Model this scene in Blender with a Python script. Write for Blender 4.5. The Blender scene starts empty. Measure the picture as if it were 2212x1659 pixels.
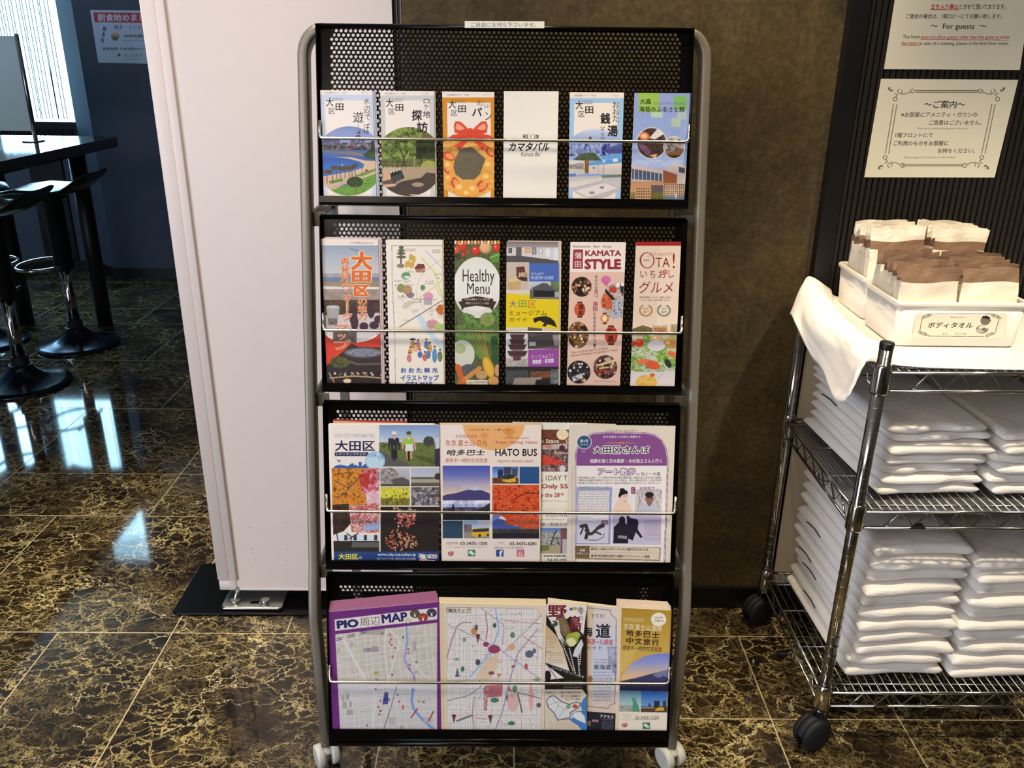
import bpy, math, random
import numpy as np
from mathutils import Vector, Matrix

SC = bpy.context.scene
COL = SC.collection

# ------------------------------------------------------------------ camera
F_PX = 1829.7
CAM_H = 1.463
PITCH, ROLL, YAW = math.radians(21.368), math.radians(.714), math.radians(.562)
_c, _s, _cy, _sy = math.cos(ROLL), math.sin(ROLL), math.cos(YAW), math.sin(YAW)
FWD = np.array([_sy * math.cos(PITCH), _cy * math.cos(PITCH), -math.sin(PITCH)])
_U0 = np.array([_sy * math.sin(PITCH), _cy * math.sin(PITCH), math.cos(PITCH)])
_R0 = np.array([_cy, -_sy, 0.])
RIGHT, UP = _c * _R0 + _s * _U0, _c * _U0 - _s * _R0
EYE = np.array([0, 0, CAM_H])
cam_data = bpy.data.cameras.new('camera')
cam_data.sensor_fit = 'HORIZONTAL'
cam_data.sensor_width = 36
cam_data.lens = F_PX / 2212 * 36
cam_data.clip_start = .02
cam = bpy.data.objects.new('camera', cam_data)
COL.objects.link(cam)
cam.matrix_world = Matrix(((RIGHT[0], UP[0], -FWD[0], 0), (RIGHT[1], UP[1], -FWD[1], 0), (RIGHT[2], UP[2], -FWD[2], CAM_H), (0, 0, 0, 1)))
SC.camera = cam
SC.view_settings.view_transform = 'Standard'
SC.view_settings.look = 'None'
SC.view_settings.gamma = 1
SC.view_settings.use_curve_mapping = False
SC.view_settings.exposure = 0.0

# ------------------------------------------------------------------ world and lamps
world = bpy.data.worlds.new('daylight')
SC.world = world
world.use_nodes = True
_wn = world.node_tree.nodes
_wn['Background'].inputs[0].default_value = (.45, .74, 1, 1)
_wn['Background'].inputs[1].default_value = 9.0


def lamp(kind, loc, aim, power, color, size=.1, name='lamp', **kw):
    d = bpy.data.lights.new(name, kind)
    d.energy = power
    d.color = color
    if kind == 'AREA':
        d.shape = 'RECTANGLE'
        d.size, d.size_y = size if isinstance(size, tuple) else (size, size)
    else:
        d.shadow_soft_size = size
    for k, v in kw.items():
        setattr(d, k, v)
    o = bpy.data.objects.new(name, d)
    COL.objects.link(o)
    o.location = loc
    o.rotation_euler = (Vector(aim) - Vector(loc)).to_track_quat('-Z', 'Y').to_euler()
    return o


WARM = (1, .78, .5)
# recessed ceiling downlights of the corridor
lamp('SPOT', (1.15, .85, 2.58), (1.1, 1.55, .6), 175, (1, .84, .60), .05, 'downlight_shelf', spot_size=math.radians(56), spot_blend=.9)
lamp('SPOT', (-1.15, 2.15, 2.58), (-1.12, 1.95, 0), 330, (1, .84, .6), .05, 'downlight_passage', spot_size=math.radians(50), spot_blend=1)
lamp('SPOT', (.2, 1.0, 2.58), (.2, 1.15, 0), 46, WARM, .05, 'downlight_corridor', spot_size=math.radians(72), spot_blend=1)
lamp('SPOT', (-.6, 1.15, 2.58), (-.55, 1.75, .6), 85, (1, .86, .76), .12, 'downlight_partition', spot_size=math.radians(80), spot_blend=1)
lamp('SPOT', (-3.14, 4.06, 2.58), (-3.14, 4.06, 0), 20, WARM, .05, 'downlight_bar', spot_size=math.radians(80), spot_blend=1)
lamp('SPOT', (.42, 1.70, 2.58), (.45, 1.98, 1.2), 120, WARM, .05, 'downlight_wall', spot_size=math.radians(56), spot_blend=1)
# soft fill lamp added at ceiling height behind the camera, no fitting there
lamp('AREA', (-1.5, -1.2, 2.55), (-.1, 1.6, .8), 64, (1, .84, .70), (1.8, .6), 'fill_behind_camera')
# cool daylight from the left: an added fill lamp, no entrance is built
lamp('AREA', (-3.1, -1.3, .9), (-.3, 2.0, .4), 80, (.74, .83, 1), (1.6, 2.0), 'daylight_fill_left')
# daylight through the bar windows
lamp('AREA', (-4.2, 6.6, 1.9), (-3.0, 3.6, .4), 150, (.45, .72, 1), (3.4, 1.6), 'daylight_windows')

# ------------------------------------------------------------------ helpers


def ray(x, y):
    return FWD + (x - 1106.) / F_PX * RIGHT - (y - 829.5) / F_PX * UP


def on_plane(x, y, p0, n):
    d = ray(x, y)
    return EYE + d * (np.dot(np.asarray(p0) - EYE, n) / np.dot(d, n))


def on_y(x, y, Y):
    return on_plane(x, y, (0, Y, 0), np.array([0, 1., 0]))


def on_z(x, y, z=0):
    return on_plane(x, y, (0, 0, z), np.array([0, 0, 1.]))


def lin(c):
    c = np.asarray(c, float) / 255.
    return np.where(c <= .04045, c / 12.92, ((c + .055) / 1.055) ** 2.4)


ORIGIN = {}


def _link(name, me, parent, origin):
    o = bpy.data.objects.new(name, me)
    COL.objects.link(o)
    if parent is not None:
        o.parent = parent
        ORIGIN[o] = ORIGIN[parent]
    else:
        o.location = origin
        ORIGIN[o] = np.asarray(origin, float)
    return o


def tag(o, label=None, cat=None, group=None, kind=None):
    if label:
        o['label'] = label
    if cat:
        o['category'] = cat
    if group:
        o['group'] = group
    if kind:
        o['kind'] = kind
    return o


def thing(name, loc, label, cat, group=None):
    o = bpy.data.objects.new(name, None)
    COL.objects.link(o)
    o.empty_display_size = .05
    o.location = loc
    ORIGIN[o] = np.asarray(loc, float)
    return tag(o, label, cat, group)


def copy_tree(o, parent=None):
    c = o.copy()
    COL.objects.link(c)
    if parent is not None:
        c.parent = parent
    ORIGIN[c] = ORIGIN[o]
    for ch in list(o.children):
        copy_tree(ch, c)
    return c


class MB:
    """collects world-space geometry that becomes ONE mesh object"""

    def __init__(s):
        s.v, s.f, s.m, s.sm = [], [], [], []

    def add(s, verts, faces, mat=0, smooth=False):
        k = len(s.v)
        s.v += [tuple(map(float, p)) for p in verts]
        for f in faces:
            s.f.append(tuple(i + k for i in f))
            s.m.append(mat)
            s.sm.append(smooth)
        return s

    def hexa(s, p, mat=0, smooth=False):
        return s.add(p, [(0, 3, 2, 1), (4, 5, 6, 7), (0, 1, 5, 4), (1, 2, 6, 5), (2, 3, 7, 6), (3, 0, 4, 7)], mat, smooth)

    def box(s, a, b, mat=0):
        (x0, y0, z0), (x1, y1, z1) = a, b
        return s.hexa([(x0, y0, z0), (x1, y0, z0), (x1, y1, z0), (x0, y1, z0), (x0, y0, z1), (x1, y0, z1), (x1, y1, z1), (x0, y1, z1)], mat)

    def rbox(s, a, b, r, mat=0, n=3):
        """box with rounded vertical edges and a small chamfer"""
        (x0, y0, z0), (x1, y1, z1) = a, b
        ring = []
        for cx, cy, t0 in ((x1 - r, y0 + r, -90), (x1 - r, y1 - r, 0), (x0 + r, y1 - r, 90), (x0 + r, y0 + r, 180)):
            for i in range(n + 1):
                t = math.radians(t0 + 90 * i / n)
                ring.append((cx + r * math.cos(t), cy + r * math.sin(t)))
        c = min(r * .4, (z1 - z0) * .3)
        mx, my = (x0 + x1) / 2, (y0 + y1) / 2

        def at(z, q):
            return [(px + (mx - px) * q / max(abs(mx - px), 1e-6) if abs(mx - px) > q else px, py + (my - py) * q / max(abs(my - py), 1e-6) if abs(my - py) > q else py, z) for px, py in ring]
        L = [at(z0, c), at(z0 + c, 0), at(z1 - c, 0), at(z1, c)]
        return s.loft(L, mat, True, caps=True)

    def loft(s, rings, mat=0, smooth=True, caps=True, closed=True):
        n = len(rings[0])
        k = len(s.v)
        for r in rings:
            s.v += [tuple(map(float, p)) for p in r]
        for j in range(len(rings) - 1):
            for i in range(n if closed else n - 1):
                a, b = k + j * n + i, k + j * n + (i + 1) % n
                s.f.append((a, b, b + n, a + n))
                s.m.append(mat)
                s.sm.append(smooth)
        if caps and closed:
            s.f.append(tuple(k + i for i in reversed(range(n))))
            s.f.append(tuple(k + (len(rings) - 1) * n + i for i in range(n)))
            s.m += [mat, mat]
            s.sm += [False, False]
        return s

    def tube(s, pts, r, seg=10, mat=0, caps=True, rx=None, side=None, closed=False):
        """sweep a round (or oval: rx along `side`) section along pts"""
        P = [np.asarray(p, float) for p in pts]
        n = len(P)
        T = []
        for i in range(n):
            a = P[(i - 1) % n] if closed else P[max(i - 1, 0)]
            b = P[(i + 1) % n] if closed else P[min(i + 1, n - 1)]
            t = b - a
            T.append(t / (np.linalg.norm(t) + 1e-12))
        if side is None:
            u = np.cross(T[0], (0, 0, 1.))
            if np.linalg.norm(u) < .1:
                u = np.cross(T[0], (0, 1., 0))
        else:
            u = np.asarray(side, float)
        rings = []
        for i in range(n):
            if side is not None:
                u = np.asarray(side, float)
            u = u - T[i] * np.dot(u, T[i])
            u /= np.linalg.norm(u) + 1e-12
            w = np.cross(T[i], u)
            rr = r[i] if isinstance(r, (list, tuple)) else r
            ru = rr if rx is None else rx
            rings.append([P[i] + u * ru * math.cos(2 * math.pi * k / seg) + w * rr * math.sin(2 * math.pi * k / seg) for k in range(seg)])
        if closed:
            rings.append(rings[0])
            return s.loft(rings, mat, True, caps=False)
        return s.loft(rings, mat, True, caps)

    def cyl(s, a, b, r, seg=16, mat=0, r2=None):
        return s.tube([a, b], [r, r if r2 is None else r2], seg, mat)

    def lathe(s, c, prof, seg=32, mat=0, caps=False):
        """profile (radius, z) revolved about the vertical through c"""
        return s.loft([[(c[0] + r * math.cos(2 * math.pi * k / seg), c[1] + r * math.sin(2 * math.pi * k / seg), c[2] + z) for k in range(seg)] for r, z in prof], mat, True, caps)

    def grid(s, P, mat=0, smooth=True):
        """P: array [rows, cols, 3]"""
        h, w = len(P), len(P[0])
        k = len(s.v)
        for row in P:
            s.v += [tuple(map(float, p)) for p in row]
        for j in range(h - 1):
            for i in range(w - 1):
                a = k + j * w + i
                s.f.append((a, a + 1, a + 1 + w, a + w))
                s.m.append(mat)
                s.sm.append(smooth)
        return s

    def build(s, name, mats, parent=None, origin=None):
        v = np.asarray(s.v, float)
        if origin is None:
            if parent is not None:
                origin = ORIGIN[parent]
            else:
                lo, hi = v.min(0), v.max(0)
                origin = np.array([(lo[0] + hi[0]) / 2, (lo[1] + hi[1]) / 2, lo[2]])
        me = bpy.data.meshes.new(name)
        me.from_pydata((v - origin).tolist(), [], s.f)
        for m in (mats if isinstance(mats, (list, tuple)) else [mats]):
            me.materials.append(m)
        me.polygons.foreach_set('material_index', s.m)
        me.polygons.foreach_set('use_smooth', s.sm)
        me.update()
        return _link(name, me, parent, origin)


def smooth_noise(shape, scale, seed, amp=1.):
    """2-D value noise on a grid of that shape, `scale` lattice cells across"""
    rng = np.random.RandomState(seed)
    h, w = shape
    g = rng.rand(scale[0] + 2, scale[1] + 2)
    y = np.linspace(0, scale[0], h)
    x = np.linspace(0, scale[1], w)
    yi, xi = y.astype(int), x.astype(int)
    fy, fx = (y - yi)[:, None], (x - xi)[None, :]
    fy, fx = fy * fy * (3 - 2 * fy), fx * fx * (3 - 2 * fx)
    a = g[np.ix_(yi, xi)] * (1 - fx) + g[np.ix_(yi, xi + 1)] * fx
    b = g[np.ix_(yi + 1, xi)] * (1 - fx) + g[np.ix_(yi + 1, xi + 1)] * fx
    return (a * (1 - fy) + b * fy - .5) * 2 * amp


# ------------------------------------------------------------------ materials


def nodes(name):
    m = bpy.data.materials.new(name)
    m.use_nodes = True
    nt = m.node_tree
    return m, nt, nt.nodes['Principled BSDF']


def N(nt, kind, **kw):
    n = nt.nodes.new(kind)
    for k, v in kw.items():
        if k in n.inputs:
            n.inputs[k].default_value = v
        else:
            setattr(n, k, v)
    return n


def ramp(nt, fac, stops):
    r = nt.nodes.new('ShaderNodeValToRGB')
    e = r.color_ramp.elements
    while len(e) < len(stops):
        e.new(.5)
    for i, (p, c) in enumerate(stops):
        e[i].position = p
        e[i].color = (*lin(c), 1) if len(c) == 3 else c
    nt.links.new(fac, r.inputs[0])
    return r.outputs[0]


def pbr(name, col, rough=.5, metal=0., spec=.5, var=0., scale=40., bump=0., coat=0., trans=0., sheen=0.):
    """plain procedural surface: base colour with a slight noise variation and optional bump"""
    m, nt, p = nodes(name)
    c = lin(col)
    p.inputs['Roughness'].default_value = rough
    p.inputs['Metallic'].default_value = metal
    p.inputs['Specular IOR Level'].default_value = spec
    p.inputs['Coat Weight'].default_value = coat
    p.inputs['Sheen Weight'].default_value = sheen
    p.inputs['Subsurface Weight'].default_value = trans
    if trans:
        p.inputs['Subsurface Radius'].default_value = (.01, .01, .008)
    tc = N(nt, 'ShaderNodeTexCoord')
    nz = N(nt, 'ShaderNodeTexNoise', Scale=scale, Detail=4.)
    nt.links.new(tc.outputs['Object'], nz.inputs['Vector'])
    mix = N(nt, 'ShaderNodeMix', data_type='RGBA')
    nt.links.new(nz.outputs['Fac'], mix.inputs['Factor'])
    mix.inputs['A'].default_value = (*(c * (1 - var)), 1)
    mix.inputs['B'].default_value = (*np.minimum(c * (1 + var), 1), 1)
    nt.links.new(mix.outputs['Result'], p.inputs['Base Color'])
    if bump:
        b = N(nt, 'ShaderNodeBump', Strength=bump, Distance=.002)
        nt.links.new(nz.outputs['Fac'], b.inputs['Height'])
        nt.links.new(b.outputs[0], p.inputs['Normal'])
    return m


M = dict(
    black=pbr('black_powder_coat', (9, 8, 8), .2, 0, .15, .1),
    black_matte=pbr('black_plastic', (16, 17, 20), .45, 0, .4, .1),
    silver=pbr('silver_paint', (128, 124, 116), .36, .25, .5, .04, 200),
    chrome=pbr('chrome', (200, 198, 196), .12, 1, .5, .03),
    steel=pbr('zinc_steel', (165, 168, 165), .28, 1, .5, .1),
    arm=pbr('grey_bracket_paint', (112, 110, 100), .4, .2, .5, .05),
    white_metal=pbr('white_enamel', (232, 222, 218), .38, 0, .4, .02),
    caster=pbr('pale_nylon', (196, 200, 194), .4, 0, .5, .05),
    rubber=pbr('black_rubber', (22, 25, 32), .6, 0, .3, .1),
    paper=pbr('paper_edge', (235, 228, 214), .7, 0, .2, .05),
    cloth=pbr('white_cotton', (238, 236, 234), .9, 0, .1, .03, 300, .25, sheen=.2),
    plastic=pbr('milky_plastic', (240, 236, 228), .3, 0, .4, .01, trans=.15),
    liner=pbr('grey_liner', (92, 90, 92), .35, 0, .5, .08),
    cream=pbr('cream_board', (196, 184, 164), .6, 0, .3, .03),
    cord=pbr('black_cord', (22, 22, 30), .8, 0, .2, .1),
    skirt=pbr('black_skirting', (16, 15, 15), .35, 0, .5, .1),
    darkwall=pbr('slate_wall_paint', (80, 88, 106), .7, 0, .3, .05, 60, .05),
    ceil=pbr('ceiling_paint', (190, 184, 176), .9, 0, .2, .02),
    corridor=pbr('corridor_wall_paint', (120, 108, 92), .8, 0, .2, .04),
    stool=pbr('black_gloss_seat', (18, 20, 26), .22, 0, .6, .1),
    stoolbase=pbr('black_chromed_base', (40, 46, 58), .22, .85, .5, .05),
    table=pbr('dark_table_laminate', (38, 34, 36), .1, 0, .6, .15, 20),
    board=pbr('grey_green_board', (204, 224, 232), .6, 0, .3, .02),
    silver_bar=pbr('bar_metal', (205, 203, 196), .22, 1, .5, .02),
    kraft=pbr('brown_kraft_band', (136, 110, 90), .75, 0, .2, .12, 60, .2),
    sleeve=pbr('white_paper_sleeve', (236, 228, 212), .75, 0, .2, .03, 80, .2),
    grey_print=pbr('grey_print', (90, 84, 84), .7, 0, .2, .05),
    brass=pbr('bronze_plate', (116, 104, 80), .35, .9, .5, .1),
)

_m, _nt, _p = M['board'], M['board'].node_tree, M['board'].node_tree.nodes['Principled BSDF']
_tl = N(_nt, 'ShaderNodeBsdfTranslucent', Color=(.62, .72, .72, 1))
_mx = N(_nt, 'ShaderNodeMixShader', Fac=.2)
_nt.links.new(_p.outputs[0], _mx.inputs[1])
_nt.links.new(_tl.outputs[0], _mx.inputs[2])
_nt.links.new(_mx.outputs[0], _nt.nodes['Material Output'].inputs[0])

# ------------------------------------------------------------------ the room


def marble():
    m, nt, p = nodes('dark_emperador_marble')
    L = nt.links
    tc = N(nt, 'ShaderNodeTexCoord')
    at = N(nt, 'ShaderNodeAttribute', attribute_name='tile')
    sc = N(nt, 'ShaderNodeVectorMath', operation='SCALE')
    cmb = N(nt, 'ShaderNodeCombineXYZ', X=7.3, Y=3.1, Z=5.7)
    L.new(cmb.outputs[0], sc.inputs[0])
    L.new(at.outputs['Fac'], sc.inputs['Scale'])
    add = N(nt, 'ShaderNodeVectorMath', operation='ADD')
    L.new(tc.outputs['Object'], add.inputs[0])
    L.new(sc.outputs[0], add.inputs[1])
    nz = N(nt, 'ShaderNodeTexNoise', Scale=11., Detail=7., Roughness=.66)
    L.new(add.outputs[0], nz.inputs['Vector'])
    dis = N(nt, 'ShaderNodeVectorMath', operation='MULTIPLY_ADD')
    L.new(nz.outputs['Color'], dis.inputs[0])
    dis.inputs[1].default_value = (.12, .12, .12)
    L.new(add.outputs[0], dis.inputs[2])
    stretch = N(nt, 'ShaderNodeMapping')
    stretch.inputs['Rotation'].default_value = (0, 0, .5)
    stretch.inputs['Scale'].default_value = (.62, 1.15, 1)
    L.new(dis.outputs[0], stretch.inputs[0])

    def vein(scale, width):
        v = N(nt, 'ShaderNodeTexVoronoi', feature='DISTANCE_TO_EDGE', Scale=scale)
        L.new(stretch.outputs[0], v.inputs['Vector'])
        r = N(nt, 'ShaderNodeMapRange', interpolation_type='SMOOTHSTEP')
        L.new(v.outputs['Distance'], r.inputs[0])
        r.inputs[1].default_value = 0
        r.inputs[2].default_value = width
        r.inputs[3].default_value = 1
        r.inputs[4].default_value = 0
        return r.outputs[0]

    def mask(scale, lo, hi, off):
        o = N(nt, 'ShaderNodeVectorMath', operation='ADD')
        o.inputs[1].default_value = (off, off * .7, 0)
        L.new(add.outputs[0], o.inputs[0])
        n = N(nt, 'ShaderNodeTexNoise', Scale=scale, Detail=3.)
        L.new(o.outputs[0], n.inputs['Vector'])
        r = N(nt, 'ShaderNodeMapRange')
        L.new(n.outputs['Fac'], r.inputs[0])
        r.inputs[1].default_value = lo
        r.inputs[2].default_value = hi
        return r.outputs[0]

    def mul(a, b):
        n = N(nt, 'ShaderNodeMath', operation='MULTIPLY')
        L.new(a, n.inputs[0])
        if isinstance(b, float):
            n.inputs[1].default_value = b
        else:
            L.new(b, n.inputs[1])
        return n.outputs[0]

    def mix(a, col, fac):
        n = N(nt, 'ShaderNodeMix', data_type='RGBA')
        L.new(fac, n.inputs['Factor'])
        L.new(a, n.inputs['A'])
        n.inputs['B'].default_value = (*lin(col), 1)
        return n.outputs['Result']
    n2 = N(nt, 'ShaderNodeTexNoise', Scale=24., Detail=6., Roughness=.7)
    L.new(dis.outputs[0], n2.inputs['Vector'])
    c = ramp(nt, n2.outputs['Fac'], [(.34, (16, 12, 10)), (.52, (34, 27, 20)), (.64, (62, 51, 35)), (.8, (98, 84, 56))])
    c = mix(c, (104, 90, 58), mul(vein(64., .15), mask(5., .40, .62, 3.)))
    c = mix(c, (174, 158, 108), mul(vein(30., .06), mask(4.5, .38, .60, 9.)))
    c = mix(c, (220, 208, 164), mul(vein(11., .013), mask(6., .42, .58, 17.)))
    L.new(c, p.inputs['Base Color'])
    p.inputs['Roughness'].default_value = .06
    p.inputs['Specular IOR Level'].default_value = .55
    return m


def floor():
    u, x0, y0 = .305, .029, 1.576
    g = .0016
    mb = MB()
    ids = []
    rng = random.Random(4)

    def row(n0, n1, joints):
        for a, b in zip(joints[:-1], joints[1:]):
            X0, X1, Y0, Y1 = x0 + a * u + g, x0 + b * u - g, y0 + n0 * u + g, y0 + n1 * u - g
            mb.add([(X0, Y0, 0), (X1, Y0, 0), (X1, Y1, 0), (X0, Y1, 0)], [(0, 1, 2, 3)])
            ids.append(rng.random() * 10)
    E = 10
    row(-13, -10, [-16, -13, -10, -7, -4, -1, 2, 5, 8, E])
    row(-10, -6, [-16, -12, -8, -4, 0, 4, 8, E])
    row(-6, -3, [-16, -14, -12, -10, -8, -6, -4, -2, 0, 2, 4, 6, 8, E])
    row(-3, -1, [-16, -15, -13, -11, -9, -7, -5, -3, -1, 0, 2, 3, 5, 7, 9, E])
    row(-1, 1, [-16, -14, -12, -10, -8, -6, -4, -3, -1])
    row(-1, 0, [-1, 0, 2, 3, 5, 7, 9, E])
    row(0, 1, [-1, 1, 2, 3, 4, 6, 8, E])
    row(1, 3, [-16, -15, -13, -11, -9, -7, -5, -3, -2, 0, 1, 3, 5, 7, 9, E])
    row(3, 4, [-16, -14, -12, -10, -8, -6, -4, -2, 0, 2, 4, 6, 8, E])
    row(4, 6, [-16, -14, -12, -10, -8, -6, -4, -2, 0, 2, 4, 6, 8, E])
    row(6, 8, [-16, -15, -13, -11, -9, -7, -5, -3, -1, 1, 3, 5, E])
    row(8, 10, [-16, -14, -12, -10, -8, -6, -4, -2, 0, 2, 4, E])
    row(10, 11, [-16, -15, -13, -11, -9, -7, -5, -3, -1, 1, 3, E])
    row(11, 13, [-16, -15, -13, -11, -9, -7, -5, -3, -1, 1, 3, E])
    row(13, 16, [-16, -14, -12, -10, -8, -6, -4, -2, 0, 2, E])
    nt = len(ids)
    X0, X1, Y0, Y1 = x0 - 16 * u, x0 + E * u, y0 - 13 * u, y0 + 16 * u
    mb.add([(X0, Y0, -.0003), (X1, Y0, -.0003), (X1, Y1, -.0003), (X0, Y1, -.0003)], [(0, 1, 2, 3)], 1)
    mb.box((X0, Y0, -.1), (X1, Y1, -.002), 1)
    o = mb.build('floor', [marble(), pbr('tan_grout', (178, 166, 136), .6, 0, .3, .1)], origin=(0, 0, 0))
    a = o.data.attributes.new('tile', 'FLOAT', 'FACE')
    a.data.foreach_set('value', ids + [0.] * (len(o.data.polygons) - nt))
    tag(o, 'polished dark brown marble tile floor with golden veins', 'floor', kind='structure')


floor()


def brown_paper():
    m, nt, p = nodes('brown_mottled_wallcovering')
    L = nt.links
    tc = N(nt, 'ShaderNodeTexCoord')
    a = N(nt, 'ShaderNodeTexNoise', Scale=7., Detail=6., Roughness=.65, Distortion=.4)
    b = N(nt, 'ShaderNodeTexNoise', Scale=75., Detail=4., Roughness=.7)
    for n in (a, b):
        L.new(tc.outputs['Object'], n.inputs['Vector'])
    s = N(nt, 'ShaderNodeMath', operation='MULTIPLY_ADD')
    L.new(b.outputs['Fac'], s.inputs[0])
    s.inputs[1].default_value = .8
    L.new(a.outputs['Fac'], s.inputs[2])
    h = N(nt, 'ShaderNodeMath', operation='MULTIPLY')
    L.new(s.outputs[0], h.inputs[0])
    h.inputs[1].default_value = .55
    c = ramp(nt, h.outputs[0], [(.34, (50, 44, 32)), (.5, (76, 66, 45)), (.66, (102, 89, 60))])
    L.new(c, p.inputs['Base Color'])
    p.inputs['Roughness'].default_value = .62
    p.inputs['Specular IOR Level'].default_value = .25
    bm = N(nt, 'ShaderNodeBump', Strength=.15, Distance=.001)
    L.new(b.outputs['Fac'], bm.inputs['Height'])
    L.new(bm.outputs[0], p.inputs['Normal'])
    return m


WALL_Y = 2.02
ZC = 2.6
mb = MB().box((-.232, WALL_Y, 0), (.42, WALL_Y + .14, ZC)).box((.4215, WALL_Y, 0), (.775, WALL_Y + .14, ZC)).box((.4, WALL_Y + .002, 0), (.45, WALL_Y + .13, ZC))
tag(mb.build('wall_back', brown_paper()), 'brown mottled wall behind the brochure rack', 'wall', kind='structure')
# black ribbed cladding beside it
mb = MB()
x = .782
pts = []
while x < 2.6:
    pts += [(x, 1.999), (x + .0015, 1.992), (x + .0102, 1.992), (x + .0117, 1.999)]
    x += .0135
mb.grid(np.array([[(px, py, z) for px, py in pts] for z in (.0, ZC)]).transpose(1, 0, 2), smooth=False)
mb.box((.78, 2.0, 0), (2.75, WALL_Y + .14, ZC))
tag(mb.build('wall_right_of_rack', pbr('black_ribbed_cladding', (34, 32, 29), .5, 0, .35, .1)), 'black vertically ribbed wall cladding behind the wire shelf', 'wall', kind='structure')
tag(MB().box((.741, 1.988, 0), (.781, WALL_Y - .001, ZC)).build('trim_1', M['black_matte']), 'flat black strip edging the ribbed cladding', 'trim', kind='structure')
mb = MB().box((-.2495, WALL_Y + .012, 0), (-.2325, WALL_Y + .1, ZC), 0).box((-.2435, WALL_Y + .008, .0), (-.2425, WALL_Y + .012, ZC), 1).box((-.2345, WALL_Y - .002, 0), (-.2323, WALL_Y + .012, ZC), 1)
tag(mb.build('trim_2', [M['black_matte'], M['silver']]), 'black jamb strip with thin silver edge beside the white partition', 'trim', kind='structure')
tag(MB().box((-.232, 2.006, 0), (2.7, WALL_Y - .0005, .066)).build('baseboard_back', M['skirt']), 'black baseboard along the brown wall', 'baseboard', kind='structure')

# far room: slate wall, splayed return, window wall
FY = 5.66
dark = M['darkwall']
mb = MB()
prof = [(-2.655, FY), (3.0, FY), (3.0, FY + .3), (-2.83, FY + .3), (-2.83, FY + .165)]
mb.loft([[(px, py, z) for px, py in prof] for z in (0, ZC)], smooth=False)
tag(mb.build('wall_far', dark), 'dark slate wall of the bar area behind the partition', 'wall', kind='structure')
mb = MB()
prof = [(-2.664, FY - .012), (3.0, FY - .012), (3.0, FY + .01), (-2.657, FY + .0005), (-2.835, FY + .168), (-2.845, FY + .155)]
mb.loft([[(px, py, z) for px, py in prof] for z in (0, .07)], smooth=False)
tag(mb.build('baseboard_far', M['skirt']), 'black baseboard under the slate wall', 'baseboard', kind='structure')
WY = FY + .2
tag(MB().box((-4.9, WY, 0), (-2.83, WY + .12, .9)).box((-4.9, WY, 2.45), (-2.83, WY + .12, ZC)).build('wall_window', dark), 'dark low wall under the bar windows', 'wall', kind='structure')
tag(MB().box((-4.9, WY - .012, 0), (-2.84, WY - .0005, .07)).box((-3.2, WY - .03, .07), (-2.98, WY - .0005, .9)).build('baseboard_window', M['skirt']), 'black baseboard and pier under the bar windows', 'baseboard', kind='structure')
glassm, nt, p = nodes('window_glass')
tr = N(nt, 'ShaderNodeBsdfTransparent', Color=(.93, 1, 1, 1))
gl = N(nt, 'ShaderNodeBsdfGlossy', Roughness=.02)
mx = N(nt, 'ShaderNodeMixShader', Fac=.06)
nt.links.new(tr.outputs[0], mx.inputs[1])
nt.links.new(gl.outputs[0], mx.inputs[2])
nt.links.new(mx.outputs[0], nt.nodes['Material Output'].inputs[0])
for k, xa in enumerate((-3.41, -4.01, -4.61)):
    xb = xa + .56
    w = MB().box((xa - .02, WY + .01, .9), (xb + .02, WY + .06, 1.0)).box((xa - .02, WY + .01, 2.42), (xb + .02, WY + .06, 2.46)).box((xa - .02, WY + .01, 1.0), (xa + .02, WY + .06, 2.42), 0 if k else 0).box((xb - (.02 if k else .004), WY + .01, 1.0), (xb + .02, WY + .06, 2.42), 0 if k else 1)
    for q in range(26):
        w.box((xa + .03 + q * .0195, WY - .002, .905), (xa + .038 + q * .0195, WY + .01, .955))
    w = w.build('window_%d' % (k + 1), [M['black_matte'], M['darkwall']])
    tag(w, 'tall bright window of the bar area, %s' % ('beside the slate wall corner', 'one bay from the slate wall corner', 'two bays from the slate wall corner')[k], 'window', kind='structure')
    MB().box((xa + .02, WY + .03, 1.0), (xb - (.02 if k else .004), WY + .036, 2.42)).build('window_pane', glassm, w)
mb = MB()
rng = random.Random(3)
for k in range(26):
    x = -2.9 - k * .022 - rng.random() * .006
    mb.cyl((x, WY + .004, 2.42), (x + rng.uniform(-.01, .01), WY + .004, 1.02), .0030, 6)
mb.cyl((-3.5, WY + .004, 2.42), (-2.88, WY + .004, 2.42), .006, 6)
tag(mb.build('string_curtain', pbr('teal_string', (84, 150, 152), .7, 0, .2, .1)), 'thin teal strings hanging in front of the bar window', 'string curtain', kind='stuff')
tag(MB().box((-4.95, -2.4, ZC), (3.1, 6.2, ZC + .1)).build('ceiling', M['ceil']), 'pale ceiling', 'ceiling', kind='structure')
tag(MB().box((-5.0, -2.4, 0), (-4.9, 6.2, ZC)).build('wall_left', dark), 'wall on the left of the bar area', 'wall', kind='structure')
tag(MB().box((2.75, -2.4, 0), (2.85, 2.2, ZC)).build('wall_right', M['corridor']), 'corridor wall on the right', 'wall', kind='structure')
tag(MB().box((-5.0, -2.45, 0), (2.85, -2.35, ZC)).build('wall_front', M['corridor']), 'corridor wall behind the photographer', 'wall', kind='structure')
tag(MB().box((2.75, 2.16, 0), (2.85, 6.2, ZC)).build('wall_bar_right', dark), 'right wall of the bar area', 'wall', kind='structure')

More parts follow.
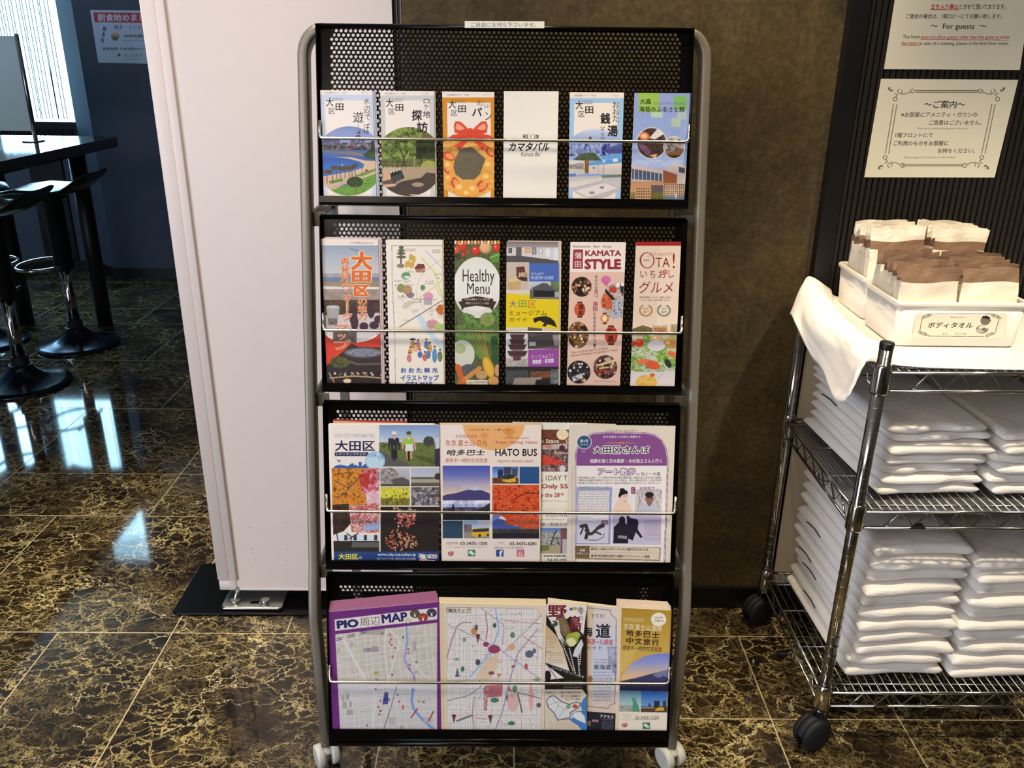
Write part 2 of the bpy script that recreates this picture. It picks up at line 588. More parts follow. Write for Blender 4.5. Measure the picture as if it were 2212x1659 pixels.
# ------------------------------------------------------------------ white steel partition
pt = thing('office_partition', (-.53, 2.08, 0), 'tall white steel partition standing on a black floor plate left of the rack', 'partition')
PY = 2.02
MB().box((-.790, PY, .046), (-.2525, PY + .06, 2.5)).build('panel', M['white_metal'], pt)
mb = MB().rbox((-.799, PY - .006, .076), (-.7655, PY + .066, 2.5), .004).rbox((-.7655, PY - .009, .076), (-.7435, PY + .069, 2.5), .003)
MB_post = mb.build('edge_post', M['white_metal'], pt)
MB().rbox((-.797, PY - .003, .042), (-.7485, PY + .064, .0735), .003).build('corner_cap', M['white_metal'], pt)
MB().box((-.7485, PY - .003, .042), (-.2525, PY + .06, .046)).build('bottom_rail', M['white_metal'], pt)
MB().rbox((-.916, 1.955, 0), (-.258, 2.201, .009), .018, 0, 5).build('base_plate', M['black'], pt)
mb = MB().rbox((-.783, 1.966, .009), (-.612, 2.06, .020), .012, 0, 5)
br = mb.build('floor_bracket', M['steel'], pt)
MB().cyl((-.748, 1.997, .019), (-.748, 2.03, .05), .0085, 14).cyl((-.748, 1.995, .019), (-.748, 1.995, .027), .014, 6).build('levelling_bolt', M['steel'], br)
mb = MB().cyl((-.664, 1.992, .019), (-.664, 1.992, .030), .0125, 6).lathe((-.664, 1.992, .019), [(.017, 0), (.017, .003)], 20, 0, True)
mb.build('fixing_bolt', M['steel'], br)
MB().box((-.705, 1.985, .0185), (-.682, 1.997, .0206)).build('slot', M['black'], br)
mb = MB()
for px, py in ((545, 1185), (552, 1209), (622, 1187), (618, 1210), (540, 1139), (617, 1140)):
    c = on_y(px, py, PY)
    mb.lathe((c[0], PY - .0003, c[2]), [(.0012, 0), (.0012, .0001)], 8)
    q = mb.v[-16:]
    mb.v[-16:] = [(c[0] + (a - c[0]), PY - .0004, c[2] + (b - PY + .0003)) for a, b, _ in q]
    mb.add([(c[0] + .0012 * math.cos(t), PY - .0005, c[2] + .0012 * math.sin(t)) for t in np.linspace(0, 6.28, 8)[:-1]], [tuple(range(7))])
mb.build('screw', M['black'], pt)

# ------------------------------------------------------------------ bar table and stools
TZ = 1.02
tb = thing('bar_table', (-2.5, 3.7, 0), 'high black bar table with glossy top by the windows', 'table')
MB().rbox((-2.94, 2.75, TZ - .052), (-2.085, 4.72, TZ), .006).build('table_top', M['table'], tb)
for x, y in ((-2.272, 4.62), (-2.715, 4.62), (-2.272, 2.86), (-2.715, 2.86)):
    MB().cyl((x, y, 0), (x, y, TZ - .05), .042, 24).build('leg', M['black_matte'], tb)
dv = thing('table_divider', (-2.42, 4.42, TZ), 'pale grey-green divider board on a metal pole standing on the bar table', 'divider')
MB().box((-2.93, 4.415, TZ + .05), (-2.372, 4.421, TZ + .49)).build('board', M['board'], dv)
MB().cyl((-2.362, 4.418, TZ + .006), (-2.362, 4.418, TZ + .5), .0105, 14).build('pole', M['steel'], dv)
MB().rbox((-2.41, 4.36, TZ), (-2.33, 4.46, TZ + .006), .02).build('foot', M['steel'], dv)


def make_stool(cx, cy, label):
    st = thing('bar_stool', (cx, cy, 0), label, 'stool', 'black bar stools at the high table')
    prof = [(-.215, .765), (-.20, .785), (-.16, .808), (-.08, .818), (0, .815), (.09, .812), (.135, .822), (.17, .845), (.2, .868), (.235, .89)]
    n = 15
    top, bot = [], []
    for x, z in prof:
        ends = abs(x - .01) / .225
        hw = .195 * (1 - .35 * max(0, ends - .45) ** 2 / .3)
        rt, rb = [], []
        for k in range(n):
            v = -1 + 2 * k / (n - 1)
            lift = .012 * v * v
            e = .012 * (1 - abs(v) ** 6)
            rt.append((cx + x, cy + v * hw, z + lift + e - .006))
            rb.append((cx + x + .004, cy + v * hw * .99, z + lift - e - .010))
        top.append(rt)
        bot.append(rb)
    rings = [t + b[::-1] for t, b in zip(top, bot)]
    MB().loft(rings, 0, True, True).build('seat', M['stool'], st)
    MB().lathe((cx, cy, 0), [(.075, .785), (.07, .77), (.047, .76), (.045, .41), (.03, .405)], 24).build('lift_cover', M['black_matte'], st)
    MB().cyl((cx, cy, .10), (cx, cy, .415), .028, 24).build('pole', M['chrome'], st)
    MB().lathe((cx, cy, 0), [(.028, .142), (.037, .14), (.037, .105), (.05, .102)], 24).build('collar', M['black_matte'], st)
    MB().lathe((cx, cy, 0), [(.2, 0), (.203, .004), (.2, .011), (.17, .018), (.12, .032), (.085, .05), (.06, .075), (.052, .086), (.049, .098), (.03, .104)], 48).build('base', M['stoolbase'], st)
    ring = [(cx - .105 + .115 * math.cos(t), cy + .15 * math.sin(t), .43) for t in np.linspace(0, 2 * math.pi, 33)[:-1]]
    MB().tube(ring, .009, 8, closed=True).tube([(cx - .01, cy - .14, .43), (cx, cy, .425), (cx - .01, cy + .14, .43)], .008, 8).build('footrest', M['chrome'], st)
    return st


make_stool(-2.247, 4.25, 'black bar stool on the aisle side of the table, its round base fully in view')
s2 = make_stool(-2.23, 3.68, 'black bar stool nearest the camera, cut by the photo edge')
s3 = make_stool(-2.735, 4.27, 'black bar stool behind, on the far side of the high table')
s3.rotation_euler = (0, 0, math.pi)

# ------------------------------------------------------------------ brochure rack
# rack plane: x across, s up the slope, n out of the plane towards the room
RK_A = math.atan(.247)
RK_P = np.array([0, 1.383, .150])
RK_S = np.array([0, math.sin(RK_A), math.cos(RK_A)])
RK_N = np.array([0, -math.cos(RK_A), math.sin(RK_A)])


def rk(x, s, n=0.):
    return np.array([x, 0, 0]) + RK_P + RK_S * s + RK_N * n


def rk_px(x, y, n=0.):
    """photo pixel -> (x, s) on the rack plane lifted by n"""
    p = on_plane(x, y, RK_P + RK_N * n, RK_N)
    return p[0], float(np.dot(p - RK_P - RK_N * n, RK_S))


def s_at(y, n=0., x=1092):
    return rk_px(x, y, n)[1]


XL, XR = -.359, .351
rack = thing('brochure_rack', (0, 1.6, 0), 'four-tier black perforated brochure rack with silver tube sides', 'brochure rack')


def rbox_rk(mb, x0, x1, s0, s1, n0, n1, mat=0):
    return mb.hexa([rk(x0, s0, n0), rk(x1, s0, n0), rk(x1, s1, n0), rk(x0, s1, n0), rk(x0, s0, n1), rk(x1, s0, n1), rk(x1, s1, n1), rk(x0, s1, n1)], mat)


def perforated(mb, x0, x1, s0, s1, nf, nb, pitch=.00905, r=.00305):
    """sheet with a staggered field of real round holes"""
    rp = pitch * .866
    rows = int((s1 - s0) / rp)
    cols = int((x1 - x0) / pitch)
    S1 = s1
    S0 = s1 - rows * rp
    hw, hh = pitch / 2, rp / 2
    ang = [2 * math.pi * k / 16 for k in range(16)]
    cir = [(r * math.cos(a), r * math.sin(a)) for a in ang]
    rec = [(hw, 0), (hw, hh / 2), (hw, hh), (hw / 2, hh), (0, hh), (-hw / 2, hh), (-hw, hh), (-hw, hh / 2), (-hw, 0), (-hw, -hh / 2), (-hw, -hh), (-hw / 2, -hh), (0, -hh), (hw / 2, -hh), (hw, -hh), (hw, -hh / 2)]
    X0 = (x0 + x1) / 2 - cols * pitch / 2
    fcs = []
    for k in range(16):
        a, b = k, (k + 1) % 16
        fcs += [(a, b, 16 + b, 16 + a), (16 + a, 16 + b, 32 + b, 32 + a)]
    for j in range(rows):
        sc = S1 - (j + .5) * rp
        odd = j % 2
        n = cols - odd
        for i in range(n):
            xc = X0 + (i + .5 + odd * .5) * pitch
            mb.add([rk(xc + a, sc + b, nf) for a, b in rec] + [rk(xc + a, sc + b, nf) for a, b in cir] + [rk(xc + a, sc + b, nb) for a, b in cir], fcs)
        xa = X0 + odd * pitch / 2
        xb = xa + n * pitch
        for p, q in ((x0, xa), (xb, x1)):
            if q - p > 1e-5:
                mb.add([rk(p, sc - hh, nf), rk(q, sc - hh, nf), rk(q, sc + hh, nf), rk(p, sc + hh, nf)], [(0, 1, 2, 3)])
    return S0


TIERS = [  # top edge, first hole row, lip top, lip bottom, rail (photo rows at mid-rack)
    (50, 66, 427, 447, 303),
    (466, 485, 831, 850, 717),
    (870, 888, 1213, 1233, 1107),
    (1244, 1266, 1577, 1602, 1475)]
TS = []
NP = -.021                       # sheet depth behind the front plane
for ti, (yt, yh, yl, yb, yr) in enumerate(TIERS):
    st, sh, sl, sb, sr = s_at(yt), s_at(yh, NP), s_at(yl), s_at(yb), s_at(yr, .004)
    TS.append((st, sh, sl, sb, sr))
    mb = MB()
    s_low = perforated(mb, XL + .019, XR - .016, sb + .012, sh, NP, NP - .0016)
    rbox_rk(mb, XL, XR, sh, st - .004, NP - .0016, NP)
    rbox_rk(mb, XL, XL + .019, sb, sh, NP - .0016, NP)
    rbox_rk(mb, XR - .016, XR, sb, sh, NP - .0016, NP)
    rbox_rk(mb, XL + .019, XR - .016, sb, s_low, NP - .0016, NP)
    pn = mb.build('back_panel', M['black'], rack)
    # rolled top edge
    MB().tube([rk(XL, st - .004, NP + .004), rk(XR, st - .004, NP + .004)], .0045, 12).build('rolled_edge', M['black'], pn)
    for xa in (XL, XR - .0018):
        mb = MB()
        rbox_rk(mb, xa, xa + .0018, sb, st - .004, NP, -.0005)
        mb.build('side_flange', M['black'], rack)
    mb = MB()
    rbox_rk(mb, XL + .002, XR - .002, sb, sl, -.0015, 0)
    rbox_rk(mb, XL + .002, XR - .002, sb, sb + .0015, NP, -.0015)
    MB_l = mb
    mb.tube([rk(XL + .002, sb + .003, -.0008), rk(XR - .002, sb + .003, -.0008)], .003, 10)
    mb.build('tray', M['black'], rack)
    w = .0029
    up = .034
    ends = lambda X, q: [rk(X + q * .0035, sr + up, -.0026), rk(X + q * .0038, sr + up * .4, -.0024), rk(X + q * .0044, sr + .008, .001), rk(X + q * .007, sr + .0015, .0045), rk(X + q * .013, sr, .005)]
    path = ends(XL, 1) + ends(XR, -1)[::-1]
    MB().tube(path, w, 12).build('retaining_rail', M['silver_bar'], rack)
# lower tube under the last tray
sb4 = TS[3][3]
MB().tube([rk(XL, sb4 - .008, -.008), rk(XR, sb4 - .008, -.008)], .0075, 16).build('cross_tube', M['black'], rack)
# printed strip stuck on the top edge
LABEL_STRIP = [rk_px(1004, 45.5, -.008), rk_px(1176, 60.5, -.008)]

for sgn, nm in ((-1, 'left'), (1, 'right')):
    xo = .4025 if sgn < 0 else .3935

    def fr(x, s, n=-.050):
        return rk(sgn * x, s, n)
    s_k = (.417 - RK_P[2]) / math.cos(RK_A)
    s_t = s_at(110, -.03)
    hw = .0105
    P = [np.array([sgn * (xo - hw - .010), 1.425 + .02, .052]), np.array([sgn * (xo - hw - .004), 1.447 + .02, .24])]
    k0, k1 = np.array([sgn * (xo - hw), 1.4585 + .02, .36]), fr(xo - hw, s_k + .06)
    kc = fr(xo - hw, s_k) * .5 + np.array([sgn * (xo - hw), 1.462 + .02, .415]) * .5
    for t in np.linspace(0, 1, 7):
        P.append(k0 * (1 - t) ** 2 + 2 * kc * t * (1 - t) + k1 * t * t)
    R = .050
    for t in np.linspace(0, 1, 5)[1:]:
        P.append(k1 * (1 - t) + fr(xo - hw, s_t - .012) * t)
    for t in np.linspace(0, math.pi / 2, 9)[1:]:
        P.append(fr(xo - hw - R * (1 - math.cos(t)) * .72, s_t - .012 + R * math.sin(t)))
    P.append(fr(xo - hw - R * .72 - .010, s_t - .012 + R, -.045))
    # section: 21 mm wide across, 40 mm deep; the side vector follows the bend in the x-s plane
    Pn = [np.asarray(p, float) for p in P]
    rings = []
    for i, p in enumerate(Pn):
        t = Pn[min(i + 1, len(Pn) - 1)] - Pn[max(i - 1, 0)]
        t /= np.linalg.norm(t)
        n = RK_N - t * np.dot(RK_N, t)
        n /= np.linalg.norm(n)
        u = np.cross(t, n)
        ring = []
        for k in range(24):
            a = 2 * math.pi * k / 24
            cx, cs = math.cos(a), math.sin(a)
            ring.append(p + u * hw * np.sign(cx) * abs(cx) ** .45 + n * .020 * np.sign(cs) * abs(cs) ** .45)
        rings.append(ring)
    tube = MB().loft(rings, 0, True, True).build('side_tube', M['silver'], rack)
    # end collar where the tube meets the top tier
    a, b = P[-1], np.array(rk(sgn * (abs(XL if sgn < 0 else XR) - .002), TS[0][0] - .012, NP - .006))
    MB().tube([a, b], .011, 14).build('end_cap', M['black'], rack)
    xr = sgn * (xo - .018)
    MB().box((xr - .009, 1.885, .05), (xr + .009, 1.91, 1.30)).build('rear_post', M['arm'], rack)
    for ti in range(3):
        yb = TIERS[ti][3]
        q = rk(xr, TS[ti][3] - .018, -.05)
        mb = MB()
        mb.box((xr - .003, q[1], q[2] - .020), (xr + .003, 1.90, q[2] + .008))
        x_in = (XL + .003) if sgn < 0 else (XR - .003)
        g = rk(x_in, TS[ti][3] - .004, NP - .001)
        mb.hexa([(min(xr, x_in), q[1] + .0, q[2] - .020), (max(xr, x_in), q[1] + .0, q[2] - .020), (max(xr, x_in), q[1] + .003, q[2] - .020), (min(xr, x_in), q[1] + .003, q[2] - .020), (min(xr, x_in), q[1] + .0, q[2] + .008), (max(xr, x_in), q[1] + .0, q[2] + .008), (max(xr, x_in), q[1] + .003, q[2] + .008), (min(xr, x_in), q[1] + .003, q[2] + .008)])
        mb.build('side_arm', M['arm'], rack)
    foot = P[0]
    mb = MB().box((sgn * (xo - hw - .010) - .009, 1.43, .052), (sgn * (xo - hw - .010) + .009, 1.91, .066))
    mb.build('base_arm', M['arm'], rack)
    for yy in (1.437, 1.895):
        cx = sgn * (xo - hw - .010)
        cst = MB().lathe((cx, yy, 0), [(.011, .064), (.011, .05), (.017, .048), (.019, .04)], 20)
        cst = cst.build('caster', M['caster'], rack)
        ca, sa = math.cos(.5), math.sin(.5)
        for q in (-1, 1):
            c = np.array([cx + ca * q * .0155 - sa * .012 * 0, yy + sa * q * .0155, .0265])
            ax = np.array([ca, sa, 0.])
            prof = [(-.0095, .02), (-.008, .0255), (-.003, .0265), (.003, .0265), (.008, .0255), (.0095, .02)]
            v = np.cross(ax, (0, 0, 1.))
            rings = [[c + ax * d + (v * math.cos(t) + np.array([0, 0, 1.]) * math.sin(t)) * r for t in np.linspace(0, 2 * math.pi, 29)[:-1]] for d, r in prof]
            MB().loft(rings, 0, True, True).build('wheel', M['caster'], cst)

# ------------------------------------------------------------------ chrome wire shelf
SX0, SX1, SY0, SY1 = .716, 1.60, 1.50, 1.95
ws = thing('wire_shelf', (1.16, 1.72, 0), 'three-tier chrome wire shelf on black casters holding folded white robes', 'wire shelf')
for x in (SX0, SX1):
    for y in (SY0, SY1):
        pst = MB().lathe((x, y, 0), [(.0127, .082), (.0127, .958)], 28, 0, True)
        z = .1
        while z < .95:
            pst.lathe((x, y, 0), [(.0126, z - .0007), (.01295, z - .0004), (.01295, z + .0004), (.0126, z + .0007)], 28, 1)
            z += .0254
        pst = pst.build('post', [M['chrome'], M['steel']], ws)
        MB().lathe((x, y, 0), [(.0133, .955), (.0136, .964), (.0125, .967), (.0001, .968)], 24).build('post_cap', M['black_matte'], pst)
        for zt in (.913, .613, .156):
            MB().lathe((x, y, 0), [(.0128, zt + .012), (.0152, zt + .011), (.0158, zt + .004), (.0165, zt - .002), (.0175, zt - .044), (.0165, zt - .048), (.0128, zt - .048)], 24).build('collar', M['chrome'], pst)
        cs = MB().lathe((x, y, 0), [(.0125, .084), (.0125, .070), (.02, .066), (.022, .055)], 20, 0, True)
        ax = np.array([.42, -.90, .0])
        ax /= np.linalg.norm(ax)
        v = np.cross(ax, (0, 0, 1.))
        wc = np.array([x - .012, y - .004, .041])
        hood = []
        for d in (-.018, -.016, .016, .018):
            rr = .0425 if abs(d) < .017 else .039
            hood.append([wc + ax * d * .55 + (v * math.cos(t) + np.array([0, 0, 1.]) * math.sin(t)) * rr for t in np.linspace(.1, math.pi + .3, 20)])
        cs.loft(hood, 0, True, False, closed=False)
        cs = cs.build('caster', M['rubber'], ws)
        for q in (-1, 1):
            prof = [(0, .001), (.001, .030), (.004, .0365), (.010, .0405), (.0155, .0405), (.018, .038)]
            c = wc + ax * q * .004
            rings = [[c + ax * q * (.022 - d) + (v * math.cos(t) + np.array([0, 0, 1.]) * math.sin(t)) * r for t in np.linspace(0, 2 * math.pi, 37)[:-1]] for d, r in prof]
            MB().loft(rings, 0, True, True).build('wheel', M['rubber'], cs)
for zi, zt in enumerate((.913, .613, .156)):
    mb = MB()
    a, b, c, d = SX0, SX1, SY0, SY1
    o = .010
    for z, r in ((zt - .004, .0036), (zt - .041, .0033)):
        mb.cyl((a + .014, c - .006, z), (b - .014, c - .006, z), r, 10).cyl((a + .014, d + .006, z), (b - .014, d + .006, z), r, 10)
        mb.cyl((a - .006, c + .014, z), (a - .006, d - .014, z), r, 10).cyl((b + .006, c + .014, z), (b + .006, d - .014, z), r, 10)

    def zig(p, q, n, r=.0022):
        p, q = np.array(p), np.array(q)
        pts = []
        for k in range(n + 1):
            t = k / n
            w = p * (1 - t) + q * t
            w[2] = zt - .006 if k % 2 else zt - .039
            pts.append(w)
        mb.tube(pts, r, 6)
    for y in (c - .0045, d + .0045):
        zig((a + .06, y, 0), (b - .06, y, 0), 26)
    for x in (a - .0045, b + .0045):
        zig((x, c + .04, 0), (x, d - .04, 0), 12)
    mb.build('shelf_frame', M['chrome'], ws)
    mb = MB()
    x = a + .012
    while x < b - .005:
        mb.cyl((x, c - .008, zt - .0015), (x, d + .006, zt - .0015), .0014, 6)
        x += .0186
    for y in (c + .022, c + .15, c + .29, d - .03):
        mb.cyl((a - .006, y, zt - .0045), (b + .006, y, zt - .0045), .002, 8)
    mb.build('wire_deck', M['chrome'], ws)
    if zi:
        tg = on_y(1985 if zi == 1 else 1907, 1137 if zi == 1 else 1512, SY0 - .012)
        mb = MB()
        mb.add([(tg[0] - .016, SY0 - .0115, zt - .041), (tg[0] + .016, SY0 - .0115, zt - .041), (tg[0] + .006, SY0 - .0115, zt - .028), (tg[0] - .006, SY0 - .0115, zt - .028), (tg[0] - .016, SY0 - .0085, zt - .041), (tg[0] + .016, SY0 - .0085, zt - .041), (tg[0] + .006, SY0 - .0085, zt - .028), (tg[0] - .006, SY0 - .0085, zt - .028)], [(0, 1, 2, 3), (7, 6, 5, 4), (0, 4, 5, 1), (1, 5, 6, 2), (2, 6, 7, 3), (3, 7, 4, 0)])
        mb.box((tg[0] - .013, SY0 - .0125, zt - .0405), (tg[0] + .013, SY0 - .0113, zt - .0345), 1)
        mb.build('badge', [M['black_matte'], M['steel']], ws)
MB().box((SX0 + .005, SY0 + .004, .6030), (SX1 - .005, SY1 - .004, .6045)).build('liner', M['liner'], ws)
MB().box((.742, 1.9645, .115), (1.59, 1.9685, .868)).build('back_board', M['cream'], ws)


# ------------------------------------------------------------------ folded robes
def ribbed_cotton():
    m, nt, p = nodes('ribbed_white_cotton')
    L = nt.links
    tc = N(nt, 'ShaderNodeTexCoord')
    wv = N(nt, 'ShaderNodeTexWave', wave_type='BANDS', bands_direction='Z', Scale=95., Distortion=1.2, Detail=2.)
    wv.inputs['Detail Scale'].default_value = 3
    L.new(tc.outputs['Object'], wv.inputs['Vector'])
    nz = N(nt, 'ShaderNodeTexNoise', Scale=26., Detail=5.)
    L.new(tc.outputs['Object'], nz.inputs['Vector'])
    b1 = N(nt, 'ShaderNodeBump', Strength=.35, Distance=.0012)
    L.new(wv.outputs['Fac'], b1.inputs['Height'])
    b2 = N(nt, 'ShaderNodeBump', Strength=.5, Distance=.006)
    L.new(nz.outputs['Fac'], b2.inputs['Height'])
    L.new(b1.outputs[0], b2.inputs['Normal'])
    L.new(b2.outputs[0], p.inputs['Normal'])
    p.inputs['Base Color'].default_value = (*lin((240, 238, 236)), 1)
    p.inputs['Roughness'].default_value = .92
    p.inputs['Specular IOR Level'].default_value = .1
    return m


M['robe'] = ribbed_cotton()


def robe_mesh(w, d, t, seed, leaves=3):
    """a garment folded into a soft slab: several leaves whose folds round over at the front and sides"""
    rng = random.Random(seed)
    mb = MB()
    tl = t / leaves
    for q in range(leaves):
        z0 = q * tl
        nx, nr = 30, 34
        zz = smooth_noise((nx, 1 + nr), (4, 3), seed * 11 + q, .0016)
        yy = smooth_noise((nx, 1), (4, 1), seed * 7 + q, .006)
        ww = w * (1 - .04 * rng.random())
        dd = d * (1 - .03 * rng.random())
        y_off = rng.uniform(-.004, .006)
        x_off = rng.uniform(-.006, .006)
        sagc = rng.uniform(.001, .004)
        rings = []
        for i in range(nx):
            u = -1 + 2 * i / (nx - 1)
            e = (1 - abs(u) ** 14) ** .5
            ring = []
            for k in range(nr):
                a = 2 * math.pi * k / nr
                ca, sa = math.cos(a), math.sin(a)
                y = math.copysign(abs(ca) ** .22, ca) * dd / 2 * (.985 + .015 * e)
                z = math.copysign(abs(sa) ** .5, sa) * tl * .56 * max(e, .15)
                front = max(0, -y / dd * 2) ** 3
                ring.append((u * ww / 2 + x_off, y + y_off + yy[i, 0] * front, z0 + tl / 2 + z + zz[i, k] * .6 - sagc * (u * u) + sagc * .4))
            rings.append(ring)
        mb.loft(rings, 0, True, True)
    v = np.asarray(mb.v)
    v[:, 2] -= v[:, 2].min()
    v[:, 2] *= t / v[:, 2].max()
    mb.v = [tuple(p) for p in v]
    me = mb.build('robe_tmp', M['robe'], origin=(0, 0, 0))
    data = me.data
    ORIGIN.pop(me)
    bpy.data.objects.remove(me)
    data.name = 'folded_robe'
    return data


ROBES = [robe_mesh(.222, .385, .0240 + .002 * (k == 2), 20 + k, 1) for k in range(4)]
ROBES3 = [robe_mesh(.226, .385, .0300 + .003 * (k % 2), 40 + k, 1) for k in range(4)]


def robe_stack(cx, cy, z, n, meshes, step, yaw, where, seed, cords=()):
    rng = random.Random(seed)
    names = {0: 'lowest', n - 1: 'topmost'}
    ords = ['lowest', 'second', 'third', 'fourth', 'fifth', 'sixth', 'seventh', 'eighth', 'ninth', 'tenth', 'eleventh']
    for k in range(n):
        o = bpy.data.objects.new('folded_robe', meshes[(k * 3 + seed) % len(meshes)])
        COL.objects.link(o)
        o.location = (cx + rng.uniform(-.007, .007), cy + rng.uniform(-.008, .008), z)
        step = max(p.co.z for p in o.data.vertices) - .0004
        z += step
        o.rotation_euler = (0, 0, yaw + rng.uniform(-.03, .03))
        ORIGIN[o] = np.array(o.location)
        w = 'topmost' if k == n - 1 else 'lowest' if k == 0 else ords[k] + ' from the bottom'
        tag(o, 'folded white robe, %s in the %s' % (w, where), 'robe', 'folded robes on the wire shelf')
        if k in cords:
            R = Matrix.Rotation(-o.rotation_euler.z, 3, 'Z')
            yb = rng.uniform(.05, .13)
            pts = [(-.116, yb - .05, step * .5), (-.1165, yb - .02, step * .62), (-.1165, yb + .012, step * .5), (-.116, yb + .03, step * .35)]
            if k == n - 1:
                pts = [(-.09, .14, step + .001), (-.1, .115, step + .0015), (-.098, .10, step + .0012), (-.06, .092, step + .001), (0.02, .09, step + .001)]
            mb = MB().tube(pts, .0013, 6)
            v = np.asarray(mb.v)
            me = bpy.data.meshes.new('drawstring')
            me.from_pydata(v.tolist(), [], mb.f)
            me.materials.append(M['cord'])
            c = bpy.data.objects.new('drawstring', me)
            COL.objects.link(c)
            c.parent = o
            ORIGIN[c] = ORIGIN[o]


robe_stack(.872, 1.732, .6145, 7, ROBES, .0238, .07, 'left stack on the middle shelf', 1, (4, 6))
robe_stack(1.108, 1.735, .6145, 6, ROBES, .0262, .03, 'right stack on the middle shelf', 2)
robe_stack(.880, 1.728, .1575, 11, ROBES3, .0298, .05, 'left stack on the bottom shelf', 3, (1, 3, 4, 7, 10))
robe_stack(1.122, 1.73, .1575, 10, ROBES3, .0318, .02, 'right stack on the bottom shelf', 4)

# ------------------------------------------------------------------ cloth on the top shelf
rows = [
    [(.664, 1.895, .900), (.676, 1.91, .925), (.697, 1.935, .958), (.724, 1.958, .9735), (.775, 1.966, .945), (.82, 1.968, .9215), (1.1, 1.968, .9195), (1.61, 1.968, .9185)],
    [(.662, 1.85, .898), (.673, 1.86, .918), (.691, 1.872, .945), (.716, 1.88, .955), (.752, 1.88, .930), (.80, 1.88, .9212), (1.1, 1.88, .9192), (1.61, 1.88, .9185)],
    [(.676, 1.755, .850), (.676, 1.765, .882), (.684, 1.775, .918), (.706, 1.78, .9345), (.750, 1.78, .9255), (.80, 1.78, .9202), (1.1, 1.78, .919), (1.61, 1.78, .9185)],
    [(.672, 1.655, .838), (.680, 1.66, .870), (.690, 1.665, .908), (.707, 1.67, .927), (.750, 1.67, .9225), (.80, 1.67, .9195), (1.1, 1.67, .9188), (1.61, 1.67, .9185)],
    [(.660, 1.560, .826), (.670, 1.560, .862), (.682, 1.558, .902), (.701, 1.558, .9225), (.765, 1.555, .9205), (.86, 1.55, .9192), (1.1, 1.55, .9187), (1.61, 1.55, .9185)],
    [(.662, 1.520, .836), (.672, 1.522, .870), (.683, 1.524, .905), (.700, 1.526, .9205), (.755, 1.510, .9195), (.86, 1.502, .9187), (1.1, 1.499, .9185), (1.61, 1.498, .9183)],
    [(.668, 1.512, .856), (.676, 1.515, .882), (.686, 1.519, .908), (.700, 1.5215, .9195), (.752, 1.500, .9187), (.86, 1.492, .9175), (1.1, 1.4905, .916), (1.61, 1.490, .916)]]


def catmull(P, n):
    P = np.asarray(P, float)
    Q = np.concatenate([[2 * P[0] - P[1]], P, [2 * P[-1] - P[-2]]])
    out = []
    for i in range(len(P) - 1):
        a, b, c, d = Q[i:i + 4]
        for t in np.linspace(0, 1, n, endpoint=False):
            out.append(.5 * (2 * b + (c - a) * t + (2 * a - 5 * b + 4 * c - d) * t * t + (3 * b - a - 3 * c + d) * t ** 3))
    out.append(P[-1])
    return np.array(out)


G = catmull(np.array(rows), 7)
G = catmull(G.transpose(1, 0, 2), 7).transpose(1, 0, 2)
h, w = G.shape[:2]
wr = smooth_noise((h, w), (7, 9), 8, .004) + smooth_noise((h, w), (16, 20), 9, .0014)
fall = np.clip((.80 - G[..., 0]) / .08, 0, 1)
G[..., 0] += wr * fall * .8
G[..., 2] += np.abs(wr) * fall * .9
mb = MB().grid(G[:, ::-1])
o = mb.build('draped_cloth', M['cloth'], origin=(1.1, 1.72, .915))
sd = o.modifiers.new('thickness', 'SOLIDIFY')
sd.thickness = .0022
sd.offset = 1
tag(o, 'white cloth covering the top of the wire shelf, its corner hanging off the left side', 'cloth')

# ------------------------------------------------------------------ plastic bins and paper packets
ZB = .9235


def make_bin(x0, x1, y0, y1, label):
    zt = 1.017
    b = thing('plastic_bin', ((x0 + x1) / 2, (y0 + y1) / 2, ZB), label, 'bin', 'milky plastic bins on the top shelf')
    t = .002

    def ring(q, z, r=.012):
        X0, X1, Y0, Y1 = x0 + q, x1 - q, y0 + q, y1 - q
        out = []
        for cx, cy, t0 in ((X1 - r, Y0 + r, -90), (X1 - r, Y1 - r, 0), (X0 + r, Y1 - r, 90), (X0 + r, Y0 + r, 180)):
            for i in range(5):
                a = math.radians(t0 + 90 * i / 4)
                out.append((cx + r * math.cos(a), cy + r * math.sin(a), z))
        return out
    tp = .006
    MB().loft([ring(tp + .004, ZB), ring(tp, ZB + .004), ring(.0015, zt - .008), ring(.0015 + t, zt - .008), ring(tp + t, ZB + .006)], 0, True, True).build('body', M['plastic'], b)
    MB().loft([ring(.0012, zt - .010), ring(-.0022, zt - .009), ring(-.0028, zt - .002), ring(-.001, zt), ring(.002, zt), ring(.0036, zt - .003), ring(.0036, zt - .010)], 0, True, False).build('rim', M['plastic'], b)
    h = MB()
    ym = (y0 + y1) / 2
    for s, x in ((-1, x0), (1, x1)):
        xx = x - s * .0034
        h.box((min(xx, xx - s * .0012 + s * .002), ym - .018, zt - .036), (max(xx, xx - s * .0012 + s * .002), ym + .018, zt - .022))
    h.build('handle_slot', M['grey_print'] if False else M['plastic'], b)
    return b


make_bin(.772, 1.032, 1.600, 1.765, 'milky plastic bin with a framed sticker, full of brown-topped packets')
make_bin(.780, 1.046, 1.780, 1.945, 'milky plastic bin at the back, full of tall white packets')


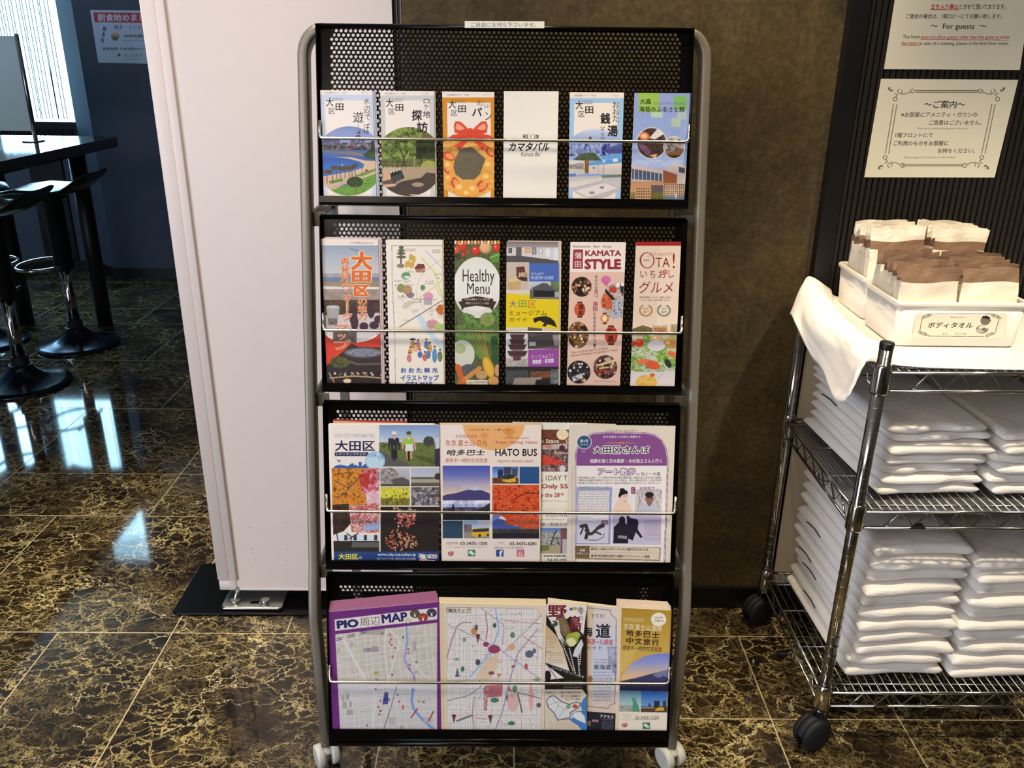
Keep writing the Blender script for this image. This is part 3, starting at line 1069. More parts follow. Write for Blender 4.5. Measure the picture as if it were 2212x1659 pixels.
def packet_mesh(w, h, seed, bands):
    """sealed paper sleeve: two skins, fuller below, crumpled at the top; bands = [(z fraction from, to)] printed brown"""
    nu, nv = 11, 22
    n1 = smooth_noise((nv, nu), (5, 4), seed, .0042) + smooth_noise((nv, nu), (9, 7), seed + 1, .0026)
    mb = MB()
    skins = []
    rng = random.Random(seed)
    lean = rng.uniform(-.006, .006)
    for sgn in (-1, 1):
        P = []
        for j in range(nv):
            v = j / (nv - 1)
            row = []
            for i in range(nu):
                u = -1 + 2 * i / (nu - 1)
                full = (1 - u ** 4) * (1 - max(0, v - .55) / .45) ** .7 * .0034 * (1 - (1 - min(v * 6, 1)) ** 2)
                cr = n1[j, i] * min(1, max(0, v - .45) / .4)
                row.append((u * w / 2 * (1 - .03 * v), sgn * full + cr + lean * v * v, v * h + .0025 * math.sin(u * 3 + seed) * v))
            P.append(row)
        skins.append(P)
    for P, flip in ((skins[0], False), (skins[1], True)):
        k = len(mb.v)
        for row in P:
            mb.v += row
        for j in range(nv - 1):
            zc = (j + .5) / (nv - 1)
            mt = 1 if any(a <= zc <= b for a, b in bands) else 0
            for i in range(nu - 1):
                a = k + j * nu + i
                f = (a, a + 1, a + 1 + nu, a + nu)
                mb.f.append(f[::-1] if flip else f)
                mb.m.append(mt)
                mb.sm.append(False if zc > .6 else True)
    o = mb.build('packet_tmp', [M['sleeve'], M['kraft']], origin=(0, 0, 0))
    d = o.data
    ORIGIN.pop(o)
    bpy.data.objects.remove(o)
    d.name = 'paper_packet'
    return d


PK_F = [packet_mesh(.118, .150, 100 + k, [(.80, 1.1)]) for k in range(5)]
PK_B = [packet_mesh(.118, .192, 200 + k, [(.78, .88)]) for k in range(5)]
rng = random.Random(12)
for meshes, x0, y0, y1, zb, n, label, grp in (
        (PK_F, .838, 1.614, 1.750, ZB + .007, 9, 'brown-topped white paper packet standing in the front bin', 'brown-topped packets in the front bin'),
        (PK_B, .852, 1.795, 1.930, ZB + .007, 9, 'tall white paper packet with a brown stripe standing in the back bin', 'striped packets in the back bin')):
    for c in range(2):
        for k in range(n):
            o = bpy.data.objects.new('paper_packet', meshes[(k * 2 + c) % 5])
            COL.objects.link(o)
            t = k / (n - 1)
            hv = meshes is PK_B
            o.location = (x0 + c * .1215 + rng.uniform(-.002, .002), y0 + (y1 - y0) * t, zb + (.012 * t if not hv else 0))
            fan = (-.055 if c == 0 else .075) if hv else (-.02 if c == 0 else .02)
            o.rotation_euler = ((-.10 if t < .2 else -.05 + .16 * t) + rng.uniform(-.03, .03), fan * (.6 + .5 * t) * rng.uniform(.7, 1.2), rng.uniform(-.02, .02))
            ORIGIN[o] = np.array(o.location)
            tag(o, label, 'paper packet', grp)
pl = MB().rbox((.818, 1.984, .945), (.90, 1.9905, 1.075), .006)
tag(pl.build('call_button_plate', M['brass']), 'bronze call button plate on the ribbed cladding behind the back bin', 'button plate')

# ------------------------------------------------------------------ printed paper
WHITE = np.array([236, 228, 216]) / 255.      # how bare paper reads under these lamps
INK_GAIN = .77


def ink(c):
    """photographed colour -> reflectance of the print"""
    c = np.asarray(c, float)
    return np.clip(lin(c) / lin(WHITE * 255) * INK_GAIN, 0, .9)


def print_material():
    m, nt, p = nodes('printed_paper')
    a = N(nt, 'ShaderNodeAttribute', attribute_name='ink')
    nt.links.new(a.outputs['Color'], p.inputs['Base Color'])
    p.inputs['Roughness'].default_value = .5
    p.inputs['Specular IOR Level'].default_value = .3
    return m


M['print'] = print_material()
_glyphs = {}


def glyphs(txt, bold=0.):
    """outline triangles of a text in the built-in typeface"""
    key = (txt, bold)
    if key not in _glyphs:
        c = bpy.data.curves.new('lettering', 'FONT')
        c.body = txt
        c.offset = bold
        c.resolution_u = 2
        o = bpy.data.objects.new('lettering', c)
        COL.objects.link(o)
        dg = bpy.context.evaluated_depsgraph_get()
        me = o.evaluated_get(dg).to_mesh()
        v = np.empty(len(me.vertices) * 3)
        me.vertices.foreach_get('co', v)
        v = v.reshape(-1, 3)[:, :2].copy()
        f = [tuple(q.vertices) for q in me.polygons]
        o.evaluated_get(dg).to_mesh_clear()
        bpy.data.objects.remove(o)
        bpy.data.curves.remove(c)
        _glyphs[key] = (v, f)
    return _glyphs[key]


def vnoise(X, Y, seed):
    rng = np.random.RandomState(seed)
    g = rng.rand(64, 64)
    xi, yi = np.floor(X).astype(int), np.floor(Y).astype(int)
    fx, fy = X - xi, Y - yi
    fx, fy = fx * fx * (3 - 2 * fx), fy * fy * (3 - 2 * fy)
    q = lambda a, b: g[a % 64, b % 64]
    return (q(yi, xi) * (1 - fx) + q(yi, xi + 1) * fx) * (1 - fy) + (q(yi + 1, xi) * (1 - fx) + q(yi + 1, xi + 1) * fx) * fy


class Art:
    """artwork of one flat sheet. Coordinates are those of a crop of the photograph: T = (x0, y0, scale).
    S = oversampling; the sheet's corners (crop coordinates, TL TR BR BL) bound it on the plane (p0, n)."""

    def __init__(s, T, corners, p0, n, cell=1.0, bg=(240, 228, 212)):
        s.T, s.p0, s.n = T, np.asarray(p0, float), np.asarray(n, float)
        s.c = np.array([s.px(*p) for p in corners])
        lo, hi = s.c.min(0) - 1, s.c.max(0) + 1
        s.lo, s.cell = lo, cell
        s.w, s.h = int(math.ceil((hi[0] - lo[0]) / cell)), int(math.ceil((hi[1] - lo[1]) / cell))
        S = s.S = 2
        xs = lo[0] + (np.arange(s.w * S) + .5) * cell / S
        ys = lo[1] + (np.arange(s.h * S) + .5) * cell / S
        s.X, s.Y = np.meshgrid((xs - T[0]) / T[2], (ys - T[1]) / T[2])
        s.im = np.empty(s.X.shape + (3,))
        s.im[:] = bg
        s.texts = []

    def px(s, x, y):
        return (s.T[0] + x * s.T[2], s.T[1] + y * s.T[2])

    # masks
    def R(s, x0, y0, x1, y1):
        return (s.X >= x0) & (s.X <= x1) & (s.Y >= y0) & (s.Y <= y1)

    def E(s, x, y, rx, ry=None, rot=0):
        ry = rx if ry is None else ry
        dx, dy = s.X - x, s.Y - y
        if rot:
            c, q = math.cos(rot), math.sin(rot)
            dx, dy = c * dx + q * dy, -q * dx + c * dy
        return (dx / rx) ** 2 + (dy / ry) ** 2 <= 1

    def P(s, pts):
        m = np.zeros(s.X.shape, bool)
        n = len(pts)
        for i in range(n):
            (xa, ya), (xb, yb) = pts[i], pts[(i + 1) % n]
            if ya == yb:
                continue
            t = ((ya > s.Y) != (yb > s.Y)) & (s.X < (xb - xa) * (s.Y - ya) / (yb - ya) + xa)
            m ^= t
        return m

    def all(s):
        return np.ones(s.X.shape, bool)

    # paint
    def f(s, m, col, a=1.):
        s.im[m] = s.im[m] * (1 - a) + np.asarray(col, float) * a
        return s

    def g(s, m, y0, y1, cols, horiz=False):
        t = np.clip(((s.X if horiz else s.Y)[m] - y0) / (y1 - y0), 0, 1)
        k = np.linspace(0, 1, len(cols))
        cols = np.asarray(cols, float)
        s.im[m] = np.stack([np.interp(t, k, cols[:, i]) for i in range(3)], 1)
        return s

    def tex(s, m, cols, sc, seed=1, sx=1., sy=1., a=1., sharp=1.):
        """cloudy mottling between the colours"""
        X, Y = s.X[m] / sc * sx, s.Y[m] / sc * sy
        t = vnoise(X, Y, seed) * .38 + vnoise(X * 2.1, Y * 2.1, seed + 1) * .34 + vnoise(X * 4.3, Y * 4.3, seed + 2) * .28
        t = np.clip((t - .5) * 1.7 * sharp + .5, 0, 1)
        k = np.linspace(0, 1, len(cols))
        cols = np.asarray(cols, float)
        c = np.stack([np.interp(t, k, cols[:, i]) for i in range(3)], 1)
        s.im[m] = s.im[m] * (1 - a) + c * a
        return s

    def dots(s, m, n, cols, r, seed=1, asp=1.):
        rng = np.random.RandomState(seed)
        ys, xs = np.nonzero(m)
        if len(ys) == 0:
            return s
        for k in range(n):
            i = rng.randint(len(ys))
            x, y = s.X[ys[i], xs[i]], s.Y[ys[i], xs[i]]
            rr = r * rng.uniform(.5, 1.4)
            s.f(s._near(x, y, rr * max(asp, 1), lambda: None) & s.E(x, y, rr * asp, rr) & m if False else s.E(x, y, rr * asp, rr) & m, cols[rng.randint(len(cols))])
        return s

    def l(s, pts, w, col):
        d = np.full(s.X.shape, 1e9)
        for (xa, ya), (xb, yb) in zip(pts[:-1], pts[1:]):
            vx, vy = xb - xa, yb - ya
            t = np.clip(((s.X - xa) * vx + (s.Y - ya) * vy) / (vx * vx + vy * vy + 1e-9), 0, 1)
            d = np.minimum(d, np.hypot(s.X - xa - t * vx, s.Y - ya - t * vy))
        return s.f(d <= w / 2, col)

    def micro(s, x0, y0, x1, y1, rows, col, seed=1, a=.8, slope=0.):
        """unreadably small print: rows of tiny strokes"""
        rng = np.random.RandomState(seed)
        hgt = (y1 - y0) / rows
        for r in range(rows):
            x = x0
            end = x1 - (rng.rand() * .25 * (x1 - x0) if rng.rand() < .35 else 0)
            yc = y0 + (r + .5) * hgt
            while x < end:
                w = hgt * rng.uniform(.25, .55)
                yy = yc + slope * (x - x0)
                s.f(s.R(x, yy - hgt * .3, x + w * .55, yy + hgt * rng.uniform(.1, .32)), col, a)
                x += w + hgt * .12
        return s

    def t(s, txt, x0, y0, x1, y1, col, bold=0., shear=0., rot=0., halo=None, hw=.03):
        """lettering whose ink fills the box"""
        if halo is not None:
            s.texts.append((txt, x0, y0, x1, y1, halo, bold, shear, rot, hw))
        s.texts.append((txt, x0, y0, x1, y1, col, bold, shear, rot, 0.))
        return s

    def vt(s, txt, x, y0, y1, w, col, bold=0., halo=None, gap=.12):
        """column of characters, top to bottom"""
        n = len(txt)
        st = (y1 - y0) / n
        for k, ch in enumerate(txt):
            if ch == ' ':
                continue
            g = 1.
            a, b = y0 + k * st + st * gap / 2, y0 + (k + 1) * st - st * gap / 2
            ww = w
            if ch in '、。':
                ww, b = w * .3, a + st * .3
                s.t(ch, x + w * .1, a, x + w * .1 + ww, b, col, bold, halo=halo)
                continue
            if ch in 'ォッャュョ':
                ww = w * .75
                a += st * .15
            if ch == 'ー':
                s.texts.append(('|', x - w * .07, a, x + w * .07, b, halo, bold, 0, 0, .03)) if halo is not None else None
                s.texts.append(('|', x - w * .06, a, x + w * .06, b, col, bold, 0, 0, 0.))
                continue
            s.t(ch, x - ww / 2, a, x + ww / 2, b, col, bold, halo=halo)
        return s

    # mesh
    def at(s, P, lift):
        """photo pixels [k,2] -> world points on the sheet's plane"""
        P = np.asarray(P, float)
        d = FWD[None] + ((P[:, :1] - 1106.) / F_PX) * RIGHT[None] - ((P[:, 1:] - 829.5) / F_PX) * UP[None]
        p0 = s.p0 + s.n * lift
        t = np.dot(p0 - EYE, s.n) / (d @ s.n)
        return EYE[None] + d * t[:, None]

    def mesh(s, thick=.0012, edge=(236, 228, 214), name='leaflet', origin=None):
        S = s.S
        im = s.im.reshape(s.h, S, s.w, S, 3).mean((1, 3))
        im = np.round(im / 4) * 4
        V, Fc, C = [], [], []
        nv = 0
        # inside-quad test for the cells
        gx = s.lo[0] + (np.arange(s.w) + .5) * s.cell
        gy = s.lo[1] + (np.arange(s.h) + .5) * s.cell
        c = s.c                                     # TL TR BR BL

        def xl(y):
            return c[0][0] + (c[3][0] - c[0][0]) * (y - c[0][1]) / (c[3][1] - c[0][1])

        def xr(y):
            return c[1][0] + (c[2][0] - c[1][0]) * (y - c[1][1]) / (c[2][1] - c[1][1])

        def yt(x):
            return c[0][1] + (c[1][1] - c[0][1]) * (x - c[0][0]) / (c[1][0] - c[0][0])

        def yb(x):
            return c[3][1] + (c[2][1] - c[3][1]) * (x - c[3][0]) / (c[2][0] - c[3][0])
        quads, qc = [], []
        for j in range(s.h):
            ya, yb_ = s.lo[1] + j * s.cell, s.lo[1] + (j + 1) * s.cell
            ym = (ya + yb_) / 2
            L, Rr = xl(ym), xr(ym)
            row = im[j]
            ch = np.nonzero(np.any(row[1:] != row[:-1], 1))[0] + 1
            starts = np.concatenate([[0], ch])
            ends = np.concatenate([ch, [s.w]])
            for a, b in zip(starts, ends):
                xa, xb = max(s.lo[0] + a * s.cell, L), min(s.lo[0] + b * s.cell, Rr)
                if xb - xa < 1e-3:
                    continue
                q = [[xa, ya], [xb, ya], [xb, yb_], [xa, yb_]]
                for k in q:
                    k[1] = min(max(k[1], yt(k[0])), yb(k[0]))
                if max(q[2][1] - q[1][1], q[3][1] - q[0][1]) < 1e-3:
                    continue
                quads.append(q)
                qc.append(row[a])
        Q = s.at(np.array(quads).reshape(-1, 2), 0.)
        V.append(Q)
        Fc += [(4 * i + 3, 4 * i + 2, 4 * i + 1, 4 * i) for i in range(len(quads))]
        C.append(np.repeat(ink(np.array(qc)), 4, 0))
        nv = len(Q)
        # body of the sheet behind the print
        f = s.at(c, -.00003)
        b = s.at(c, 0) - s.n * thick
        V.append(np.concatenate([f, b]))
        Fc += [tuple(nv + i for i in q) for q in ((3, 2, 1, 0), (4, 5, 6, 7), (0, 1, 5, 4), (1, 2, 6, 5), (2, 3, 7, 6), (3, 0, 4, 7))]
        C.append(np.tile(ink(np.array(edge)), (24, 1)))
        nv += 8
        # lettering
        for k, (txt, x0, y0, x1, y1, col, bold, shear, rot, hw) in enumerate(s.texts):
            v, fs = glyphs(txt)
            if len(v) == 0:
                continue
            lo, hi = v.min(0), v.max(0)
            b = bold + hw
            if b > 0:                                # heavier strokes: the outline laid down several times, a hair apart
                sh = [(b * math.cos(q), b * math.sin(q)) for q in np.linspace(0, 2 * math.pi, 9 if hw else 7)[:-1]]
                nv0 = len(v)
                fs = [tuple(i + nv0 * q for i in f) for q in range(len(sh)) for f in fs]
                v = np.concatenate([v + np.array(q) for q in sh])
                if not hw:
                    lo, hi = v.min(0), v.max(0)
                elif bold > 0:
                    lo, hi = lo - bold, hi + bold
            u = (v - lo) / np.maximum(hi - lo, 1e-6)
            X = x0 + u[:, 0] * (x1 - x0) + shear * (u[:, 1] - .5) * (y1 - y0)
            Y = y1 - u[:, 1] * (y1 - y0)
            if rot:
                cx, cy = (x0 + x1) / 2, (y0 + y1) / 2
                cr, sr = math.cos(rot), math.sin(rot)
                X, Y = cx + (X - cx) * cr - (Y - cy) * sr, cy + (X - cx) * sr + (Y - cy) * cr
            P = np.stack([s.T[0] + X * s.T[2], s.T[1] + Y * s.T[2]], 1)
            P[:, 1] = np.clip(P[:, 1], c[:, 1].min(), c[:, 1].max())
            P[:, 0] = np.clip(P[:, 0], c[:, 0].min(), c[:, 0].max())
            lifts = .00006 + .000014 * k + (np.repeat(np.arange(len(v) // nv0), nv0) * 1.2e-6 if b > 0 else 0.)
            V.append(s.at(P, 0.) + s.n * np.reshape(lifts, (-1, 1)) if b > 0 else s.at(P, 0.) + s.n * lifts)
            Fc += [tuple(nv + i for i in q) for q in fs]
            C.append(np.tile(ink(np.array(col)), (sum(len(q) for q in fs), 1)))
            nv += len(v)
        V = np.concatenate(V)
        C = np.concatenate(C)
        if origin is None:
            cc = s.at(c, 0)
            origin = (cc[2] + cc[3]) / 2
        me = bpy.data.meshes.new(name)
        nl = sum(len(q) for q in Fc)
        me.vertices.add(len(V))
        me.vertices.foreach_set('co', (V - origin).astype(np.float32).ravel())
        me.loops.add(nl)
        me.loops.foreach_set('vertex_index', np.fromiter((i for q in Fc for i in q), np.int32, nl))
        me.polygons.add(len(Fc))
        ln = np.array([len(q) for q in Fc], np.int32)
        me.polygons.foreach_set('loop_start', np.concatenate([[0], np.cumsum(ln)[:-1]]).astype(np.int32))
        me.update(calc_edges=True)
        me.validate()
        a = me.color_attributes.new('ink', 'FLOAT_COLOR', 'CORNER')
        a.data.foreach_set('color', np.concatenate([C, np.ones((len(C), 1))], 1).astype(np.float32).ravel())
        me.materials.append(M['print'])
        return me, origin

    def sheet(s, name, label, cat, group=None, thick=.0012, parent=None, edge=(236, 228, 214)):
        if parent is not None:
            me, _ = s.mesh(thick, edge, name, ORIGIN[parent])
            return _link(name, me, parent, None)
        me, o = s.mesh(thick, edge, name)
        return tag(_link(name, me, None, o), label, cat, group)

# ------------------------------------------------------------------ the leaflets in the rack
TA, TB = (680, 180, 410 / 2212), (1080, 180, 420 / 2212)
TC, TD = (690, 500, 400 / 1896), (1080, 500, 410 / 1943)
TE, TF = (690, 890, 410 / 1943), (1080, 890, 410 / 1943)
TG, TH = (690, 1270, 410 / 1749), (1080, 1270, 410 / 1749)
INKBLACK = (28, 24, 24)
CREAM = (240, 228, 212)


def rack_art(T, cs, n=-.008, bg=CREAM, ext=13):
    """sheet on the rack plane; its foot reaches `ext` photo pixels below the visible part, into the tray"""
    (a, b, c, d) = [list(map(float, p)) for p in cs]
    e = ext / T[2]
    for top, bot in ((a, d), (b, c)):
        k = e / (bot[1] - top[1])
        bot[0] += (bot[0] - top[0]) * k
        bot[1] += e
    return Art(T, (a, b, c, d), RK_P + RK_N * n, RK_N, 1.0, bg)


def backs(T, cs, label, group, shifts, n0=-.0095, step=.0011, col=(238, 230, 216), ext=13, thick=.0008):
    """the further copies of a pile, peeking out behind the front one"""
    first = None
    for k, sh in enumerate(shifts):
        dx, dy = sh[:2]
        w = sh[2] if len(sh) > 2 else 0
        s = rack_art(T, [(x + dx + (w if i in (1, 2) else 0), y + (dy if i < 2 else 0)) for i, (x, y) in enumerate(cs)], n0 - k * step, col, ext)
        s.cell = 60.
        s.w = s.h = 1
        s.S = 1
        s.im = np.empty((1, 1, 3))
        s.im[:] = col
        lo, hi = s.c.min(0), s.c.max(0)
        f = s.at(s.c, 0)
        b = f - RK_N * thick
        m = MB().add(list(f) + list(b), [(3, 2, 1, 0), (4, 5, 6, 7), (0, 1, 5, 4), (1, 2, 6, 5), (2, 3, 7, 6), (3, 0, 4, 7)])
        mt = BACKM.get(col) or BACKM.setdefault(col, pbr('leaflet_back', tuple(int(v) for v in col), .6, 0, .3, .03))
        o = m.build('leaflet', mt)
        tag(o, label, 'leaflet', group)


BACKM = {}


def ota_head(s, vol, cat, catcol, dx=0, dy=0, band=None, inner=True):
    s.t('大田区観光ガイド', 112 + dx, 99 + dy, 285 + dx, 121 + dy, (96, 88, 86)).t('Vol.' + vol, 310 + dx, 99 + dy, 366 + dx, 120 + dy, (96, 88, 86))
    s.t(cat, 546 + dx, 98 + dy, 624 + dx, 121 + dy, catcol)
    s.l([(125 + dx, 203 + dy), (325 + dx, 203 + dy)], 3, (130, 120, 118))
    s.t('大', 132 + dx, 166 + dy, 216 + dx, 270 + dy, INKBLACK, .01).t('田', 242 + dx, 235 + dy, 334 + dx, 315 + dy, INKBLACK, .015).t('区', 165 + dx, 288 + dy, 235 + dx, 354 + dy, INKBLACK)
    s.t('TOKYO', 202 + dx, 170 + dy, 328 + dx, 194 + dy, (120, 112, 112))


# row one
cs = [(62, 80), (672, 85), (718, 1308), (105, 1308)]
s = rack_art(TA, cs)
s.f(s.R(0, 130, 720, 1400), (201, 208, 220)).f(s.P([(118, 200), (640, 200), (668, 1400), (150, 1400)]), CREAM)
D = s.E(402, 905, 404, 404)
s.g(D, 500, 740, [(122, 138, 182), (150, 164, 206), (182, 190, 218)])
s.tex(D & s.R(0, 690, 760, 800), [(34, 38, 52), (92, 92, 100), (178, 168, 160)], 34, 3, 1, 1.6)
s.tex(D & s.R(0, 640, 760, 700) & (vnoise(s.X / 40, s.Y * 0, 5) > .45), [(74, 78, 100), (120, 124, 150)], 30, 4, .8)
s.f(D & s.R(418, 685, 445, 790), (150, 70, 84)).f(D & s.R(240, 680, 252, 760), (60, 64, 84)).f(D & s.R(655, 670, 690, 790), (52, 54, 66))
s.g(D & (s.Y > 775), 775, 990, [(96, 122, 170), (56, 92, 160), (66, 112, 186)])
s.f(D & s.P([(90, 775), (420, 790), (600, 830), (720, 810), (720, 850), (540, 850), (300, 815), (90, 790)]), (126, 118, 108))
s.tex(D & s.P([(560, 830), (640, 770), (720, 770), (720, 890), (600, 870)]), [(38, 56, 34), (78, 104, 52)], 20, 8)
s.f(D & s.P([(200, 855), (430, 862), (590, 900), (720, 905), (720, 1010), (600, 1030), (480, 1060), (90, 1120), (90, 1085), (420, 1030), (560, 985), (580, 950), (520, 910), (380, 875)]), (214, 184, 142))
s.f(D & s.P([(90, 1100), (480, 1050), (720, 985), (720, 1060), (330, 1180), (200, 1260), (90, 1200)]), (206, 178, 142))
s.tex(D & s.P([(470, 1075), (720, 990), (720, 1010), (560, 1080), (480, 1090)]), [(92, 128, 50), (120, 150, 66)], 20, 12)
s.tex(D & s.P([(180, 1250), (420, 1160), (720, 1050), (720, 1320), (180, 1320)]), [(84, 132, 46), (116, 160, 64), (94, 140, 52)], 40, 14)
s.tex(D & s.P([(160, 1140), (320, 1110), (330, 1140), (180, 1170)]), [(84, 122, 46), (110, 146, 60)], 20, 15)
s.f(D & s.P([(150, 1230), (350, 1130), (380, 1150), (230, 1240)]), (196, 170, 140))
for x, y, w in ((150, 1030, 52), (230, 985, 42), (320, 990, 56), (400, 985, 60), (470, 960, 32)):
    s.tex(D & s.E(x, y, w, 26), [(58, 50, 36), (108, 90, 60)], 14, x)
for x in (140, 205, 255, 298, 350, 400, 432, 468):
    s.l([(x, 1010), (x + 4, 1110 if x > 220 else 1165)], 9, (96, 84, 74))
s.tex(D & s.E(468, 1150, 95, 62), [(28, 48, 26), (62, 84, 42)], 26, 31)
s.l([(470, 1190), (480, 1290)], 14, (118, 100, 70)).l([(575, 1170), (640, 1170)], 6, (70, 52, 40)).l([(570, 1190), (645, 1190)], 5, (70, 52, 40))
s.f(D & s.R(585, 1005, 620, 1028), (132, 64, 48)).l([(550, 985), (552, 1055)], 6, (86, 66, 50)).f(s.E(320, 950, 5, 12), (240, 240, 240))
ota_head(s, '1', 'あそぶ', (140, 150, 190))
s.t('水', 570, 172, 642, 248, (60, 54, 60), -.01).t('辺', 570, 262, 645, 350, (60, 54, 60), -.01).t('で', 585, 362, 650, 432, (50, 46, 52), -.01).t('遊', 446, 330, 568, 458, (40, 38, 44)).t('ぼ', 572, 462, 640, 588, (40, 38, 44)).t('し', 505, 478, 536, 572, (40, 38, 44)).t('う', 472, 572, 540, 690, (40, 38, 44), -.005)
s.sheet('leaflet', 'narrow guide leaflet with a round photo of a beach, first in the top tier', 'leaflet', 'top tier leaflets')
backs(TA, cs, 'blue-edged copy peeking out behind the beach leaflet in the top tier', 'copies behind the beach leaflet', [(18, 4), (30, 6), (40, 9)], col=(188, 198, 214))

cs = [(762, 90), (1388, 95), (1406, 1318), (795, 1318)]
s = rack_art(TA, cs)
s.f(s.R(700, 140, 1500, 1400), (204, 200, 192)).f(s.P([(818, 198), (1335, 198), (1352, 1400), (840, 1400)]), CREAM)
D = s.E(1095, 912, 402, 402)
s.tex(D, [(42, 58, 22), (92, 112, 44), (150, 162, 74), (110, 130, 56)], 46, 41, 1, 1.1)
s.tex(D & s.R(1250, 500, 1500, 780), [(70, 72, 30), (126, 112, 60)], 40, 43)
s.tex(D & s.R(1180, 660, 1500, 900), [(26, 34, 16), (58, 74, 30)], 40, 44, .9)
s.tex(D & s.R(700, 880, 1500, 980), [(60, 66, 34), (120, 130, 60), (40, 44, 28)], 22, 45)
s.tex(D & s.E(1330, 960, 90, 60), [(140, 150, 60), (178, 176, 84)], 20, 46)
s.f(D & s.R(700, 975, 1500, 1400), (176, 152, 120)).f(D & s.P([(760, 985), (1010, 985), (930, 1050), (780, 1060)]), (190, 172, 138))
s.tex(D & s.P([(1020, 1140), (1240, 1100), (1300, 1040), (1400, 1050), (1460, 1330), (800, 1330), (850, 1200), (960, 1170)]), [(58, 50, 44), (78, 66, 56), (66, 56, 50)], 40, 47)
s.f(D & s.E(1200, 1180, 70, 26), (168, 144, 112)).f(D & s.E(1150, 1300, 50, 10), (190, 160, 120))
for pts in ([(1040, 960), (1035, 860), (990, 760)], [(1036, 870), (1080, 780)], [(1245, 930), (1215, 800), (1180, 700)], [(1235, 860), (1290, 760)]):
    s.l(pts, 12, (38, 32, 20))
for x in (800, 840, 905, 960, 1020, 1060):
    s.l([(x, 900), (x, 985)], 7, (62, 50, 36))
s.l([(780, 915), (1120, 915)], 6, (70, 56, 40)).l([(780, 955), (1120, 955)], 6, (70, 56, 40)).l([(1160, 850), (1160, 960)], 7, (178, 176, 140))
s.tex(s.P([(795, 1075), (860, 1015), (905, 1040), (880, 1110), (850, 1130), (800, 1140)]), [(204, 150, 120), (226, 176, 146)], 22, 50)
s.f(s.P([(795, 1140), (880, 1120), (960, 1165), (940, 1200), (850, 1215), (800, 1205)]), (96, 80, 70)).f(s.P([(800, 1180), (960, 1168), (930, 1200), (810, 1212)]), (218, 166, 136))
s.f(s.P([(875, 1040), (1005, 1000), (1045, 1105), (905, 1172)]), (34, 32, 34))
for k in range(4):
    x = 885 + k * 34
    s.f(s.P([(x, 1050 - k * 10), (x + 16, 1044 - k * 10), (x + 8, 1024 - k * 10), (x - 6, 1030 - k * 10)]), (220, 214, 200))
for y in (1092, 1112, 1132, 1150):
    s.l([(900, y + 8), (1020, y - 40)], 3, (190, 186, 176))
ota_head(s, '2', 'さんぽ', (150, 150, 130), 698, 8)
s.t('ロ', 1268, 184, 1335, 235, (40, 36, 34)).t('ケ', 1270, 245, 1330, 308, (40, 36, 34)).t('地', 1260, 318, 1342, 400, (34, 30, 30), .01).t('探', 1130, 310, 1250, 436, INKBLACK, .025).t('訪', 1190, 448, 1315, 575, INKBLACK, .025)
s.sheet('leaflet', 'narrow guide leaflet with a round park photo and a clapperboard, second in the top tier', 'leaflet', 'top tier leaflets')
backs(TA, cs, 'cream copy peeking out behind the park leaflet in the top tier', 'copies behind the park leaflet', [(10, -4), (18, -3)], col=(222, 214, 196))

cs = [(1484, 95), (2092, 102), (2092, 1328), (1505, 1328)]
s = rack_art(TA, cs)
s.f(s.R(1400, 165, 2200, 1500), (214, 140, 34)).f(s.P([(1542, 222), (2050, 224), (2050, 1500), (1556, 1500)]), CREAM)
D = s.E(1800, 950, 405, 385)
s.tex(D, [(206, 128, 44), (240, 182, 92), (226, 152, 62), (248, 200, 116)], 74, 61, 1, 1.2)
for x, y, r, q in ((1560, 850, 70, .4), (1630, 1160, 60, 1.3), (1950, 1190, 80, -.8), (2040, 800, 60, .9), (1540, 1000, 50, 1.2)):
    s.f(D & s.E(x, y, r * 1.15, r * .72, q), (206, 82, 48)).f(D & s.E(x + 12, y, r * .75, r * .45, q), (236, 150, 82))
for x, y, r in ((1560, 960, 56), (1700, 1225, 72), (1850, 1240, 66), (2030, 960, 62), (2010, 1100, 70), (1560, 1105, 44), (1780, 1290, 60)):
    s.f(D & s.E(x, y, r, r * .86), (238, 170, 72)).f(D & s.E(x - r * .25, y - r * .25, r * .5, r * .4), (250, 206, 120))
s.tex(s.P([(1690, 770), (1760, 745), (1830, 740), (1900, 800), (1960, 850), (1990, 880), (1960, 960), (1930, 1050), (1860, 1120), (1720, 1120), (1640, 1060), (1615, 980), (1625, 900), (1660, 830)]), [(98, 90, 68), (112, 102, 78)], 60, 63)
RED, RD2 = (220, 74, 44), (188, 50, 34)
for m in (-1, 1):
    q = lambda x: 1818 + m * (x - 1818)
    s.f(s.P([(q(1800), 560), (q(1700), 590), (q(1610), 600), (q(1545), 640), (q(1600), 660), (q(1780), 640)]), RED)
    s.f(s.P([(q(1780), 640), (q(1600), 735), (q(1650), 740), (q(1680), 790), (q(1740), 720), (q(1800), 660)]), RED)
    s.f(s.P([(q(1640), 440), (q(1700), 448), (q(1780), 520), (q(1800), 600), (q(1700), 600), (q(1630), 575), (q(1620), 490)]), RED)
    s.f(s.P([(q(1650), 470), (q(1690), 478), (q(1750), 530), (q(1690), 548), (q(1640), 530)]), (240, 160, 130))
    s.l([(q(1790), 590), (q(1680), 560)], 6, RD2).l([(q(1780), 620), (q(1660), 640)], 6, RD2)
s.f(s.E(1812, 585, 52, 64), RED).l([(1790, 545), (1800, 630)], 6, RD2).l([(1832, 545), (1828, 630)], 6, RD2)
ota_head(s, '8', 'たべる', (214, 170, 110), 1428, 24)
s.t('パ', 1832, 282, 1950, 385, INKBLACK, .02).t('ン', 1985, 335, 2062, 428, INKBLACK).t('おいしい', 1895, 210, 2045, 275, (70, 52, 40), rot=.28)
s.sheet('leaflet', 'orange-framed bread leaflet with a red ribbon bow, third in the top tier', 'leaflet', 'top tier leaflets')

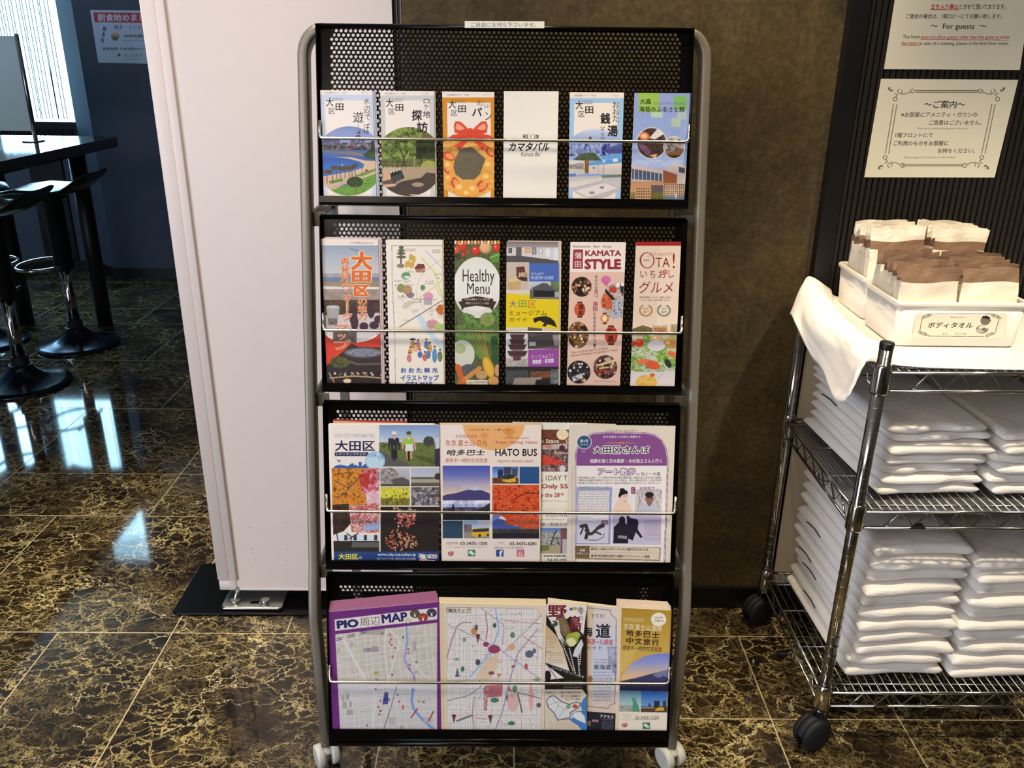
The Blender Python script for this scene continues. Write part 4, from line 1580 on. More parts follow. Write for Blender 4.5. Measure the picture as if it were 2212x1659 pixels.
cs = [(45, 88), (668, 90), (643, 1302), (35, 1300)]
s = rack_art(TB, cs)
s.im[:] = (242, 230, 216)
s.t('和', 256, 580, 318, 630, INKBLACK, .02).t('洋', 384, 582, 446, 636, INKBLACK, .02).l([(330, 570), (372, 640)], 3.5, (120, 60, 50)).l([(374, 572), (326, 640)], 3.5, (90, 70, 70))
s.t('カマタバル', 104, 672, 566, 772, INKBLACK, .03, .25).t('Kamata Bar', 242, 780, 466, 830, (50, 44, 44), 0, .25)
s.sheet('leaflet', 'plain white leaflet with black brush lettering, fourth in the top tier', 'leaflet', 'top tier leaflets')

cs = [(795, 102), (1412, 105), (1372, 1308), (780, 1308)]
s = rack_art(TB, cs)
s.f(s.R(700, 168, 1500, 1500), (158, 196, 222)).f(s.P([(848, 222), (1345, 222), (1325, 700), (1310, 1500), (825, 1500), (838, 700)]), CREAM)
D = s.E(1085, 915, 400, 398)
s.g(D, 510, 700, [(206, 216, 232), (166, 184, 216), (150, 172, 214)])
s.tex(D & s.R(700, 690, 1500, 830), [(96, 118, 182), (168, 184, 220), (70, 84, 150)], 70, 71, 1, .6, 1.6)
s.f(D & s.P([(1150, 770), (1260, 720), (1400, 690), (1400, 800), (1250, 800)]), (84, 88, 150)).f(D & s.P([(1130, 830), (1400, 790), (1400, 860), (1180, 870)]), (102, 158, 214))
s.tex(D & s.P([(830, 870), (920, 800), (1000, 790), (1080, 790), (1160, 880), (1020, 880)]), [(48, 70, 52), (92, 110, 74)], 24, 72)
s.f(D & s.P([(760, 870), (970, 885), (970, 1030), (760, 1060)]), (214, 206, 196)).tex(D & s.P([(785, 930), (950, 900), (955, 980), (785, 970)]), [(120, 114, 110), (180, 172, 164)], 30, 73)
s.f(s.P([(962, 870), (1012, 862), (1008, 1025), (965, 1015)]), (140, 92, 36)).g(s.P([(1012, 900), (1180, 880), (1390, 860), (1390, 910), (1012, 950)]), 860, 950, [(74, 142, 200), (104, 168, 216)])
s.f(D & s.P([(1012, 938), (1390, 905), (1390, 1040), (1012, 1030)]), (222, 212, 202)).f(D & s.P([(1140, 1050), (1390, 1035), (1390, 1060), (1150, 1075)]), (112, 140, 88)).f(D & s.P([(780, 1030), (865, 1025), (862, 1065), (780, 1075)]), (96, 140, 200))
s.f(D & s.P([(760, 1065), (1150, 1050), (1160, 1080), (1390, 1070), (1390, 1330), (760, 1330)]), (206, 198, 196)).f(D & s.P([(780, 1130), (1160, 1060), (1158, 1110), (800, 1190)]), (226, 216, 204)).f(D & s.P([(800, 1190), (1158, 1110), (1390, 1190), (1390, 1330), (960, 1330)]), (192, 184, 186))
s.f(D & s.P([(860, 1220), (1190, 1130), (1340, 1190), (1000, 1300)]), (222, 214, 212)).f(s.E(1160, 1185, 26, 14), (140, 130, 132)).f(s.E(1045, 1245, 32, 16), (150, 140, 142)).f(s.R(1010, 610, 1042, 636), (120, 60, 40))
for x in (1118, 1180):
    s.l([(x, 925), (x, 1030)], 4, (120, 116, 116))
s.f(s.R(1285, 855, 1340, 892), (214, 222, 230)).f(s.R(1170, 870, 1196, 905), (180, 206, 226)).f(s.R(1055, 955, 1082, 970), (110, 104, 104))
ota_head(s, '9', 'さんぽ', (120, 168, 206), 728, 28)
s.vt('おおた', 1318, 205, 440, 72, (34, 30, 30), .0, gap=.08).t('銭', 1142, 338, 1255, 462, INKBLACK, .03).t('湯', 1222, 478, 1342, 604, INKBLACK, .03).vt('マップ', 1165, 490, 662, 55, (40, 36, 38), gap=.2)
s.sheet('leaflet', 'pale blue bathhouse leaflet with a mountain mural photo, fifth in the top tier', 'leaflet', 'top tier leaflets')

cs = [(1532, 108), (2168, 112), (2097, 1312), (1480, 1308)]
s = rack_art(TB, cs)
s.g(s.all(), 100, 1000, [(146, 162, 206), (150, 168, 214), (160, 180, 222)])
for a in ((1576, 100, 1812, 330, (150, 192, 84)), (1978, 140, 2128, 300, (128, 180, 100)), (1718, 330, 1852, 388, (184, 208, 180)), (1950, 392, 2056, 494, (178, 196, 176)), (2020, 310, 2126, 412, (176, 192, 190)), (1940, 505, 2050, 600, (144, 164, 206))):
    s.f(s.R(*a[:4]), a[4])
s.f(s.E(1725, 680, 172, 180), (226, 224, 226))
D = s.E(1725, 680, 164, 172)
s.tex(D, [(30, 22, 24), (88, 60, 52), (44, 32, 34)], 60, 81).f(D & s.E(1640, 600, 62, 48, .3), (214, 120, 60)).f(D & s.E(1640, 600, 36, 26), (232, 190, 160)).f(D & s.P([(1700, 620), (1790, 520), (1840, 520), (1860, 580), (1760, 640)]), (226, 216, 208)).f(D & s.P([(1570, 690), (1650, 700), (1720, 780), (1690, 820), (1610, 760)]), (120, 84, 110)).f(D & s.P([(1700, 820), (1790, 800), (1770, 860)]), (206, 170, 120))
s.f(s.E(1980, 730, 122, 130), (226, 224, 226))
D = s.E(1980, 730, 114, 122)
s.tex(D, [(70, 62, 58), (160, 150, 140), (206, 200, 190)], 50, 82).f(D & s.P([(1860, 800), (2100, 740), (2100, 800), (1900, 850)]), (140, 96, 56)).tex(D & (s.Y > 810), [(40, 34, 28), (84, 66, 46)], 30, 83)
s.f(s.E(1725, 680, 172, 180) & ~s.E(1725, 680, 166, 174), (230, 228, 228))
s.tex(s.R(1400, 850, 2200, 1000) & (s.Y > 870), [(150, 174, 220), (206, 210, 226)], 120, 84, .6)
s.f(s.P([(1480, 925), (1860, 990), (1860, 1140), (1480, 1100)]), (222, 202, 188)).f(s.P([(1500, 970), (1845, 1030), (1845, 1115), (1500, 1090)]), (84, 96, 120))
for k in range(7):
    x = 1530 + k * 46
    s.l([(x, 970 + k * 8), (x, 1110)], 9, (206, 196, 192))
s.f(s.P([(1855, 985), (2015, 1040), (2015, 1140), (1855, 1140)]), (158, 92, 56)).f(s.P([(1850, 980), (2020, 915), (2120, 940), (2120, 1140), (2015, 1140), (2015, 1035)]), (216, 196, 182)).f(s.P([(2035, 950), (2105, 965), (2105, 1025), (2035, 1010)]), (70, 78, 100))
s.f(s.R(1400, 1115, 1860, 1330), (202, 148, 106)).f(s.R(1720, 1160, 1860, 1280), (96, 84, 84)).f(s.R(1540, 1190, 1715, 1330), (206, 164, 120)).f(s.R(1862, 1140, 2200, 1330), (216, 186, 152))
for j in range(4):
    for i in range(6):
        s.f(s.R(1550 + i * 27, 1192 + j * 30, 1568 + i * 27, 1210 + j * 30), (104, 74, 48))
for j in range(6):
    for i in range(10):
        s.f(s.R(1868 + i * 24, 1146 + j * 24, 1882 + i * 24, 1162 + j * 24), (84, 64, 48))
s.tex(s.R(1715, 1240, 1860, 1340), [(84, 84, 40), (130, 116, 60)], 16, 86).f(s.R(1860, 1285, 2120, 1330), (104, 124, 140)).f(s.R(1995, 1250, 2010, 1310), (236, 230, 220)).tex(s.R(1470, 1240, 1540, 1340), [(110, 100, 50), (160, 130, 84)], 16, 87)
s.t('大森', 1592, 176, 1720, 238, INKBLACK, .02).t('Omori Nori Museum', 1758, 212, 2112, 242, (110, 122, 140)).t('海苔のふるさと館', 1585, 265, 2100, 326, INKBLACK, .015)
s.sheet('leaflet', 'sky blue museum leaflet with a building photo, last in the top tier', 'leaflet', 'top tier leaflets')

# row two
cs = [(18, 76), (600, 84), (632, 1552), (78, 1552)]
s = rack_art(TC, cs)
s.g(s.R(0, 142, 700, 460), 142, 460, [(150, 164, 178), (182, 186, 190), (206, 198, 190)])
s.tex(s.R(0, 430, 700, 475), [(140, 140, 146), (190, 182, 176)], 30, 91).f(s.R(0, 470, 700, 520), (112, 128, 152)).tex(s.R(0, 515, 700, 570), [(146, 130, 96), (170, 152, 116)], 50, 92).f(s.P([(40, 560), (400, 575), (400, 600), (40, 600)]), (226, 220, 214)).tex(s.R(0, 590, 700, 730), [(150, 132, 120), (180, 160, 146)], 70, 93)
s.tex(s.R(0, 700, 700, 860), [(62, 48, 36), (104, 80, 56)], 60, 94).f(s.P([(40, 860), (640, 830), (640, 1020), (40, 1020)]), (206, 196, 188))
s.f(s.P([(70, 770), (205, 770), (185, 960), (90, 960)]), (168, 164, 156)).f(s.E(138, 772, 66, 16), (200, 196, 190)).tex(s.P([(90, 890), (185, 890), (178, 960), (98, 960)]), [(70, 62, 54), (150, 142, 132)], 16, 95)
for x, y, w, h in ((345, 850, 42, 110), (530, 800, 40, 90), (360, 930, 40, 80), (455, 970, 46, 40), (560, 960, 50, 40), (600, 900, 40, 40)):
    s.tex(s.E(x, y, w, h), [(40, 34, 60), (84, 50, 62), (52, 36, 48)], 26, x)
s.tex(s.R(140, 1030, 380, 1140), [(70, 58, 56), (120, 106, 98)], 20, 97).f(s.R(70, 1040, 640, 1060) & (s.X > 380), (196, 186, 178))
s.f(s.R(0, 1050, 700, 1370) & ~s.E(330, 1010, 290, 130) & ~s.R(140, 1030, 380, 1140), (214, 66, 44))
s.f(s.E(330, 1010, 270, 110) & s.R(0, 1040, 700, 1200) & ~s.R(140, 1030, 380, 1140), (212, 204, 198))
s.f(s.P([(120, 1340), (250, 1220), (330, 1150), (400, 1180), (700, 1190), (700, 1560), (60, 1560), (60, 1380)]), (52, 42, 40))
s.f(s.E(450, 1240, 205, 56), (92, 80, 70)).tex(s.E(450, 1240, 180, 42), [(96, 96, 106), (160, 164, 176)], 20, 98).f(s.P([(245, 1240), (655, 1240), (655, 1330), (380, 1330)]) & ~s.E(450, 1240, 205, 56), (58, 50, 46)).f(s.P([(230, 1290), (400, 1350), (660, 1340), (660, 1365), (380, 1370), (210, 1310)]), (96, 86, 74))
s.tex(s.E(210, 1340, 100, 60), [(52, 56, 30), (104, 108, 56)], 20, 99).f(s.R(60, 1440, 700, 1560), (40, 32, 30)).dots(s.R(100, 1440, 640, 1480), 34, [(220, 206, 186), (180, 160, 130)], 9, 5).l([(110, 1500), (360, 1480), (640, 1500)], 16, (176, 146, 96)).f(s.E(285, 1530, 42, 22), (240, 206, 160)).l([(100, 1450), (150, 1540)], 14, (176, 140, 96))
s.f(s.R(0, 60, 700, 143), (238, 226, 206)).f(s.P([(610, 84), (660, 84), (660, 1560), (640, 1560)]), (180, 160, 150))
s.l([(315, 175), (395, 200)], 8, (110, 110, 130))
HAL = (246, 214, 184)
OR = (222, 112, 44)
s.t('日本語/Japanese', 322, 102, 556, 132, (120, 110, 100))
s.t('大', 320, 202, 548, 398, OR, .05, halo=HAL, hw=.04).t('田', 330, 402, 528, 522, OR, .05, halo=HAL, hw=.04).t('区', 350, 545, 512, 662, OR, .05, halo=HAL, hw=.04)
s.vt('再発見', 262, 268, 512, 88, OR, .02, halo=HAL, gap=.04).vt('ウォーク', 285, 520, 920, 100, OR, .01, halo=HAL, gap=.08).t('マ', 148, 960, 300, 1030, OR, .01, halo=HAL).t('ッ', 190, 1050, 270, 1110, OR, .01, halo=HAL).t('プ', 150, 1110, 320, 1210, OR, .01, halo=HAL)
s.vt('の魅力', 440, 680, 905, 92, OR, .015, halo=HAL, gap=.05)
s.sheet('leaflet', 'walking map leaflet with big orange lettering over an airport photo, leftmost of tier two', 'leaflet', 'second tier leaflets')
backs(TC, cs, 'pale violet-edged copy behind the orange-lettered walking map', 'copies behind the walking map', [(18, -6), (28, -14, 6), (44, -20, -4)], col=(206, 190, 196))

cs = [(680, 85), (1258, 88), (1274, 1557), (718, 1555)]
s = rack_art(TC, cs)
s.im[:] = (238, 228, 210)
s.l([(742, 146), (745, 500), (770, 1030), (778, 1560)], 4, (90, 86, 84)).l([(742, 146), (1300, 146)], 4, (90, 86, 84))
for pts, w, c in (([(1046, 268), (1180, 420), (1270, 700)], 14, (216, 206, 140)), ([(1270, 480), (1190, 560), (1020, 680)], 12, (216, 206, 140)), ([(1190, 560), (1240, 660)], 12, (216, 206, 140)), ([(1090, 200), (1200, 310), (1270, 390)], 10, (190, 192, 216)), ([(1270, 270), (1090, 400), (1040, 450), (1000, 560)], 4, (170, 170, 190)), ([(800, 640), (880, 740), (990, 860)], 3, (170, 170, 180)), ([(990, 600), (1000, 680), (1080, 800), (1180, 900)], 3, (150, 150, 160))):
    s.l(pts, w, c)
s.f(s.P([(990, 870), (1040, 850), (1120, 960), (1200, 1090), (1290, 1180), (1290, 1280), (1180, 1130), (1060, 1000)]), (196, 214, 222))
for k in range(22):
    t = k / 22
    s.l([(820 + 445 * t, 978 - 275 * t), (820 + 445 * (t + .026), 978 - 275 * (t + .026))], 8, (50, 46, 46))
s.l([(832, 170), (836, 340)], 16, (104, 80, 58))
for y, w in ((165, 26), (195, 36), (225, 44), (262, 50)):
    s.tex(s.E(838, y, w, 15), [(70, 84, 60), (120, 120, 88)], 16, y)
s.tex(s.E(832, 352, 40, 22), [(120, 110, 90), (176, 160, 130)], 14, 3)
for x, y in ((890, 340), (912, 330), (935, 345), (958, 340), (930, 265), (950, 270), (972, 285)):
    s.f(s.E(x, y, 13, 36), (206, 170, 76))
s.f(s.P([(975, 370), (1010, 330), (1070, 332), (1086, 380), (980, 390)]), (120, 60, 58)).f(s.R(985, 385, 1080, 418), (176, 130, 96)).tex(s.E(885, 455, 48, 38), [(60, 130, 76), (150, 190, 130)], 16, 6).f(s.E(900, 468, 30, 16), (214, 224, 216))
s.tex(s.E(835, 580, 42, 44), [(180, 110, 110), (120, 150, 84), (214, 170, 160)], 12, 7).tex(s.E(900, 600, 50, 46), [(170, 96, 96), (206, 160, 110), (110, 130, 80)], 12, 8).tex(s.E(930, 650, 42, 30), [(96, 80, 84), (176, 160, 160)], 12, 9)
s.tex(s.E(1060, 575, 26, 30), [(70, 120, 70), (150, 180, 130)], 12, 10).f(s.E(1115, 665, 50, 42), (220, 150, 180)).f(s.R(1070, 690, 1155, 750), (176, 166, 166)).l([(1068, 690), (1155, 690)], 8, (196, 110, 130))
s.tex(s.E(1245, 800, 50, 52), [(226, 160, 50), (200, 80, 40), (140, 150, 60)], 18, 11).tex(s.E(1160, 950, 66, 50), [(226, 160, 170), (200, 130, 140), (236, 220, 200)], 14, 12).tex(s.E(1225, 975, 52, 34), [(150, 190, 90), (190, 210, 130)], 14, 13)
for x, y in ((900, 745), (930, 730), (880, 770)):
    s.f(s.E(x, y, 34, 22), (206, 196, 176))
for x0, y0, x1, y1 in ((875, 172, 990, 205), (1155, 180, 1240, 225), (860, 500, 930, 525), (760, 495, 845, 520), (1085, 500, 1180, 545), (862, 540, 960, 575), (800, 660, 890, 690), (960, 680, 1060, 740), (1180, 425, 1270, 455), (1120, 790, 1200, 830), (960, 800, 1010, 830), (895, 400, 970, 425), (1210, 850, 1265, 890), (860, 900, 930, 920), (1155, 690, 1200, 710)):
    s.micro(x0, y0, x1, y1, 2, (96, 92, 100), int(x0))
for x, y in ((780, 550), (852, 660), (945, 680), (1034, 712), (1152, 848), (1220, 478), (1255, 1130)):
    s.f(s.E(x, y, 6, 6), (40, 36, 36))
rng = random.Random(5)
for k, (x, y, h, c) in enumerate(((955, 1160, 90, (196, 146, 84)), (1010, 1170, 80, (206, 110, 120)), (1095, 1160, 80, (92, 136, 186)), (1130, 1200, 90, (214, 150, 70)), (930, 1230, 60, (196, 140, 70)), (1030, 1260, 70, (90, 110, 170)), (1080, 1290, 80, (196, 112, 84)), (1180, 1270, 150, (84, 140, 186)), (1235, 1280, 110, (110, 130, 84)), (920, 1300, 80, (206, 120, 130)), (985, 1200, 70, (214, 170, 120)), (1115, 1260, 90, (100, 130, 160)))):
    s.tex(s.E(x, y, 25, h / 2), [tuple(v * .8 for v in c), c, tuple(min(v * 1.2, 250) for v in c)], 16, 20 + k).f(s.E(x, y - h / 2 - 8, 12, 14), (226, 190, 160)).f(s.E(x, y - h / 2 - 16, 12, 8), (60, 46, 44))
s.f(s.E(955, 1105, 34, 10), (50, 54, 84))
NAVY = (62, 84, 140)
for k, ch in enumerate('おおた観光'):
    s.t(ch, 832 + k * 80, 1396, 892 + k * 80, 1446, NAVY, .03, halo=(206, 212, 224), hw=.05)
s.t('イラストマップ', 832, 1468, 1222, 1530, NAVY, .03, halo=(206, 212, 224), hw=.05).t('OTA MAP', 880, 1540, 1155, 1590, NAVY, .03, halo=(206, 212, 224), hw=.05)
s.sheet('leaflet', 'cream illustrated map leaflet with tiny drawings and blue lettering, second in tier two', 'leaflet', 'second tier leaflets')
backs(TC, cs, 'cream copy peeking out behind the illustrated map leaflet in tier two', 'copies behind the illustrated map', [(10, -3), (15, -4)], col=(226, 216, 196))

cs = [(1383, 94), (1848, 94), (1835, 1557), (1390, 1557)]
s = rack_art(TC, cs)
s.tex(s.all(), [(70, 80, 44), (96, 106, 62), (58, 66, 38)], 80, 101)
for k in range(14):
    s.f(s.R(1383 + k * 34, 90, 1400 + k * 34, 130), (226, 170, 60) if k % 2 else (240, 232, 214)).f(s.R(1400 + k * 34, 90, 1408 + k * 34, 130), (196, 90, 50))
for x, y, r, c in ((1460, 150, 60, (196, 64, 44)), (1605, 195, 50, (206, 60, 44)), (1700, 165, 62, (226, 176, 120)), (1815, 170, 44, (206, 60, 50)), (1400, 190, 40, (214, 90, 56)), (1475, 240, 22, (200, 60, 44)), (1525, 215, 20, (200, 60, 44))):
    s.f(s.E(x, y, r), tuple(v * .82 for v in c)).f(s.E(x - r * .12, y - r * .12, r * .8), c).f(s.E(x - r * .3, y - r * .35, r * .22, r * .15), (240, 190, 170))
s.f(s.R(1383, 88, 1850, 130) & False, 0) if False else None
for k in range(14):
    s.f(s.R(1383 + k * 34, 90, 1400 + k * 34, 130), (226, 170, 60) if k % 2 else (240, 232, 214)).f(s.R(1400 + k * 34, 90, 1408 + k * 34, 130), (196, 90, 50))
s.f(s.P([(1740, 260), (1790, 220), (1840, 210), (1840, 320), (1760, 320)]), (92, 140, 60)).l([(1745, 270), (1840, 235)], 8, (176, 200, 130))
s.g(s.E(1615, 575, 246, 312), 260, 880, [(226, 222, 206), (238, 232, 220), (214, 214, 200)]).f(s.E(1615, 575, 190, 240), (232, 228, 214))
for q in range(26):
    rr = random.Random(q)
    x, y = rr.uniform(1395, 1840), rr.uniform(850, 1120)
    s.tex(s.E(x, y, rr.uniform(30, 66), rr.uniform(40, 90), rr.uniform(-1, 1)), [(52, 84, 36), (96, 130, 60), (124, 152, 84)], 40, 110 + q)
s.tex(s.E(1720, 900, 76, 70), [(110, 130, 60), (150, 160, 90)], 24, 140)
for k in range(8):
    s.l([(1420 + k * 36, 1040), (1650 + k * 12, 1300)], 16, (90 + 9 * k, 138, 66))
s.f(s.E(1470, 1250, 118, 140, -.3), (206, 206, 186)).f(s.E(1440, 1200, 60, 50), (170, 180, 130)).tex(s.E(1530, 1420, 92, 62), [(66, 68, 70), (110, 110, 110)], 24, 141)
for pts, w, c in (([(1420, 1390), (1475, 1570)], 60, (206, 96, 50)), ([(1490, 1510), (1640, 1400)], 46, (206, 140, 74)), ([(1790, 1100), (1800, 1330)], 70, (52, 84, 40))):
    s.l(pts, w, c)
s.f(s.E(1730, 1390, 52, 108, -.35), (222, 164, 46)).f(s.E(1730, 1390, 30, 90, -.35), (236, 186, 70)).f(s.E(1660, 1470, 58, 44), (196, 150, 100)).f(s.E(1780, 1530, 54, 46), (206, 150, 90)).f(s.E(1825, 1420, 30, 60), (206, 150, 110)).f(s.E(1470, 1560, 60, 40), (206, 110, 60))
s.f(s.R(1506, 1520, 1722, 1600), (222, 212, 190)).t('大田区保健所', 1580, 1530, 1712, 1552, (60, 60, 40)).f(s.E(1545, 1545, 26, 16), (196, 190, 110))
s.f(s.P([(1420, 720), (1510, 700), (1720, 695), (1815, 720), (1790, 760), (1776, 815), (1740, 780), (1610, 760), (1480, 780), (1460, 815), (1450, 770)]), (66, 50, 40)).f(s.P([(1455, 690), (1610, 662), (1780, 690), (1765, 770), (1610, 745), (1470, 770)]), (60, 44, 34))
s.t('おおた健康メニュー協力店', 1490, 684, 1745, 706, (230, 216, 190)).t('野菜たっぷりメニュー紹介', 1498, 722, 1740, 746, (230, 216, 190))
s.t('Healthy', 1466, 388, 1792, 555, (44, 36, 30)).t('Menu', 1512, 525, 1742, 642, (44, 36, 30))
s.sheet('leaflet', 'green vegetable leaflet with a white plate, third in tier two', 'leaflet', 'second tier leaflets')

cs = [(68, 100), (612, 104), (598, 1568), (58, 1565)]
s = rack_art(TD, cs)
s.g(s.R(0, 90, 640, 250), 100, 250, [(120, 110, 110), (170, 160, 156), (206, 200, 196)]).f(s.R(0, 165, 640, 285), (212, 204, 200)).f(s.P([(60, 250), (220, 250), (640, 305), (640, 340), (60, 340)]), (84, 78, 80)).f(s.R(165, 160, 222, 252), (104, 92, 86))
for x0, y0, x1, y1, c in ((85, 170, 124, 222, (70, 66, 70)), (260, 172, 310, 216, (196, 140, 84)), (328, 165, 372, 236, (110, 106, 116)), (395, 175, 440, 225, (176, 172, 176))):
    s.f(s.R(x0, y0, x1, y1), c).f(s.R(x0 + 9, y0 + 9, x1 - 9, y1 - 9), tuple(min(v + 50, 240) for v in c))
s.f(s.E(490, 220, 26, 46), (226, 228, 236)).f(s.E(572, 230, 26, 60), (220, 224, 234)).f(s.R(598, 90, 640, 700), (204, 196, 184))
s.f(s.R(60, 314, 300, 640), (198, 182, 168)).f(s.P([(165, 365), (250, 358), (262, 430), (170, 440)]), (104, 52, 50)).f(s.P([(165, 440), (280, 430), (280, 510), (190, 500)]), (64, 44, 42)).dots(s.R(190, 420, 280, 470), 14, [(206, 178, 140), (176, 146, 110)], 16, 4).f(s.P([(80, 500), (150, 470), (215, 500), (212, 590), (110, 610), (82, 585)]), (198, 168, 112)).f(s.P([(80, 500), (150, 470), (215, 500), (110, 525)]), (220, 194, 140)).l([(110, 525), (112, 605)], 4, (150, 120, 70)).f(s.R(60, 600, 300, 650), (214, 208, 204))
s.f(s.R(300, 325, 604, 512), (70, 104, 178)).t('OTA CITY', 318, 422, 450, 446, (220, 224, 236)).t('MUSEUM GUIDE', 318, 458, 548, 490, (220, 224, 236))
s.g(s.R(304, 512, 604, 690), 512, 690, [(196, 200, 206), (150, 160, 150)]).tex(s.R(520, 512, 604, 620), [(70, 90, 60), (130, 150, 110)], 20, 161).f(s.P([(320, 580), (440, 525), (480, 530), (580, 610), (560, 620), (340, 600)]), (84, 84, 88)).f(s.P([(340, 600), (560, 610), (560, 680), (340, 680)]), (34, 32, 34)).f(s.R(304, 672, 604, 694), (120, 120, 110)).f(s.P([(304, 590), (345, 600), (345, 690), (304, 690)]), (96, 104, 84))
s.f(s.P([(50, 632), (304, 640), (304, 690), (640, 696), (606, 1004), (280, 990), (50, 988)]), (228, 198, 28)).f(s.P([(190, 640), (260, 605), (270, 645), (210, 660)]), (216, 208, 150))
s.t('大', 96, 706, 170, 778, (62, 96, 150), -.01).t('田', 192, 706, 270, 778, (70, 150, 80), -.01).t('区', 288, 706, 370, 782, (190, 110, 50), -.01).t('ミュージアム', 95, 808, 480, 858, (44, 40, 30)).t('ガイド', 92, 880, 280, 925, (44, 40, 30))
s.f(s.P([(340, 890), (400, 872), (470, 866), (520, 885), (560, 920), (585, 985), (530, 960), (485, 950), (465, 975), (430, 965), (455, 940), (410, 912), (350, 935)]), (36, 30, 26))
s.g(s.R(50, 985, 285, 1380), 985, 1380, [(216, 216, 220), (206, 198, 190)])
for y, w in ((1060, 78), (1110, 84), (1165, 96), (1230, 106)):
    s.f(s.P([(178 - w, y - 8), (178 + w, y - 8), (178 + w * .75, y + 46), (178 - w * .75, y + 46)]), (72, 48, 52)).f(s.R(178 - w * .6, y + 40, 178 + w * .6, y + 56), (120, 90, 84))
s.tex(s.R(50, 1300, 285, 1385), [(150, 140, 130), (206, 196, 184)], 18, 163).f(s.R(135, 1270, 215, 1320), (96, 60, 56))
s.f(s.P([(285, 980), (608, 1010), (604, 1200), (285, 1205)]), (96, 86, 88)).f(s.P([(285, 1070), (530, 1055), (555, 1170), (285, 1200)]), (70, 62, 64)).f(s.R(300, 1130, 366, 1172), (180, 180, 170)).f(s.P([(540, 1060), (606, 1060), (606, 1165), (556, 1165)]), (150, 144, 146)).f(s.P([(430, 985), (606, 1010), (606, 1040), (430, 1040)]), (214, 206, 200))
s.f(s.P([(288, 1212), (606, 1200), (602, 1390), (288, 1385)]), (152, 76, 150)).t('行ってみよう！', 322, 1258, 540, 1302, (236, 214, 232), 0, 0, -.08).t('博物館・記念館', 330, 1305, 552, 1352, (236, 220, 236), .03, 0, -.08)
s.f(s.R(40, 1384, 620, 1600), (44, 38, 38)).tex(s.R(60, 1420, 290, 1560), [(30, 28, 28), (120, 140, 136), (52, 48, 46)], 44, 165, 1, 2.4, .5).tex(s.R(310, 1430, 530, 1500), [(40, 30, 28), (150, 96, 60), (60, 44, 40)], 26, 166).f(s.P([(150, 1500), (420, 1490), (470, 1600), (120, 1600)]), (150, 136, 124)).tex(s.R(520, 1410, 604, 1560), [(60, 60, 62), (150, 160, 160)], 26, 167).f(s.P([(370, 1520), (500, 1510), (480, 1600), (350, 1600)]), (36, 34, 36))
s.sheet('leaflet', 'photo-collage museum guide leaflet with a yellow title block, fourth in tier two', 'leaflet', 'second tier leaflets')
backs(TD, cs, 'cream copy peeking out behind the photo-collage museum guide', 'copies behind the museum guide', [(14, -6), (18, -5)], col=(226, 216, 200))

cs = [(722, 107), (1290, 110), (1228, 1575), (683, 1572)]
s = rack_art(TD, cs)
s.im[:] = (228, 192, 172)
s.f(s.R(600, 90, 1400, 415), (240, 228, 214))
KR = (150, 46, 66)
s.t('Restaurants · Bars · Shops', 748, 140, 1142, 172, (110, 92, 84), .01)
s.f(s.P([(750, 185), (850, 185), (846, 383), (742, 383)]), KR).t('蒲', 765, 212, 834, 282, (240, 222, 210), .01).t('田', 765, 306, 830, 368, (240, 222, 210), .01)
s.t('KAMATA', 872, 192, 1242, 252, KR, .035).t('STYLE', 864, 282, 1240, 388, KR, .055)


def night(x, y, r, seed, cols=((24, 18, 18), (70, 44, 32), (150, 110, 76)), ry=None):
    m = s.E(x, y, r, ry or r)
    s.tex(m, cols, 36, seed, 1.2, .8, 1, 1.3)
    s.dots(m, 14, [(226, 196, 150), (240, 220, 180), (214, 120, 60)], 11, seed)
    return m


night(836, 566, 102, 171)
m = night(800, 1060, 108, 172, ((40, 26, 18), (110, 72, 40), (176, 130, 76)), 136)
m = night(808, 1440, 118, 173, ((16, 16, 22), (40, 36, 44), (70, 60, 60)))
for x in (810, 838, 822):
    s.f(s.E(x, 1356 if x != 822 else 1388, 12, 11), (236, 236, 230))
s.f(s.P([(735, 1490), (840, 1450), (850, 1500), (750, 1540)]), (200, 200, 200)).l([(740, 1490), (850, 1520)], 6, (40, 40, 40)).l([(760, 1470), (800, 1540)], 6, (40, 40, 40))
m = night(1078, 1388, 122, 174, ((30, 20, 26), (90, 60, 56), (150, 104, 90)))
s.l([(1000, 1370), (1180, 1320)], 22, (226, 200, 150)).l([(1020, 1400), (1110, 1390)], 16, (236, 190, 130)).f(s.R(1085, 1290, 1135, 1330), (180, 186, 150)).l([(985, 1420), (1150, 1440)], 12, (196, 60, 40))
s.f(s.E(1085, 495, 50, 42), (214, 116, 158)).f(s.P([(1050, 510), (1115, 510), (1098, 562), (1075, 552)]), (206, 104, 150)).f(s.P([(1040, 510), (1065, 490), (1065, 525)]), (206, 104, 150))
m = s.P([(1080, 580), (1180, 530), (1270, 530), (1255, 880), (1150, 895), (1060, 860), (1030, 720)])
s.tex(m, [(70, 60, 50), (150, 140, 120), (206, 206, 210), (110, 84, 66)], 44, 175, 1, 1.6, .8)
s.tex(m & s.P([(1040, 640), (1160, 650), (1150, 800), (1040, 780)]), [(196, 60, 36), (226, 120, 70), (90, 40, 30)], 28, 176).f(m & s.P([(1080, 585), (1180, 690), (1165, 720), (1075, 620)]), (40, 34, 34)).f(s.P([(1120, 572), (1195, 572), (1190, 630), (1118, 622)]), (196, 60, 56)).tex(m & s.R(1150, 700, 1255, 890), [(120, 124, 140), (206, 210, 220), (60, 60, 70)], 26, 177).f(m & s.P([(1225, 540), (1270, 560), (1262, 660), (1235, 620)]), (44, 44, 44)).f(s.R(1190, 528, 1226, 568), (240, 240, 240)).f(s.R(1238, 526, 1270, 560), (240, 240, 240))
